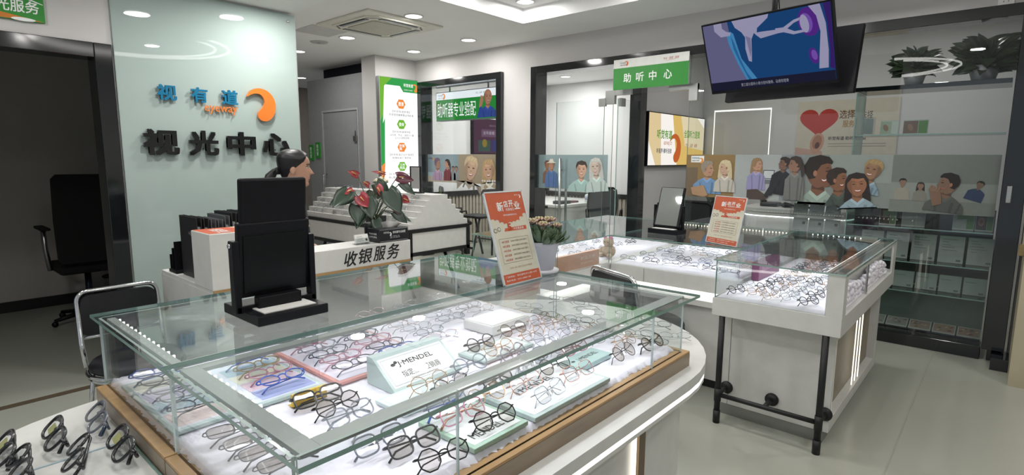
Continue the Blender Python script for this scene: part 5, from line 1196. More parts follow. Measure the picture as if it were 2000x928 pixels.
def anthurium():
    cx, cy, z = -3.09, 2.12, 0.9655
    t = thing('anthurium', 'red anthurium with dark green leaves in a black pot behind the tissue box', 'potted plant', (cx, cy, z))
    MB().lathe([(0.045, 0), (0.05, 0.003), (0.052, 0.11), (0.048, 0.11), (1e-4, 0.10)], (cx, cy, z), BLACK, 24).build('pot', t)
    DG = mat('anthurium_leaf', '2C3F31', 0.3, var=0.12, spec=0.5); RD = mat('anthurium_red', 'A63A44', 0.25, coat=0.5); PD = mat('anthurium_pale', 'B7545B', 0.25, coat=0.5); DR = mat('anthurium_wine', '5E2436', 0.3, coat=0.4); SP = mat('spadix', 'C9A060', 0.6); ST = mat('stem_green', '4A5638', 0.5)
    base = Vector((cx, cy, z + 0.10))
    toCam = Vector((0.82, -0.5, 0.3))
    st = MB(); lv = MB()
    leaves = [((-3.05, 1.93, 1.29), (0.2, -0.9, -0.55), 0.16, 0.055), ((-3.03, 2.05, 1.24), (0.5, -0.1, -0.9), 0.14, 0.06), ((-3.02, 2.20, 1.28), (0.5, 0.25, -0.85), 0.17, 0.07), ((-3.05, 2.02, 1.15), (0.3, -0.6, -0.75), 0.12, 0.04), ((-3.06, 2.14, 1.33), (0.2, 0.5, -0.6), 0.14, 0.06),
              ((-3.04, 2.32, 1.33), (0.3, 0.75, -0.6), 0.13, 0.04), ((-3.04, 2.26, 1.14), (0.3, 0.6, -0.55), 0.12, 0.045), ((-3.07, 2.30, 1.12), (0.3, 0.8, -0.4), 0.12, 0.03), ((-3.05, 1.98, 1.20), (0.4, -0.2, -0.9), 0.13, 0.05), ((-3.13, 2.0, 1.26), (-0.4, -0.7, -0.3), 0.15, 0.06), ((-3.16, 2.2, 1.27), (-0.6, 0.4, -0.3), 0.15, 0.06), ((-3.02, 2.10, 1.10), (0.6, -0.1, -0.8), 0.09, 0.04)]
    for o, d, L, W in leaves:
        o = Vector(o); lv.__class__.add; leaf(lv, o, d, toCam + Vector((0, 0, 0.6)), L, W, DG, 0.12)
        mid = (base + o) / 2 + Vector((0, 0, 0.05)); st.tube([base, base.lerp(mid, 0.6), mid, o], 0.0035, ST, 6)
    lv.build('leaves', t)
    fl_ = [((-3.06, 2.005, 1.385), (-0.1, -0.75, 0.35), RD, 0.07, 0.024), ((-3.05, 2.135, 1.315), (0.3, 0.2, -0.7), PD, 0.075, 0.034), ((-3.05, 2.20, 1.395), (-0.1, -0.8, 0.15), PD, 0.09, 0.012), ((-3.03, 1.99, 1.26), (0.35, 0.3, -0.6), RD, 0.09, 0.045), ((-3.05, 1.955, 1.30), (0.2, -0.8, -0.3), RD, 0.07, 0.02), ((-3.05, 2.30, 1.37), (0.2, 0.85, -0.15), DR, 0.13, 0.04), ((-3.04, 2.33, 1.23), (0.2, 0.6, -0.4), RD, 0.065, 0.028), ((-3.04, 2.255, 1.20), (0.3, 0.3, -0.75), DR, 0.09, 0.032), ((-3.07, 2.09, 1.32), (0.1, -0.6, 0.3), PD, 0.05, 0.02)]
    for o, d, m, L, W in fl_:
        o = Vector(o); mb = MB(); leaf(mb, o, d, toCam, L, W, m, 0.15); dd = Vector(d).normalized(); nn = toCam.normalized()
        sp = mb.build('spathe', t)
        m2 = MB(); m2.tube([o + dd * 0.012 + nn * 0.004, o + dd * 0.045 + nn * 0.018], [0.0045, 0.003], SP, 8); m2.build('spadix', sp)
        mid = (base + o) / 2 + Vector((0, 0, 0.03)); st.tube([base, mid, o], 0.0028, ST, 6)
    st.build('stems', t)
anthurium()

# ================================================================== chairs
LEATHER = mat('black_leather', '14151B', 0.35, bump=0.05, scale=60)
def chrome_chair(label, loc, rz):
    """tube chair, sitter faces local +x; back at x=-0.2"""
    t = thing('tube_chair', label, 'chair', (0, 0, 0), 'black and chrome visitor chairs')
    mb = MB(); prof = [(1e-4, 0.0), (0.19, 0.0), (0.205, 0.012), (0.208, 0.03), (0.195, 0.048), (0.10, 0.056), (1e-4, 0.058)]
    mb.lathe(prof, (0.04, 0, 0.415), LEATHER, 36); mb.build('seat', t)
    mb = MB(); mb.tube([(0.04 + 0.212 * math.cos(a), 0.212 * math.sin(a), 0.412) for a in [2 * PI * i / 36 for i in range(36)]], 0.011, CHROME, 10, True)
    mb.tube([(0.04 + 0.206 * math.cos(a), 0.206 * math.sin(a), 0.392) for a in [2 * PI * i / 36 for i in range(36)]], 0.009, CHROME, 10, True); mb.build('seat_ring', t)
    # back: rounded loop
    bx, w, z0, z1 = -0.20, 0.185, 0.40, 0.79
    path = [(bx + 0.06, -w, z0), (bx + 0.02, -w - 0.004, 0.52)]
    for cx_, sgn in ((-w + 0.05, -1), (w - 0.05, 1)):
        for i in range(7):
            a = (PI - PI / 2 * i / 6) if sgn < 0 else (PI / 2 - PI / 2 * i / 6)
            path.append((bx - 0.012, cx_ + 0.05 * math.cos(a), z1 - 0.05 + 0.05 * math.sin(a)))
    path += [(bx + 0.02, w + 0.004, 0.52), (bx + 0.06, w, z0)]
    mb = MB(); mb.tube(path, 0.012, CHROME, 10); mb.tube([(bx + 0.005, -w, 0.545), (bx - 0.01, 0, 0.54), (bx + 0.005, w, 0.545)], 0.009, CHROME, 8); mb.build('back_frame', t)
    mb = MB(); pts = []
    for (cx_, cz_, a0) in ((w - 0.055, z1 - 0.065, 0), (-w + 0.055, z1 - 0.065, PI / 2), (-w + 0.04, 0.60, PI), (w - 0.04, 0.60, 1.5 * PI)):
        pts += [(cx_ + 0.045 * math.cos(a0 + PI / 2 * i / 5), cz_ + 0.045 * math.sin(a0 + PI / 2 * i / 5)) for i in range(6)]
    mb.prism(Fr((bx - 0.01, 0, 0), (0, 1, 0), (0, 0, 1)), pts, -0.014, 0.016, LEATHER); mb.build('backrest', t)
    mb = MB()
    for s in (-1, 1):
        mb.box(bx - 0.032, bx - 0.022, s * 0.155 - 0.02, s * 0.155 + 0.02, 0.59, 0.625, STEEL, 0.003); mb.lathe([(0.007, 0), (0.007, 0.006), (1e-4, 0.007)], (bx - 0.032, s * 0.155, 0.607), CHROME, 10, True, Matrix.Rotation(-PI / 2, 4, 'Y'))
    mb.build('back_bracket', t)
    for (x, y) in ((0.18, 0.15), (0.18, -0.15), (-0.12, 0.16), (-0.12, -0.16)):
        mb = MB(); mb.tube([(x, y, 0.40), (x + (0.05 if x > 0 else -0.07), y * 1.2, 0.0)], 0.011, CHROME, 8); mb.build('leg', t)
    t.location = loc; t.rotation_euler = (0, 0, rz)
    return t
ch = chrome_chair('black leather chrome chair at the left, between the dark doorway and the big showcase', (-3.38, 0.815, 0), 0.0)
dup(ch, (-1.72, 3.235, 0), math.radians(66), 'black leather chrome chair between the big showcase and the rear corner showcase').scale = (1.1, 1.28, 1.0)
# office chair in the dark back room (back towards us)
t = thing('office_chair', 'black high-backed office chair in the dark room behind the doorway', 'chair', (-6.1, 1.2, 0))
DKF = mat('chair_fabric_black', '0B0B0D', 0.85)
fr = Fr((-5.98, 1.2, 0), (0, 1, 0), (0, 0, 1))
mb = MB(); pts = [(-0.24, 0.62), (-0.22, 0.58), (0.22, 0.58), (0.24, 0.62), (0.245, 0.95), (0.235, 1.30), (0.20, 1.34), (-0.20, 1.34), (-0.235, 1.30), (-0.245, 0.95)]
mb.prism(fr, pts, -0.045, 0.03, DKF); mb.build('backrest', t)
MB().box(-6.5, -6.0, 0.96, 1.44, 0.47, 0.55, DKF, 0.03).build('seat', t)
for s in (-1, 1):
    mb = MB(); mb.box(-6.40, -6.08, 1.2 + s * 0.29 - 0.035, 1.2 + s * 0.29 + 0.035, 0.86, 0.885, DKF, 0.01); mb.tube([(-6.2, 1.2 + s * 0.27, 0.50), (-6.2, 1.2 + s * 0.29, 0.70), (-6.2, 1.2 + s * 0.29, 0.865)], 0.02, STEEL, 8); mb.build('armrest', t)
MB().tube([(-6.25, 1.2, 0.06), (-6.25, 1.2, 0.48)], [0.03, 0.025], mat('gas_lift', '2C3340', 0.3, 0.6), 12).build('gas_lift', t)
mb = MB()
for i in range(5): a = 2 * PI * i / 5; mb.tube([(-6.25, 1.2, 0.09), (-6.25 + 0.3 * math.cos(a), 1.2 + 0.3 * math.sin(a), 0.055)], [0.028, 0.016], BLACK, 8)
mb.build('star_base', t)
mb = MB()
for i in range(5): a = 2 * PI * i / 5; mb.ell((-6.25 + 0.3 * math.cos(a), 1.2 + 0.3 * math.sin(a), 0.026), (0.026, 0.026, 0.026), BLACK, 10, 6)
mb.build('caster', t)
t = thing('waste_bin', 'small grey bin standing in the dark back room beside the office chair', 'bin', (-6.85, 1.55, 0))
MB().lathe([(0.09, 0), (0.115, 0.26), (0.12, 0.27), (0.108, 0.262), (0.085, 0.01)], (-6.85, 1.55, 0), GREY, 20).build('bucket', t)
MB().lathe([(0.121, 0.262), (0.123, 0.27), (0.117, 0.276), (0.112, 0.27)], (-6.85, 1.55, 0), BLACK, 20).build('rim', t)

def mesh_chair(label, loc, rz, backm, h=1.0):
    """task chair, sitter faces local +x"""
    t = thing('task_chair', label, 'chair', (0, 0, 0))
    fr = Fr((-0.22, 0, 0), (0, 1, 0), (0, 0, 1))
    out = [(-0.20, 0.52), (0.20, 0.52), (0.235, 0.75), (0.21, h), (0.17, h + 0.03), (-0.17, h + 0.03), (-0.21, h), (-0.235, 0.75)]
    MB().prism(fr, [(x * 0.93, 0.77 + (y - 0.77) * 0.93) for x, y in out], -0.008, 0.008, backm).build('backrest', t)
    MB().tube([fr.p(x, y, 0) for x, y in out], 0.018, BLACK, 8, True).build('back_frame', t)
    MB().box(-0.22, 0.24, -0.23, 0.23, 0.44, 0.50, DKF, 0.025).build('seat', t)
    for s in (-1, 1):
        mb = MB(); mb.tube([(-0.12, s * 0.26, 0.45), (-0.10, s * 0.28, 0.66), (0.14, s * 0.28, 0.67), (0.16, s * 0.28, 0.5)], 0.014, BLACK, 8); mb.build('armrest', t)
    mb = MB(); mb.tube([(0, 0, 0.08), (0, 0, 0.45)], 0.025, BLACK, 10)
    for i in range(5): a = 2 * PI * i / 5; mb.tube([(0, 0, 0.09), (0.28 * math.cos(a), 0.28 * math.sin(a), 0.03)], [0.024, 0.02], BLACK, 8)
    mb.build('star_base', t)
    t.location = loc; t.rotation_euler = (0, 0, rz)
mesh_chair('green mesh task chair behind the framed window, right of the stair display', (-6.62, 6.12, 0), math.radians(55), mat('mesh_green', '6E8A3C', 0.8))
mesh_chair('dark grey task chair behind the closed glass door', (-4.95, 7.9, 0), math.radians(115), mat('mesh_grey', '2F3336', 0.8))
mesh_chair('black task chair behind the brown printed film and the small mirror', (-2.62, 6.4, 0), math.radians(80), mat('mesh_black', '17191B', 0.8), 0.98)
t = thing('bar_stool', 'black trestle stool in front of the fluted wall, right of the stair display', 'stool', (-6.02, 6.02, 0))
MB().box(-6.24, -5.80, 5.84, 6.2, 0.60, 0.635, BLACKMATT, 0.005).build('seat', t)
for s in (-1, 1):
    for q in (-1, 1):
        MB().tube([(-6.02 + s * 0.19, 6.02 + q * 0.14, 0.6), (-6.02 + s * 0.10 + 0.03 * q, 6.02 + q * 0.19, 0.0)], 0.017, BLACKMATT, 8).build('leg', t)
mb = MB(); mb.tube([(-6.17, 5.86, 0.25), (-5.87, 5.86, 0.25)], 0.012, BLACKMATT, 6); mb.tube([(-6.17, 6.18, 0.25), (-5.87, 6.18, 0.25)], 0.012, BLACKMATT, 6); mb.build('stretcher', t)
# ================================================================== the cashier
def skin_mesh(nodes, edges, sub=2):
    me = bpy.data.meshes.new('tmp'); me.from_pydata([n[0] for n in nodes], edges, [])
    o = bpy.data.objects.new('tmp', me); COL.objects.link(o)
    md = o.modifiers.new('s', 'SKIN'); md.use_smooth_shade = True
    me.skin_vertices[0].data[0].use_root = True
    for i, n in enumerate(nodes):
        r = n[1]; me.skin_vertices[0].data[i].radius = r if isinstance(r, tuple) else (r, r)
    sb = o.modifiers.new('u', 'SUBSURF'); sb.levels = sub; sb.render_levels = sub
    dg = bpy.context.evaluated_depsgraph_get(); dg.update(); ev = o.evaluated_get(dg); m = ev.to_mesh()
    vv = [v.co.copy() for v in m.vertices]; ff = [tuple(p.vertices) for p in m.polygons]
    ev.to_mesh_clear(); bpy.data.objects.remove(o); bpy.data.meshes.remove(me)
    return vv, ff
def remesh(vv, ff, vox):
    me = bpy.data.meshes.new('tmp'); me.from_pydata(vv, [], ff); o = bpy.data.objects.new('tmp', me); COL.objects.link(o)
    md = o.modifiers.new('r', 'REMESH'); md.mode = 'VOXEL'; md.voxel_size = vox
    sm = o.modifiers.new('m', 'SMOOTH'); sm.factor = 0.5; sm.iterations = 3
    dg = bpy.context.evaluated_depsgraph_get(); dg.update(); ev = o.evaluated_get(dg); m = ev.to_mesh()
    v2 = [v.co.copy() for v in m.vertices]; f2 = [tuple(p.vertices) for p in m.polygons]
    ev.to_mesh_clear(); bpy.data.objects.remove(o); bpy.data.meshes.remove(me)
    return v2, f2
HEADT = [(-0.004, .074, .0, .012), (0.004, .083, .02, .028), (.015, .088, .04, .040), (.030, .085, .055, .048), (.045, .087, .065, .053), (.060, .089, .072, .057), (.078, .088, .080, .061), (.095, .087, .088, .065), (.110, .084, .094, .068), (.125, .081, .098, .070), (.140, .086, .101, .072), (.160, .086, .102, .073), (.180, .077, .098, .069), (.200, .058, .082, .057), (.214, .036, .056, .039), (.223, .012, .024, .016)]
def head_pt(z, th, off=0.0):
    for a, b in zip(HEADT[:-1], HEADT[1:]):
        if a[0] <= z <= b[0]: break
    k = (z - a[0]) / (b[0] - a[0]); k = max(0, min(1, k))
    f, bk, w = (a[i] + (b[i] - a[i]) * k for i in (1, 2, 3))
    c, s = math.cos(th), math.sin(th)
    y = f * c if c > 0 else bk * c
    x = w * math.copysign(abs(s) ** 0.9, s)
    def g(u, m, sg): return math.exp(-((u - m) / sg) ** 2)
    nose = 0.030 * g(z, .086, .009) + 0.020 * g(z, .102, .013) + .008 * g(z, .118, .012)
    y += nose * g(th, 0, 0.13) + 0.005 * g(z, .062, .006) * g(th, 0, .3) + .004 * g(z, .047, .006) * g(th, 0, .28) - 0.007 * (g(th, .42, .16) + g(th, -.42, .16)) * g(z, .125, .010) + 0.005 * g(z, .012, .012) * g(th, 0, .3)
    return Vector((x * (1 + off * 10) if off else x, y, z)) + (Vector((s * off * 0.3, c * off, off * 0.4 * max(0, (z - .12) * 10)))) if off else Vector((x, y, z))
def person():
    px, py = -3.43, 1.765
    fw = Vector((0.47, 0.88, 0)).normalized(); rt = Vector((fw.y, -fw.x, 0))
    R3 = Matrix((rt, fw, Vector((0, 0, 1)))).transposed().to_4x4(); R3.translation = Vector((px, py, 0))
    HM = R3 @ Matrix.Translation((0, 0.005, 1.318)) @ Matrix.Rotation(math.radians(-6), 4, 'X')
    t = thing('person', 'person with dark ponytail and dark jacket, in profile behind the cashier desk', 'person', (px, py, 0))
    SK = mat('skin', 'B98F78', 0.5, var=0.03); HR = mat('hair_black', '131114', 0.38, var=0.3, scale=60); JK = mat('jacket_navy', '1A1D24', 0.7); TR = mat('trousers_dark', '17181B', 0.8)
    zs = [-0.004 + 0.227 * i / 46 for i in range(47)]; N = 56
    hv, hf = [], []
    for z in zs:
        for k in range(N):
            th = 2 * PI * k / N; th = th - 2 * PI if th > PI else th
            hv.append(HM @ head_pt(z, th))
    for i in range(46):
        for k in range(N): l = (k + 1) % N; hf.append((i * N + k, (i * N + l), (i + 1) * N + l, (i + 1) * N + k))
    hf.append(tuple(range(N - 1, -1, -1))); hf.append(tuple(46 * N + k for k in range(N)))
    ear = MB()
    for s in (-1, 1):
        M4 = HM @ Matrix.Translation((s * 0.073, -0.012, 0.098)) @ Matrix.Rotation(s * -0.35, 4, 'Z') @ Matrix.Rotation(0.15, 4, 'X')
        ear.ell((0, 0, 0), (0.009, 0.018, 0.031), SK, 16, 10, M4)
    nodes = [((0, 0, .84), (.135, .10)), ((0, 0, .99), (.115, .085)), ((0, 0, 1.13), (.135, .095)), ((0, -.01, 1.235), (.07, .06)), ((0, -.005, 1.29), .046), ((0, .012, 1.35), .05),
             ((.155, -.01, 1.225), .048), ((.225, -.09, 1.03), .037), ((.205, -.035, 1.06), .026), ((.197, .012, 1.085), (.030, .016)),
             ((-.155, -.01, 1.225), .048), ((-.225, -.04, 1.0), .037), ((-.20, .02, .93), .026), ((-.198, .07, .90), (.030, .016)),
             ((.09, 0, .78), .09), ((.095, .02, .43), .055), ((.095, -.02, .08), .038), ((.10, .10, .035), .032), ((-.09, 0, .78), .09), ((-.095, .02, .43), .055), ((-.095, -.02, .08), .038), ((-.10, .10, .035), .032)]
    edges = [(0, 1), (1, 2), (2, 3), (3, 4), (4, 5), (2, 6), (6, 7), (7, 8), (8, 9), (2, 10), (10, 11), (11, 12), (12, 13), (0, 14), (14, 15), (15, 16), (16, 17), (0, 18), (18, 19), (19, 20), (20, 21)]
    for pi_, dr in ((9, Vector((0, 1, 0.1))), (13, Vector((0.1, 1, -0.1)))):
        p0 = Vector(nodes[pi_][0])
        for k, (ox, L) in enumerate(((-.024, .062), (-.008, .07), (.008, .066), (.023, .052))):
            b = len(nodes); a0 = p0 + Vector((ox, .015, 0)); a1 = a0 + dr.normalized() * L * .55; a2 = a1 + (dr.normalized() + Vector((0, 0, -0.9))).normalized() * L * .45
            nodes += [(tuple(a0), .009), (tuple(a1), .0085), (tuple(a2), .0075)]; edges += [(pi_, b), (b, b + 1), (b + 1, b + 2)]
        s = -1 if p0.x > 0 else 1
        b = len(nodes); a0 = p0 + Vector((s * .028, -.015, 0)); a1 = a0 + Vector((s * .018, .03, -.005)); a2 = a1 + Vector((0, .026, -.008)); nodes += [(tuple(a0), .011), (tuple(a1), .010), (tuple(a2), .0085)]; edges += [(pi_, b), (b, b + 1), (b + 1, b + 2)]
    bv, bf = skin_mesh(nodes, edges)
    bv = [R3 @ v for v in bv]
    allv = hv + bv + ear.v; o1 = len(hv); o2 = o1 + len(bv)
    allf = hf + [tuple(i + o1 for i in f) for f in bf] + [tuple(i + o2 for i in f) for f in ear.f]
    v2, f2 = remesh(allv, allf, 0.0042)
    MB().add(v2, f2, SK, True).build('body', t)
    # clothing follows the same skeleton, a little wider
    def cloth(name, idx, grow, m, ends):
        ids = {k: i for i, k in enumerate(idx)}; nn = []
        for k in idx:
            p, r = nodes[k]; r = tuple(x + grow for x in r) if isinstance(r, tuple) else r + grow
            if k in ends: p = tuple(Vector(p) * (1 - ends[k][1]) + Vector(nodes[ends[k][0]][0]) * ends[k][1])
            nn.append((p, r))
        ee = [(ids[a], ids[b]) for a, b in edges if a in ids and b in ids]
        v, f = skin_mesh(nn, ee); return MB().add([R3 @ x for x in v], f, m, True).build(name, t)
    cloth('jacket', [2, 1, 0, 3, 6, 7, 8, 10, 11, 12], .016, JK, {})
    cloth('trousers', [0, 14, 15, 16, 18, 19, 20], .014, TR, {})
    for s in (-1, 1): MB().box(s * .1 - .045, s * .1 + .045, -.07, .15, 0.0, .06, BLACK, .02, R3).build('shoe', t)
    mb = MB(); mb.tube([R3 @ Vector((0.062 * math.cos(a), -0.006 + 0.058 * math.sin(a), 1.272 - 0.018 * math.sin(a))) for a in [2 * PI * i / 24 for i in range(24)]], 0.012, mat('collar_grey', 'A9AEB8', 0.7), 8, True); mb.build('collar', t)
    # hair: a shell over the skull, hairline swept back over the ears, ponytail low behind
    hair, idx, ff = [], {}, []
    ZN, TN = 40, 72
    def line(z): # angle from the face where hair begins at this height
        if z > 0.198: return -1
        if z > 0.15: return 0.95 * math.sqrt(max(0, (0.198 - z) / 0.048)) 
        if z > 0.10: return 1.0 + (0.15 - z) * 12
        return 1.68 + (0.10 - z) * 9
    for i in range(ZN + 1):
        z = 0.035 + (0.223 - 0.035) * i / ZN
        for k in range(TN):
            th = -PI + 2 * PI * k / TN; L = line(z)
            e = max(0.0, min(1.0, (abs(th) - L) / 0.25)) if L > 0 else 1.0
            p = head_pt(z, th); c, s = math.cos(th), math.sin(th)
            o = -0.004 + 0.015 * e; hair.append(HM @ (p + Vector((s * o, c * o, o * 0.6 if z > 0.15 else 0))))
    for i in range(ZN):
        for k in range(TN):
            th = -PI + 2 * PI * (k + .5) / TN; z = 0.035 + (0.223 - 0.035) * (i + .5) / ZN
            if abs(th) > line(z) - 0.12: l = (k + 1) % TN; ff.append((i * TN + k, i * TN + l, (i + 1) * TN + l, (i + 1) * TN + k))
    ff.append(tuple(ZN * TN + k for k in range(TN)))
    hb = MB().add(hair, ff, HR, True)
    tail = [Vector((0, -0.088, 0.085)), Vector((0, -0.118, 0.075)), Vector((0.0, -0.14, 0.04)), Vector((0.0, -0.15, -0.01)), Vector((0.005, -0.155, -0.07)), Vector((0.01, -0.15, -0.14))]
    hb.tube([HM @ p for p in tail], [0.026, 0.022, 0.033, 0.034, 0.026, 0.008], HR, 14)
    hb = hb.build('hair', t)
    MB().tube([HM @ (Vector((0, -0.118, 0.075)) + Vector((0.024 * math.cos(a), 0.008 * math.sin(a), 0.022 * math.sin(a)))) for a in [2 * PI * i / 16 for i in range(16)]], 0.006, BLACK, 8, True).build('hair_tie', hb)
    for s in (-1, 1):
        e = MB(); e.ell(HM @ Vector((s * .031, .0665, .124)), (.011, .011, .009), mat('eye_white', 'CFCAC6', 0.3), 12, 8); e.ell(HM @ Vector((s * .032, .0725, .124)), (.0058, .0058, .0058), INKBLACK, 10, 6); e.build('eye', t)
        e = MB(); e.tube([HM @ Vector((s * x, y, z)) for x, y, z in ((.016, .087, .140), (.032, .083, .145), (.050, .068, .141))], [.003, .0032, .0015], HR, 6); e.build('eyebrow', t)
        e = MB(); e.tube([HM @ Vector((s * x, y, z)) for x, y, z in ((.019, .0745, .126), (.032, .0775, .1315), (.045, .066, .126))], .0016, HR, 6); e.build('eyelash', t)
    e = MB(); LP = mat('lips', 'A0605C', 0.4)
    for z, y in ((.062, .0915), (.050, .0905)): e.tube([HM @ Vector((x, y - abs(x) * .35, z)) for x in (-.020, -.008, 0, .008, .020)], [.001, .0042, .0040, .0042, .001], LP, 8)
    e.build('lips', t)
person()

# ================================================================== things in the hearing rooms
t = thing('consult_desk', 'white desk with a tidy top behind the closed glass door', 'desk', (-5.55, 8.0, 0))
mb = MB(); mb.box(-6.9, -5.35, 7.25, 8.9, 0.70, 0.745, WHITE, 0.004); mb.box(-5.42, -5.36, 7.3, 8.85, 0, 0.70, WHITE); mb.box(-6.9, -5.42, 7.3, 7.34, 0, 0.70, WHITE); mb.build('desk_body', t)
t = thing('side_cabinet', 'fluted cabinet with a black top at the left end behind the glass door', 'cabinet', (-5.4, 6.6, 0))
MB().box(-5.85, -5.38, 6.35, 6.95, 0.72, 0.76, BLACKMATT, 0.003).build('top', t)
mb = MB(); mb.box(-5.83, -5.42, 6.39, 6.93, 0, 0.72, FLUTE)
for i in range(9): mb.box(-5.42, -5.40, 6.40 + i * 0.058, 6.438 + i * 0.058, 0.02, 0.72, FLUTE)
mb.build('body', t)
t = thing('pump_bottle', 'white pump bottle standing on the desk behind the glass door', 'bottle', (-5.45, 8.15, 0.7455))
MB().lathe([(0.04, 0), (0.043, 0.004), (0.043, 0.12), (0.03, 0.135), (0.012, 0.14)], (-5.45, 8.15, 0.7455), mat('bottle_white', 'C6CBCC', 0.25), 20).build('bottle', t)
mb = MB(); mb.tube([(-5.45, 8.15, 0.885), (-5.45, 8.15, 0.925)], 0.005, WHITE, 8); mb.box(-5.465, -5.41, 8.142, 8.158, 0.922, 0.934, WHITE, 0.003); mb.build('pump', t)
MB().lathe([(0.0435, 0.04), (0.0435, 0.10)], (-5.45, 8.15, 0.7455), mat('label_lilac', '9AA0B4', 0.5), 20).build('label', t)
t = thing('printer', 'white box-shaped printer on the fluted cabinet behind the glass door', 'printer', (-5.6, 6.6, 0.7605))
MB().box(-5.78, -5.45, 6.42, 6.80, 0.7605, 0.98, mat('printer_white', 'C9CCCC', 0.4), 0.01).build('body', t); MB().box(-5.448, -5.44, 6.47, 6.75, 0.80, 0.84, BLACK).build('paper_slot', t)
DARKG = mat('device_dark', '2C2F33', 0.4)
for (x, y, w, d, h, lab, c) in ((-5.55, 7.55, 0.16, 0.3, 0.05, 'dark instrument on the near half of the desk behind the glass door', 'instrument'), (-5.6, 7.9, 0.14, 0.22, 0.03, 'reddish folder lying on the desk behind the glass door', 'folder'), (-5.5, 8.5, 0.2, 0.25, 0.06, 'dark case at the far end of the desk behind the glass door', 'case')):
    t = thing(c if c != 'case' else 'instrument_case', lab, c, (x, y, 0.7455)); m = DARKG if c != 'folder' else mat('folder_red', '5E3434', 0.5)
    MB().box(x - w / 2, x + w / 2, y - d / 2, y + d / 2, 0.7455, 0.7455 + h, m, 0.006).build('body', t); MB().box(x - w / 2 + 0.02, x + w / 2 - 0.02, y - d / 2 + 0.02, y - d / 4, 0.7455 + h, 0.7455 + h + 0.012, GREY, 0.003).build('lid', t)
t = thing('potted_palm', 'dark leafy plant in front of the banner light box wall', 'potted plant', (-2.86, 7.2, 0))
MB().lathe([(0.13, 0), (0.17, 0.35), (0.16, 0.35), (1e-4, 0.32)], (-2.86, 7.2, 0), GREY, 20).build('pot', t)
mb = MB(); rnd = random.Random(4)
for i in range(34):
    a = rnd.random() * 2 * PI; el = rnd.uniform(0.2, 1.2); o = Vector((-2.86 + 0.07 * math.cos(a), 7.2 + 0.12 * math.sin(a), 0.65 + rnd.random() * 0.5)); leaf(mb, o, (math.cos(a) * math.cos(el), math.sin(a) * math.cos(el), math.sin(el) * 0.6 + 0.15), (0, 0, 1), 0.26, 0.055, mat('palm_leaf', '55605A', 0.5, var=0.15), 0.3)
mb.build('leaves', t); MB().tube([(-2.86, 7.2, 0.3), (-2.86, 7.2, 1.1)], 0.02, ST_ := mat('palm_stem', '4E4A3A', 0.7), 8).build('stem', t)
# curved white counter
t = thing('reception_counter', 'white rounded counter with an LED edge behind the glazing, tools on top', 'counter', (-1.7, 6.7, 0))
def rr_(x0, x1, y0, y1, r): return arc(x1 - r, y1 - r, r, r, 0, PI / 2, 6) + arc(x0 + r, y1 - r, r, r, PI / 2, PI, 6) + arc(x0 + r, y0 + r, r, r, PI, 1.5 * PI, 10) + arc(x1 - r, y0 + r, r, r, 1.5 * PI, 2 * PI, 10)
mb = MB(); mb.prism(fl, rr_(-2.2, -1.12, 6.2, 7.0, 0.25), 0.95, 0.985, WHITE); mb.prism(fl, rr_(-2.17, -1.15, 6.23, 6.97, 0.22), 0.0, 0.90, WHITE); mb.prism(fl, rr_(-2.19, -1.13, 6.21, 6.99, 0.24), 0.91, 0.95, WHITE); mb.build('counter_body', t)
mb = MB(); mb.prism(fl, rr_(-2.192, -1.128, 6.208, 6.992, 0.242), 0.90, 0.908, emis('led_edge', (1, 1, 0.97), 2.5)); mb.build('edge_light', t)
for (x, y, lab, nm, cat) in ((-1.95, 6.55, 'dark telephone on the rounded counter behind the glazing', 'telephone', 'telephone'), (-1.62, 6.45, 'long dark instrument lying on the rounded counter', 'otoscope', 'instrument')):
    t = thing(nm, lab, cat, (x, y, 0.9855)); mb = MB()
    if nm == 'telephone':
        mb.box(x - 0.09, x + 0.09, y - 0.09, y + 0.09, 0.9855, 1.03, DARKG, 0.012); mb.build('base', t); m2 = MB(); m2.tube([(x - 0.08, y - 0.06, 1.04), (x - 0.07, y, 1.075), (x - 0.08, y + 0.07, 1.04)], 0.02, DARKG, 8); m2.build('handset', t)
    else:
        mb.tube([(x - 0.16, y, 1.0165), (x + 0.0, y - 0.02, 1.003), (x + 0.2, y - 0.03, 0.998)], [0.03, 0.014, 0.010], DARKG, 10); mb.build('handle', t); MB().ell((x - 0.16, y, 1.012), (0.045, 0.035, 0.024), DARKG, 12, 8).build('head', t)
t = thing('computer_monitor', 'black desktop monitor standing on the rounded counter behind the glazing', 'monitor', (-1.3, 6.7, 0.9855))
MB().box(-1.5, -1.15, 6.72, 6.75, 1.10, 1.33, BLACK, 0.005).build('screen', t); mb = MB(); mb.box(-1.35, -1.31, 6.74, 6.77, 0.99, 1.2, BLACK); mb.box(-1.42, -1.22, 6.68, 6.82, 0.9855, 0.995, BLACK, 0.003); mb.build('stand', t)
# brochure rack in clear acrylic
t = thing('brochure_rack', 'clear acrylic brochure rack with grey leaflets behind the small showcase', 'rack', (-1.32, 5.75, 0))
mb = MB()
for x in (-1.52, -1.10): mb.box(x, x + 0.012, 5.70, 5.90, 0.0, 1.14, PLACRYL)
for z in (0.62, 0.80, 0.98): mb.box(-1.51, -1.10, 5.70, 5.90, z, z + 0.006, PLACRYL)
mb.build('frame', t)
for z in (0.62, 0.80, 0.98):
    for i in range(3):
        x = -1.50 + i * 0.135; mb = MB(); fr = Fr((x, 5.74, z + 0.007), (1, 0, 0), (0, 0.25, 1)); mb.pbox(fr, 0, 0.125, 0, 0.15, 0, 0.004, ink('9AA19E')); mb.rect(fr, 0.08, 0.105, 0.09, 0.115, 0.0045, ink('5F6664')); mb.rect(fr, 0.02, 0.07, 0.03, 0.035, 0.0045, ink('6F7674')); mb.build('leaflet', t)

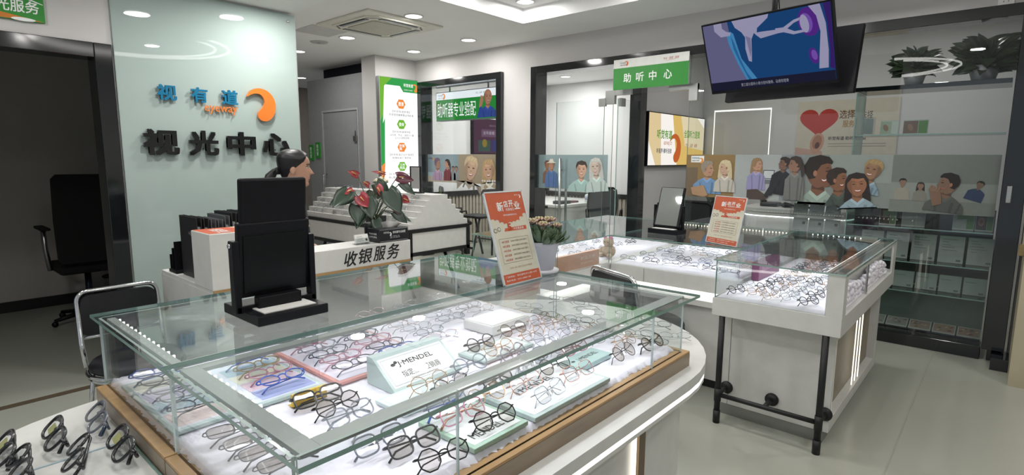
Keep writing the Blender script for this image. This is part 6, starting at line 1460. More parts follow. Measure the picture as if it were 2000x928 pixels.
# ================================================================== hanging screen
def hanging_tv():
    c = Vector((-1.429, 4.422, 2.279)); yaw, tilt, w, h = -0.1862, 0.3759, 0.97, 0.55
    r = Vector((math.cos(yaw), math.sin(yaw), 0)); n0 = Vector((math.sin(yaw), -math.cos(yaw), 0)); upv = Vector((0, 0, 1)) * math.cos(tilt) + n0 * math.sin(tilt)
    fr = Fr(c - r * w / 2 - upv * h / 2, r, upv)
    t = thing('hanging_screen', 'tilted flat screen hung from the ceiling showing a blue ear diagram', 'screen', tuple(c))
    MB().pbox(fr, 0, w, 0, h, -0.035, 0.0, BLACK).build('housing', t)
    mb = MB()
    def L(cx, k=0.8): return emis('screen_' + cx, cx, k)
    K = 1.0
    b = 0.012; bw, bh = w - 2 * b, h - 2 * b - 0.012
    def P(pts, d, m): mb.poly(fr, [(b + x * bw, b + 0.012 + y * bh) for x, y in pts], d, m)
    e = 0.0006
    P([(0, 0), (1, 0), (1, 1), (0, 1)], e, L('1F4A80', 0.75))
    P([(0, 0.10), (0, 1), (0.22, 1), (0.23, 0.75), (0.30, 0.42), (0.42, 0.0), (0.2, 0.0)], 2 * e, L('6D6C92', 0.75))
    P([(0.20, 0.82), (0.235, 0.86), (0.26, 0.82), (0.30, 0.45), (0.42, 0.10), (0.34, 0.06), (0.27, 0.35), (0.21, 0.68)], 3 * e, L('4A8FC2', 0.8))
    P([(0.235, 0.80), (0.255, 0.70), (0.285, 0.48), (0.33, 0.24), (0.37, 0.12), (0.345, 0.11), (0.29, 0.36), (0.245, 0.6)], 4 * e, L('2F6FA8', 0.75))
    BN = L('A9A6C6', 0.75); BS = L('8886AC', 0.7)
    P([(0.10, 1), (0.10, 0.9), (0.15, 0.80), (0.23, 0.80), (0.24, 0.84), (0.20, 0.87), (0.17, 0.92), (0.17, 1)], 4 * e, BN)
    P([(0.26, 1), (0.28, 0.90), (0.33, 0.82), (0.355, 0.74), (0.345, 0.58), (0.36, 0.40), (0.385, 0.38), (0.395, 0.52), (0.405, 0.70), (0.43, 0.78), (0.50, 0.78), (0.62, 0.77), (0.62, 0.72), (0.48, 0.69), (0.45, 0.74), (0.46, 0.84), (0.55, 0.95), (0.56, 1)], 5 * e, BN)
    P([(0.36, 0.76), (0.38, 0.45), (0.395, 0.55), (0.40, 0.72)], 6 * e, BS)
    P([(0.60, 0.79), (0.66, 0.785), (0.74, 0.86), (0.80, 0.88), (0.80, 0.85), (0.74, 0.82), (0.69, 0.76), (0.74, 0.71), (0.82, 0.71), (0.82, 0.68), (0.73, 0.67), (0.66, 0.72), (0.60, 0.72)], 6 * e, BN)
    P(ellipse(0.845, 0.80, 0.075, 0.19, 24, 0.08), 5 * e, L('5A2E8E', 0.75)); P(ellipse(0.825, 0.79, 0.045, 0.13, 24, 0.08), 6 * e, L('7A55B2', 0.8)); P(ellipse(0.815, 0.785, 0.03, 0.12, 24, 0.08), 7 * e, BN)
    P([(0.85, 1), (0.90, 0.86), (0.92, 0.65), (0.90, 0.35), (0.89, 0.17), (0.955, 0.17), (0.965, 0.4), (0.96, 0.75), (0.93, 1)], 6 * e, BN)
    P([(0.95, 1), (0.97, 0.75), (0.975, 0.4), (0.965, 0.17), (1, 0.14), (1, 1)], 6 * e, L('3D2670', 0.75))
    P(ellipse(0.86, 0.35, 0.032, 0.11, 20, 0.1), 6 * e, L('5A2E8E', 0.75)); P(ellipse(0.865, 0.36, 0.02, 0.07, 20, 0.1), 7 * e, L('7A55B2', 0.8))
    P([(0, 0), (1, 0), (1, 0.13), (0, 0.13)], 8 * e, L('2B2C46', 0.5)); mb.build('screen', t)
    m2 = MB(); m2.text(fr, '第三部分是听小骨分别叫锤骨、砧骨和镫骨', b + 0.27 * bw, b + 0.66 * bw, b + 0.012 + 0.035 * bh, b + 0.012 + 0.085 * bh, 9.5 * e, L('B8BCCB', 0.6), 0.01); m2.build('lettering', t)
    mb = MB(); mb.tube([c - fr.n * 0.1 + Vector((0, 0, 0.05)), Vector((c.x - fr.n.x * 0.1, c.y - fr.n.y * 0.1, 3.07))], 0.02, BLACKMATT, 10); mb.tube([c - fr.n * 0.03, c - fr.n * 0.1 + Vector((0, 0, 0.05))], 0.02, BLACKMATT, 8); mb.build('ceiling_pole', t)
    m2 = MB(); q = Vector((c.x + 0.06, c.y, 3.07)); m2.tube([c - fr.n * 0.05 + r * 0.1, q.lerp(c, 0.4) + r * 0.02, q], 0.004, BLACK, 6); m2.build('cable', t)
    # second screen, back to back, leaning the other way
    fw_ = -fr.n; up2 = Vector((0, 0, 1)) * math.cos(tilt) - n0 * math.sin(tilt)
    t2 = thing('hanging_screen', 'black second screen behind the blue one, turned away from us', 'screen', tuple(c - n0 * 0.28))
    tilt = 0.16; up2 = Vector((0, 0, 1)) * math.cos(tilt) - n0 * math.sin(tilt); h = 0.47
    c2 = c - n0 * 0.26 + r * 0.055 - Vector((0, 0, 0.085))
    f2 = Fr(c2 - r * w / 2 - up2 * h / 2, r, up2); MB().pbox(f2, 0, w, 0, h, -0.02, 0.02, BLACK).build('housing', t2)
    m2 = MB(); m2.tube([c2 + n0 * 0.05, c - fr.n * 0.1 + Vector((0, 0, 0.05))], 0.018, BLACKMATT, 8); m2.pbox(f2, w * 0.35, w * 0.65, h * 0.3, h * 0.7, 0.02, 0.04, BLACKMATT); m2.build('bracket', t2)
hanging_tv()

# ================================================================== glass shelf cabinet behind the glazing at right
t = thing('shelf_cabinet', 'tall glass shelf cabinet behind the glazing at the right, plants on top', 'cabinet', (-0.54, 5.75, 0))
cx0, cx1, cy0, cy1 = -1.03, -0.045, 5.57, 5.95
SHG = glass('shelf_glass', 'CFE3DC', 0.05)
MB().slab(cx0, cx0 + 0.008, cy0, cy1, 0.1, 2.06, SHG, GREENGLASS).build('side_glass', t)
mb = MB(); mb.box(cx0 - 0.01, cx1, cy0 - 0.012, cy1, 2.065, 2.10, BLACKGLOSS, 0.003); mb.build('top_frame', t)
for z in (1.70, 0.94, 0.66, 0.415):
    MB().slab(cx0 + 0.01, cx1, cy0 + 0.01, cy1, z, z + 0.008, SHG, GREENGLASS).build('shelf', t)
mb = MB(); mb.box(cx0, cx1, cy1, cy1 + 0.02, 0.43, 1.10, mat('cabinet_back_dark', '3A403E', 0.25)); mb.box(cx0, cx1, cy1, cy1 + 0.02, 0.10, 0.43, mat('cabinet_back_pale', '7F8680', 0.4)); mb.build('back_panel', t)
mb = MB(); mb.box(cx0, cx1, cy0, cy1, 0.02, 0.105, BLACKGLOSS); mb.build('plinth', t)
for i in range(5):
    x = -0.93 + i * 0.185
    t = thing('magazine', ['magazine at the left end of the shelf row behind the glazing', 'second magazine from the left on the low glass shelf', 'magazine with bold heading, third on the low glass shelf', 'fourth magazine from the left on the low glass shelf', 'magazine at the right end of the low glass shelf'][i], 'magazine', (x, 5.72, 0.668), 'magazines on the low glass shelf')
    fr = Fr((x, 5.74, 0.6685), (1, 0, 0), (0, 0.22, 1)); MB().pbox(fr, 0, 0.165, 0, 0.22, 0, 0.006, ink('8B928D')).build('cover', t)
    mb = MB()
    for k in range(5): mb.rect(fr, 0.02, 0.06 + 0.02 * ((i + k) % 4), 0.19 - k * 0.022, 0.195 - k * 0.022, 0.0065, ink('5C625F'))
    if i == 2: mb.text(fr, '简报\n专刊', 0.015, 0.05, 0.12, 0.205, 0.0068, ink('4A504D'), 0.01)
    mb.rect(fr, 0.12, 0.15, 0.015, 0.03, 0.0065, ink('4F5552')); mb.build('print', t)
for i in range(6):
    x = -0.98 + i * 0.158
    t = thing('booklet', ['grey booklet at the left end of the bottom glass shelf', 'second booklet from the left on the bottom glass shelf', 'third booklet from the left on the bottom glass shelf', 'third booklet from the right on the bottom glass shelf', 'second booklet from the right on the bottom glass shelf', 'grey booklet at the right end of the bottom glass shelf'][i], 'booklet', (x, 5.7, 0.4235), 'booklets on the bottom glass shelf')
    fr = Fr((x, 5.74, 0.4235), (1, 0, 0), (0, 0.3, 1)); MB().pbox(fr, 0, 0.145, 0, 0.14, 0, 0.006, ink('7D8580')).build('cover', t)
    mb = MB(); mb.rect(fr, 0.01, 0.08, 0.10, 0.105, 0.0065, ink('5C625F')); mb.rect(fr, 0.10, 0.13, 0.01, 0.025, 0.0065, ink('4F5552')); mb.build('print', t)
for i, m in enumerate(('6E736F', '70746F', '6F736E', '74695E', '7A6A5C', '76675A')):
    x = -0.99 + i * 0.16
    t = thing('photo_tile', 'photo print %s in the row along the foot of the shelf cabinet' % ['at the left end', 'second from left', 'third from left', 'third from right', 'second from right', 'at the right end'][i], 'photo print', (x, 5.6, 0.106), 'photo prints at the foot of the cabinet')
    fr = Fr((x, 5.60, 0.1055), (1, 0, 0), (0, 0.8, 0.35)); MB().pbox(fr, 0, 0.15, 0, 0.13, 0, 0.004, ink('8A8F8A')).build('board', t)
    mb = MB(); mb.rect(fr, 0.008, 0.142, 0.02, 0.12, 0.0045, ink(m)); rn = random.Random(i)
    for k in range(9): mb.poly(fr, ellipse(0.02 + rn.random() * 0.11, 0.035 + rn.random() * 0.07, 0.014, 0.006, 8, rn.random()), 0.005 + k * 0.0002, ink(('4C4844', '9A8878', '5A3E36')[k % 3]))
    mb.build('picture', t)
for (x, w, lab, cs) in ((-0.30, 0.135, 'white and green product card on the middle glass shelf at the right', ('9AA39D', '4E7A3C')), (-0.16, 0.11, 'product card with an ear photograph on the middle glass shelf', ('3E332C', '4E7A3C')), (-0.80, 0.12, 'product card with a green strip at the left of the middle shelf', ('4A3A30', '58724A')), (-0.64, 0.16, 'pale blank card in the middle of the middle glass shelf', ('8C948F', '8C948F'))):
    t = thing('product_card', lab, 'card', (x, 5.7, 0.949)); fr = Fr((x, 5.70, 0.9485), (1, 0, 0), (0, 0.1, 1)); MB().pbox(fr, 0, w, 0, 0.155, 0, 0.01, ink('A3ABA6')).build('board', t)
    mb = MB(); mb.rect(fr, 0.004, w * 0.62, 0.01, 0.145, 0.0105, ink(cs[0])); mb.rect(fr, w * 0.64, w - 0.004, 0.01, 0.145, 0.0105, ink(cs[1]))
    if 'ear' in lab: mb.poly(fr, ellipse(0.035, 0.075, 0.02, 0.035, 16), 0.011, ink('9A6E58')); mb.poly(fr, ellipse(0.036, 0.072, 0.010, 0.02, 12), 0.0115, ink('6A4434'))
    else: mb.poly(fr, [(0.025, 0.08), (0.09, 0.09), (0.085, 0.13), (0.022, 0.12)], 0.011, ink(cs[1]))
    mb.build('picture', t)
for (x, w, lab, cs) in ((-0.86, 0.13, 'small green and white card on the upper glass shelf', ('8FA08A', 'AEB7B0')), (-0.70, 0.17, 'dark ear-photo card with a green end on the upper glass shelf', ('6A5448', '4E7A3C'))):
    t = thing('product_card', lab, 'card', (x, 5.7, 1.709)); fr = Fr((x, 5.72, 1.7085), (1, 0, 0), (0, 0.1, 1)); MB().pbox(fr, 0, w, 0, 0.12, 0, 0.01, ink('A3ABA6')).build('board', t)
    mb = MB(); mb.rect(fr, 0.004, w * 0.6, 0.01, 0.112, 0.0105, ink(cs[0])); mb.rect(fr, w * 0.62, w - 0.004, 0.01, 0.112, 0.0105, ink(cs[1])); mb.poly(fr, ellipse(w * 0.3, 0.06, 0.018, 0.03, 14, 0.4), 0.011, ink('8A6A58')); mb.build('picture', t)
t = thing('display_case', 'clear plastic blister card hanging at the left of the upper glass shelf', 'package', (-0.97, 5.7, 1.709))
MB().box(-1.0, -0.90, 5.70, 5.74, 1.7085, 1.86, PLACRYL, 0.004).build('shell', t); MB().box(-0.985, -0.915, 5.715, 5.722, 1.72, 1.85, ink('8B918D')).build('card', t)
# bushy plants on the cabinet
def bushy(cx, cy, z, s, seed, label):
    t = thing('potted_pothos', label, 'potted plant', (cx, cy, z)); rnd = random.Random(seed)
    MB().lathe([(0.06 * s, 0), (0.09 * s, 0.12), (0.085 * s, 0.12), (1e-4, 0.10)], (cx, cy, z), GREY, 20).build('pot', t)
    mb = MB(); G = mat('pothos_green', '2C3A26', 0.4, var=0.25)
    for i in range(150):
        a = rnd.random() * 2 * PI; el = rnd.uniform(-0.25, 1.45); rr = rnd.uniform(0.02, 0.14) * s
        o = Vector((cx + rr * math.cos(a) * math.cos(el), cy + rr * math.sin(a) * 0.7, z + 0.10 + rr * (0.5 + math.sin(el) * 0.7)))
        d = Vector((math.cos(a), math.sin(a) * 0.6, math.sin(el) * 0.8 - 0.1)); leaf(mb, o, d, (rnd.uniform(-.6, .6), rnd.uniform(-1.6, -.6), 0.7), rnd.uniform(0.08, 0.13) * s, rnd.uniform(0.030, 0.046) * s, G, 0.3)
    mb.build('leaves', t)
bushy(-0.66, 5.74, 2.1005, 0.95, 3, 'left bushy green plant on top of the glass shelf cabinet')
bushy(-0.22, 5.74, 2.1005, 1.15, 8, 'right taller bushy green plant on top of the glass shelf cabinet')
# right edge: poster stand on a wooden ledge in front of the pier
t = thing('counter_stand', 'cream printed stand with red top on a wooden ledge at the right photo edge', 'sign', (0.16, 4.92, 0.9))
fr = Fr((0.115, 5.15, 0.93), (1, 0, 0), (0, 0, 1)); MB().pbox(fr, 0, 0.2, 0, 0.55, 0, 0.012, ink('B5AD98')).build('board', t)
mb = MB(); mb.poly(fr, [(0, 0.55), (0, 0.38), (0.05, 0.34), (0.1, 0.4), (0.2, 0.33), (0.2, 0.55)], 0.0125, ink('8E2F22'))
for k in range(6): mb.rect(fr, 0.02, 0.17, 0.06 + k * 0.04, 0.072 + k * 0.04, 0.0125, ink('7A7263'))
mb.build('print', t)
tag(MB().box(0.10, 0.6, 5.08, 5.22, 0.86, 0.928, wood('ledge_wood', '8B7A55', 'A08C62', 0.4), 0.003).build('wooden_ledge'), 'short wooden ledge below the red-topped stand at the right edge', 'ledge')
# steel door latch on the black post
tag(MB().box(0.0, 0.03, 5.335, 5.36, 1.20, 1.32, STEEL, 0.004).build('door_latch'), 'steel latch plate on the black post at right', 'latch')
# ================================================================== eyeglasses
def outline(shape, n=26):
    pts = []
    for i in range(n):
        a = 2 * PI * i / n; c, s = math.cos(a), math.sin(a)
        sg = lambda v, p: math.copysign(abs(v) ** p, v)
        if shape == 'round': x, y = 0.0245 * c, 0.0235 * s
        elif shape == 'square': x, y = 0.0275 * sg(c, .55), 0.021 * sg(s, .6)
        elif shape == 'rect': x, y = 0.028 * sg(c, .5), 0.0165 * sg(s, .6)
        elif shape == 'pilot': x, y = 0.0285 * sg(c, .75), 0.0235 * sg(s, .75); x *= 1 + 0.10 * s * (1 if True else 0)
        elif shape == 'hex':
            k = math.cos(PI / 8) / math.cos((a + PI / 8) % (PI / 4) - PI / 8); x, y = 0.0265 * k * c, 0.0235 * k * s
        elif shape == 'cat': x, y = 0.027 * sg(c, .7) + 0.002 * s, 0.0195 * sg(s, .7) + 0.003 * (1 if c > 0 else 0) * c * (s > 0)
        elif shape == 'oval': x, y = 0.026 * c, 0.0185 * s
        pts.append((x, y))
    return pts
GM = {}
def gmat(c, metal=False, clear=0.0):
    k = (c, metal, clear)
    if k in GM: return GM[k]
    if clear: m = glass('frame_clear_' + c, c, 0.06, film=c, filmfac=clear)
    elif metal: m = mat('frame_metal_' + c, c, 0.25, 0.9)
    else: m = mat('frame_' + c, c, 0.25, coat=0.3)
    GM[k] = m
    return m
TLENS = glass('demo_lens_grey', 'BDB7B2', r0=0.085); BLENS = glass('demo_lens_pale', 'DAD5D0', r0=0.10)
protos = {}
def eyeglasses(shape, m, r, pose, tm=None, tag_=None, small=False, lens=None):
    """returns a hidden-free prototype builder: list of (part name, MB); fronts face local -y, resting on z=0"""
    tm = tm or m; n = 18 if small else 26; sd = 5 if small else 7
    out = outline(shape, n); cx = 0.035
    fp = MB(); parts = [('frame_front', fp)]
    def wrap(x): return 0.55 * x * x            # slight face curve: ends go back
    for s in (-1, 1):
        fp.tube([(s * cx + s * x, wrap(s * cx + x), y) for x, y in out], r, m, sd, True)
        lb = MB(); o2 = [(s * cx + s * x * 0.97, wrap(s * cx + x), y * 0.97) for x, y in out]
        lb.add(o2 + [(s * cx, wrap(cx) - 0.001, 0)], [(i, (i + 1) % n, n) for i in range(n)], lens or LENS, True); parts.append(('lens', lb))
    bx = cx - max(x for x, y in out)
    fp.tube([(-bx - .001, 0.0, 0.006), (-bx * 0.4, -0.001, 0.0095), (bx * 0.4, -0.001, 0.0095), (bx + .001, 0.0, 0.006)], r * 1.05, m, sd)
    ex = cx + max(x for x, y in out)
    for s in (-1, 1):
        fp.tube([(s * (ex - 0.002), wrap(ex), 0.010), (s * (ex + 0.004), wrap(ex) + 0.002, 0.011), (s * (ex + 0.005), wrap(ex) + 0.009, 0.011)], r * 1.25, m, sd)
        if not small: fp.ell((s * (bx + 0.002), 0.006, -0.004), (0.0018, 0.003, 0.0055), gmat('D8D8D8', False, 0.3), 8, 5)
    hx_, hy = ex + 0.005, wrap(ex) + 0.009
    for q, s in enumerate((-1, 1)):
        tb = MB()
        if pose == 'open':
            path = [(s * hx_, hy, 0.011), (s * hx_, hy + 0.05, 0.011), (s * (hx_ - 0.001), hy + 0.09, 0.010), (s * (hx_ - 0.004), hy + 0.115, 0.000), (s * (hx_ - 0.006), hy + 0.135, -0.018)]
        else:
            y = hy + 0.004 + 0.005 * q; zt = 0.011 - 0.004 * q
            path = [(s * hx_, hy, 0.011), (s * (hx_ - 0.004), y, zt), (s * (hx_ - 0.06), y + 0.002, zt - 0.004), (s * (hx_ - 0.105), y + 0.003, zt - 0.008), (s * (hx_ - 0.128), y + 0.004, zt - 0.024)]
        rr = [r * 1.15, r * 1.1, r, r * 1.05, r * 1.2] if tm is m else [r * 0.9, r * 0.9, r * 0.9, r * 1.5, r * 1.7]
        tb.tube(path, rr, tm, sd); parts.append(('temple', tb))
    if tag_:
        tg = MB(); tg.box(-0.052, -0.018, 0.002, 0.0045, -0.012, 0.006, tag_); parts.append(('swing_tag', tg))
    return parts
def seat_parts(parts, ax, ay):
    M4 = Matrix.Rotation(ay, 4, 'Y') @ Matrix.Rotation(ax, 4, 'X')
    for _, p in parts: p.v = [M4 @ v for v in p.v]
    z = min(v.z for _, p in parts for v in p.v)
    for _, p in parts: p.v = [v - Vector((0, 0, z)) for v in p.v]
    return parts
def proto(key, shape, m, r, pose, ax, ay=0.0, tm=None, tag_=None, small=False, lens=None):
    protos[key] = (shape, m, r, pose, ax, ay, tm, tag_, small, lens)
_made = {}
def glasses(key, x, y, z, rz, label, group):
    if key not in _made:
        shape, m, r, pose, ax, ay, tm, tg, small, lens = protos[key]
        t = thing('eyeglasses', label, 'eyeglasses', (0, 0, 0), group)
        ps = seat_parts(eyeglasses(shape, m, r, pose, tm, tg, small, lens), ax, ay)
        if small:
            COL.objects.unlink(t); bpy.data.objects.remove(t)
            one = MB()
            for _, p in ps:
                for f, k, s_ in zip(p.f, p.m, p.sm): pass
                one.add(p.v, p.f, p.mats[0], True)
            t = one.build('eyeglasses'); tag(t, label, 'eyeglasses', group)
        else:
            for nm, p in ps: p.build(nm, t)
        t.location = (x, y, z); t.rotation_euler = (0, 0, rz); _made[key] = t
        return t
    return dup(_made[key], (x, y, z), rz, label, group)
KDK = gmat('3E4452'); BLK = gmat('121318'); GRYF = gmat('4A5058'); GOLD = gmat('B98D5A', True); ROSE = gmat('C29080', True); SILV = gmat('A9ADB2', True); GUN = gmat('55585E', True); BLKM = gmat('17181B', True)
CLR = gmat('C9CDD2', False, 0.25); CPNK = gmat('D9A7B7', False, 0.45); CBLU = gmat('8FA6DA', False, 0.45); CYEL = gmat('D8C9A6', False, 0.35); CGRY = gmat('8A8E98', False, 0.55); TORT = gmat('4A3428')
YTAG = mat('tag_yellow_green', 'B9B86A', 0.5); WTAG = mat('tag_white', 'D8D8D8', 0.5)
LEAN = math.radians(-42)
for nm, sh, m, r, tm in (('black_round', 'round', BLK, .0021, None), ('black_square', 'square', BLK, .0023, None), ('black_thin', 'round', BLKM, .0011, None), ('gold_round', 'round', GOLD, .0010, None), ('rose_square', 'square', ROSE, .0010, None), ('silver_round', 'round', SILV, .0010, None), ('silver_square', 'square', SILV, .0010, None),
                        ('clear_round', 'round', CLR, .0021, None), ('clear_square', 'square', CLR, .0021, SILV), ('pink_clear', 'square', CPNK, .0019, ROSE), ('gold_hex', 'hex', GOLD, .0010, None), ('black_hex', 'hex', BLKM, .0016, None), ('blue_tip', 'square', CGRY, .0018, gmat('2F5FA8')), ('gun_rect', 'rect', GUN, .0012, None), ('grey_square', 'square', CGRY, .0022, None)):
    proto('f_' + nm, sh, m, r, 'fold', LEAN, 0.0, tm, None, False, BLENS if nm.startswith('black') else None)
for nm, sh, m, r, tm in (('rect_black', 'rect', GUN, .0013, BLK), ('kid_dark', 'oval', KDK, .0016, None), ('kid_grey', 'oval', GRYF, .0017, gmat('7A7F8A')), ('kid_blue', 'oval', CBLU, .0018, None), ('kid_pink', 'oval', CPNK, .0018, None), ('kid_yellow', 'oval', CYEL, .0018, None), ('kid_clear', 'oval', CLR, .0018, None), ('kid_deepblue', 'oval', gmat('3F62B5'), .0018, None), ('thin_clear', 'oval', CLR, .0014, SILV), ('thin_rose', 'oval', gmat('CDB0AC', True), .0009, CLR), ('thin_silver', 'oval', SILV, .0009, None), ('thin_gun', 'oval', GUN, .0009, BLK)):
    proto('l_' + nm, sh, m, r, 'fold', math.radians(-68), 0.0, tm, None, False, TLENS if nm == 'rect_black' else None)
T90 = PI / 2
G1_ = 'eyeglasses in the front part of the big showcase'
Z1, ZB = 0.8685, 0.881
def S8(v): return tuple(c * 0.81 for c in v)
used = set()
def g(key, x, y, z, rz, label, group):
    assert label not in used, label
    used.add(label); return glasses(key, x, y, z, rz, label, group)
J = random.Random(21)
jit = lambda a=0.12: J.uniform(-a, a)
for key, x, y, z, lab in (
    ('l_rect_black', -1.537, .595, Z1, 'slim grey-black rimmed eyeglasses, farthest of the four nearest the left end'),
    ('l_rect_black', -1.445, .600, Z1, 'slim grey-black rimmed eyeglasses, second of the four lying near the left end'),
    ('l_rect_black', -1.365, .605, Z1, 'slim grey-black rimmed eyeglasses, third of the four lying near the left end'),
    ('l_rect_black', -1.275, .612, Z1, 'slim grey-black rimmed eyeglasses nearest the front left corner of the showcase'),
    ('f_black_square', -1.555, .850, Z1, 'black square eyeglasses standing beside the yellow card'),
    ('f_black_hex', -1.460, .862, Z1, 'black-rimmed eyeglasses in front of the pair beside the yellow card'),
    ('f_clear_square', -1.375, .850, Z1, 'clear square eyeglasses with pale bridge, third from the yellow card'),
    ('l_thin_clear', -1.290, .870, Z1, 'thin clear eyeglasses lying in front of the clear square pair'),
    ('f_grey_square', -1.180, .815, Z1, 'large grey square eyeglasses at the bottom of the photo, behind two black pairs'),
    ('f_black_square', -1.105, .870, Z1, 'black square eyeglasses in the middle of the bottom trio'),
    ('f_black_hex', -1.000, .880, Z1, 'black angular eyeglasses lowest in the photo, by the front glass'),
    ('f_gold_round', -1.355, 1.135, ZB, 'gold round eyeglasses on the pale tray right below the wedge sign'),
    ('f_black_thin', -1.285, 1.170, ZB, 'dark thin eyeglasses on the pale tray below the wedge sign'),
    ('f_clear_round', -1.400, 1.365, Z1, 'clear round eyeglasses right of the wedge sign'),
    ('f_blue_tip', -1.185, 1.060, ZB, 'grey eyeglasses with blue temple tips on the white tray, left'),
    ('f_pink_clear', -1.115, 1.055, ZB, 'clear pink eyeglasses on the tray nearest the front glass'),
    ('f_gold_hex', -1.150, 1.190, ZB, 'gold thin eyeglasses at the back right of the green tray'),
    ('f_black_hex', -1.025, 1.095, ZB, 'black half-rim eyeglasses on the green tray with purple lens shine'),
    ('f_black_round', -1.205, 1.300, ZB, 'bold black round eyeglasses on the mint bordered tray'),
    ('f_rose_square', -1.118, 1.345, ZB, 'rose gold square eyeglasses in the middle of the mint bordered tray'),
    ('f_silver_square', -1.020, 1.345, ZB, 'silver square eyeglasses at the front edge of the mint bordered tray'),
    ('f_silver_round', -1.215, 1.475, ZB, 'silver round eyeglasses behind the lettering of the mint bordered tray'),
    ('f_black_thin', -1.145, 1.535, ZB, 'thin black eyeglasses beside the teal brand block'),
    ('f_rose_square', -1.050, 1.545, ZB, 'rose gold eyeglasses at the right end of the mint bordered tray'),
    ('f_black_round', -1.535, 1.556, Z1, 'black round eyeglasses right of the wedge sign, before the white riser'),
    ('f_gold_round', -1.450, 1.570, Z1, 'gold round eyeglasses in front of the black round pair by the riser'),
    ('f_clear_round', -1.365, 1.560, Z1, 'clear round eyeglasses third in the column right of the wedge sign'),
    ('f_clear_square', -1.280, 1.575, Z1, 'clear square eyeglasses fourth in the column right of the wedge sign'),
    ('f_black_thin', -1.566, 1.790, Z1, 'thin black round eyeglasses in the middle of the showcase behind the gold pair'),
    ('f_gold_hex', -1.465, 1.800, Z1, 'gold angular eyeglasses in the middle of the showcase, behind the silver pair'),
    ('f_silver_round', -1.380, 1.790, Z1, 'silver round eyeglasses in the middle of the showcase'),
    ('f_silver_square', -1.285, 1.770, Z1, 'silver square eyeglasses left of the teal brand block'),
    ('f_pink_clear', -1.225, 1.770, Z1, 'clear pink eyeglasses just behind the teal brand block'),
    ('f_black_thin', -1.055, 1.770 + .09, Z1, 'black thin round eyeglasses between the teal block and the right end'),
    ('f_black_round', -1.025, 2.035, Z1, 'bold black round eyeglasses in the front right corner of the showcase'),
    ('f_gold_round', -1.125, 1.990, Z1, 'gold round eyeglasses next to the front right corner pair'),
    ('f_silver_square', -1.220, 1.985, Z1, 'silver square eyeglasses third from the front right corner'),
    ('f_gold_hex', -1.310, 1.995, Z1, 'gold angular eyeglasses fourth from the front right corner along the right end'),
    ('f_silver_round', -1.400, 1.985, Z1, 'silver round eyeglasses fifth from the front right corner along the right end'),
    ('f_gold_round', -1.490, 1.995, Z1, 'gold round eyeglasses sixth from the front right corner along the right end'),
    ('f_rose_square', -1.575, 1.990, Z1, 'rose gold eyeglasses farthest of the column along the right end glass')):
    g(key, x * .81, y * .81, z, T90 + jit(), lab, G1_)
# boards with children's glasses
kid = [('l_kid_blue', -1.655, 'pale blue'), ('l_kid_yellow', -1.575, 'pale yellow'), ('l_kid_pink', -1.50, 'pale pink'), ('l_kid_deepblue', -1.43, 'bright blue')]
for k, x, c in kid: g(k, x + .01, 0.675, FZ + 0.011, T90 + jit(.06), '%s children eyeglasses on the mint board with pastel squares' % c, 'children eyeglasses on the pastel board')
for i, k in enumerate(('l_kid_deepblue', 'l_kid_grey', 'l_kid_dark', 'l_kid_grey', 'l_kid_dark')):
    g(k, -1.72 + i * 0.075, 0.465, FZ + 0.011, T90 + jit(.08), '%s children eyeglasses on the long mint board, %s from the far end' % ({'l_kid_deepblue': 'blue', 'l_kid_grey': 'grey', 'l_kid_dark': 'dark'}[k], ORD[i]), 'children eyeglasses on the long mint board')
cor = [[('l_kid_dark', 'dark'), ('l_kid_pink', 'pink'), ('l_kid_clear', 'clear'), ('l_kid_dark', 'dark'), ('l_kid_pink', 'pink'), ('l_kid_dark', 'dark')], [('l_kid_clear', 'clear'), ('l_kid_grey', 'grey'), ('l_kid_dark', 'dark'), ('l_kid_pink', 'pink'), ('l_kid_dark', 'dark'), ('l_kid_deepblue', 'blue')]]
for j, row in enumerate(cor):
    for i, (k, c) in enumerate(row):
        g(k, -1.705 + i * 0.066, 0.87 + j * 0.16, FZ + 0.011, T90 + jit(.1), '%s children eyeglasses on the coral-edged board, %s half, %s from the far edge' % (c, ('left', 'right')[j], ORD[i]), 'children eyeglasses on the coral board')
# thin glasses in the far half
for j in range(3):
    for i in range(7):
        x, y = -1.82 + i * 0.07, 1.235 + j * 0.165
        if x > -1.5 and j > 0: continue
        k = ('l_thin_rose', 'l_thin_silver', 'l_thin_clear')[(i + j) % 3]
        g(k, x, y, Z1, T90 + jit(), 'thin %s eyeglasses, %s column past the coral board, %s from the far glass' % ({'l_thin_rose': 'rose', 'l_thin_silver': 'silver', 'l_thin_clear': 'clear'}[k], ORD[j], ORD[i]), 'thin eyeglasses in the far half of the big showcase')
# glasses lying on the table beyond the case
for i, (x, y, rz) in enumerate(((-1.60, 1.93, .4), (-1.56, 2.13, .3), (-1.42, 2.14, .35), (-1.34, 2.04, .2), (-1.30, 1.90, .3), (-1.18, 2.12, .4), (-1.17, 1.95, .35), (-1.03, 2.06, .5), (-1.02, 1.90, .55), (-0.90, 1.97, .75), (-0.93, 1.84, .7), (-1.46, 1.87, .3))):
    g('l_thin_gun' if i % 3 else 'l_thin_silver', x, y, 0.8005, rz, 'thin dark eyeglasses on the oval table beyond the case, %s from the succulent' % ORD[i], 'eyeglasses on the oval table beyond the showcase')
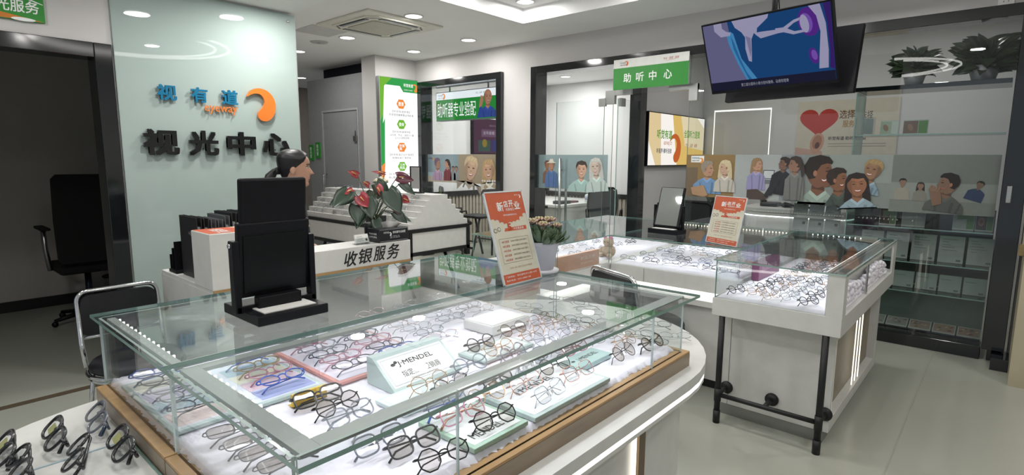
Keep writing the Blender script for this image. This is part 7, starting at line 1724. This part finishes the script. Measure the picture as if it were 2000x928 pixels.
# glasses on the table end, lower left
proto('t_grey', 'pilot', CGRY, .0028, 'fold', math.radians(-50), 0, gmat('2A4058'))
proto('t_black', 'pilot', BLK, .0033, 'fold', math.radians(-48), 0, None, YTAG)
proto('t_black2', 'round', BLK, .0030, 'fold', math.radians(-50), 0, None)
for k, x, y, rz, lab in (('t_grey', -2.09, .385, -.15, 'grey translucent eyeglasses with blue temples, topmost pair on the lower left table end'), ('t_black', -2.057, .273, -.1, 'black eyeglasses with a yellow tag, left of the grey pair on the table end'), ('t_black', -2.047, .160, -.1, 'black eyeglasses cut by the left photo edge on the table end'),
                         ('t_black', -1.824, .384, -.1, 'black eyeglasses with a yellow tag right beside the wooden showcase base'), ('t_black2', -1.858, .288, -.3, 'black round eyeglasses between the tagged pairs on the table end'), ('t_black2', -1.902, .175, -.1, 'black eyeglasses at the bottom edge left of the round pair')):
    g(k, x * .81, y * .81, 0.8075 if x > -1.95 else 0.8005, rz, lab, 'eyeglasses on the lower left table end').scale = (1.12, 1.12, 1.12)
# rear showcase: thin round metal frames and some black ones
for nm, sh, m, r, ax in (('s_black', 'round', BLK, .0020, -62), ('s_gun', 'round', GUN, .0013, -62), ('s_gold', 'round', GOLD, .0012, -62), ('s_silver', 'square', SILV, .0012, -62), ('s_blue', 'round', gmat('3A4E82'), .0014, -62)):
    proto(nm, sh, m, r, 'fold', math.radians(ax), 0, None, None, True)
RK = ['s_gun', 's_black', 's_gun', 's_gold', 's_blue', 's_silver', 's_gun']
cn = {'s_black': 'black', 's_gun': 'dark metal', 's_gold': 'gold', 's_silver': 'silver', 's_blue': 'blue'}
for j in range(4):
    for i in range(6):
        k = RK[(i * 3 + j * 2) % 7]
        if (i, j) in ((1, 0), (4, 0)): k = 's_black'
        g(k, -2.02 + i * 0.145 + 0.03 * (j % 2) + jit(.02), 3.62 + j * 0.235 + jit(.03), 0.755, -0.2 + jit(.35), '%s eyeglasses in the rear showcase, row %s from the front, %s from the left' % (cn[k], ('one', 'two', 'three', 'four')[j], ORD[i]), 'eyeglasses in the rear showcase')
for j in range(2):
    for i in range(5):
        k = RK[(i * 2 + j) % 7]
        g(k, -2.42 - j * 0.22, 3.48 + i * 0.21, 0.755, T90 + jit(.3), '%s eyeglasses in the arm behind the succulent, %s line, %s from the near end' % (cn[k], ('inner', 'outer')[j], ORD[i]), 'eyeglasses in the showcase arm')
# small showcase: folded pairs standing in slanted rows
for nm, sh, m, r in (('c_black', 'round', BLK, .0021), ('c_gun', 'round', GUN, .0013), ('c_gold', 'square', GOLD, .0013), ('c_silver', 'square', SILV, .0013), ('c_clear', 'square', CLR, .0020)):
    proto(nm, sh, m, r, 'fold', math.radians(-38), 0, None, None, True)
SK_ = ['c_black', 'c_gold', 'c_gold', 'c_silver', 'c_black', 'c_gun', 'c_gun', 'c_black', 'c_gold', 'c_silver', 'c_gun', 'c_clear']
cn2 = {'c_black': 'black', 'c_gun': 'dark metal', 'c_gold': 'gold', 'c_silver': 'silver', 'c_clear': 'clear'}
for j in range(9):
    for i in range(5):
        x = -1.075 + i * 0.091 + jit(.006); y = 3.13 + j * 0.165 + (i % 2) * 0.03 + jit(.01)
        if i == 0 and j > 1: continue
        k = SK_[(i + j * 3) % 12]
        if j == 0: k = ('c_black', 'c_gold', 'c_gold', 'c_silver', 'c_black')[i]
        g(k, x, y, 0.7495, math.radians(64) + jit(.1), '%s eyeglasses in the small showcase, %s row from the front, %s from the left' % (cn2[k], ORD[j], ORD[i]), 'eyeglasses in the small showcase')
# stair display: one line of metal frames per step on the side facing us
for nm, m in (('d_silver', SILV), ('d_dark', GUN)):
    proto(nm, 'round' if nm == 'd_dark' else 'oval', m, .0014, 'fold', math.radians(-30), 0, None, None, True)
for j in range(1, 7):
    zz = 0.755 + j * 0.0575; yy = 3.60 + (j - 1) * 0.06 + 0.012
    n = 8
    for i in range(n):
        x = -6.55 + i * 0.245 + jit(.03)
        if j == 6:
            yy = 3.985
            if min(abs(x + 5.0), abs(x + 5.66)) < 0.2: continue
        k = 'd_dark' if (i + j) % 3 == 0 else 'd_silver'
        g(k, x, yy, zz + 0.0005, jit(.4), '%s eyeglasses on the stair display, step %s from the top, %s from the left' % ({'d_dark': 'dark', 'd_silver': 'silver'}[k], ('one', 'two', 'three', 'four', 'five', 'six')[6 - j], ORD[i]), 'eyeglasses on the stair display')
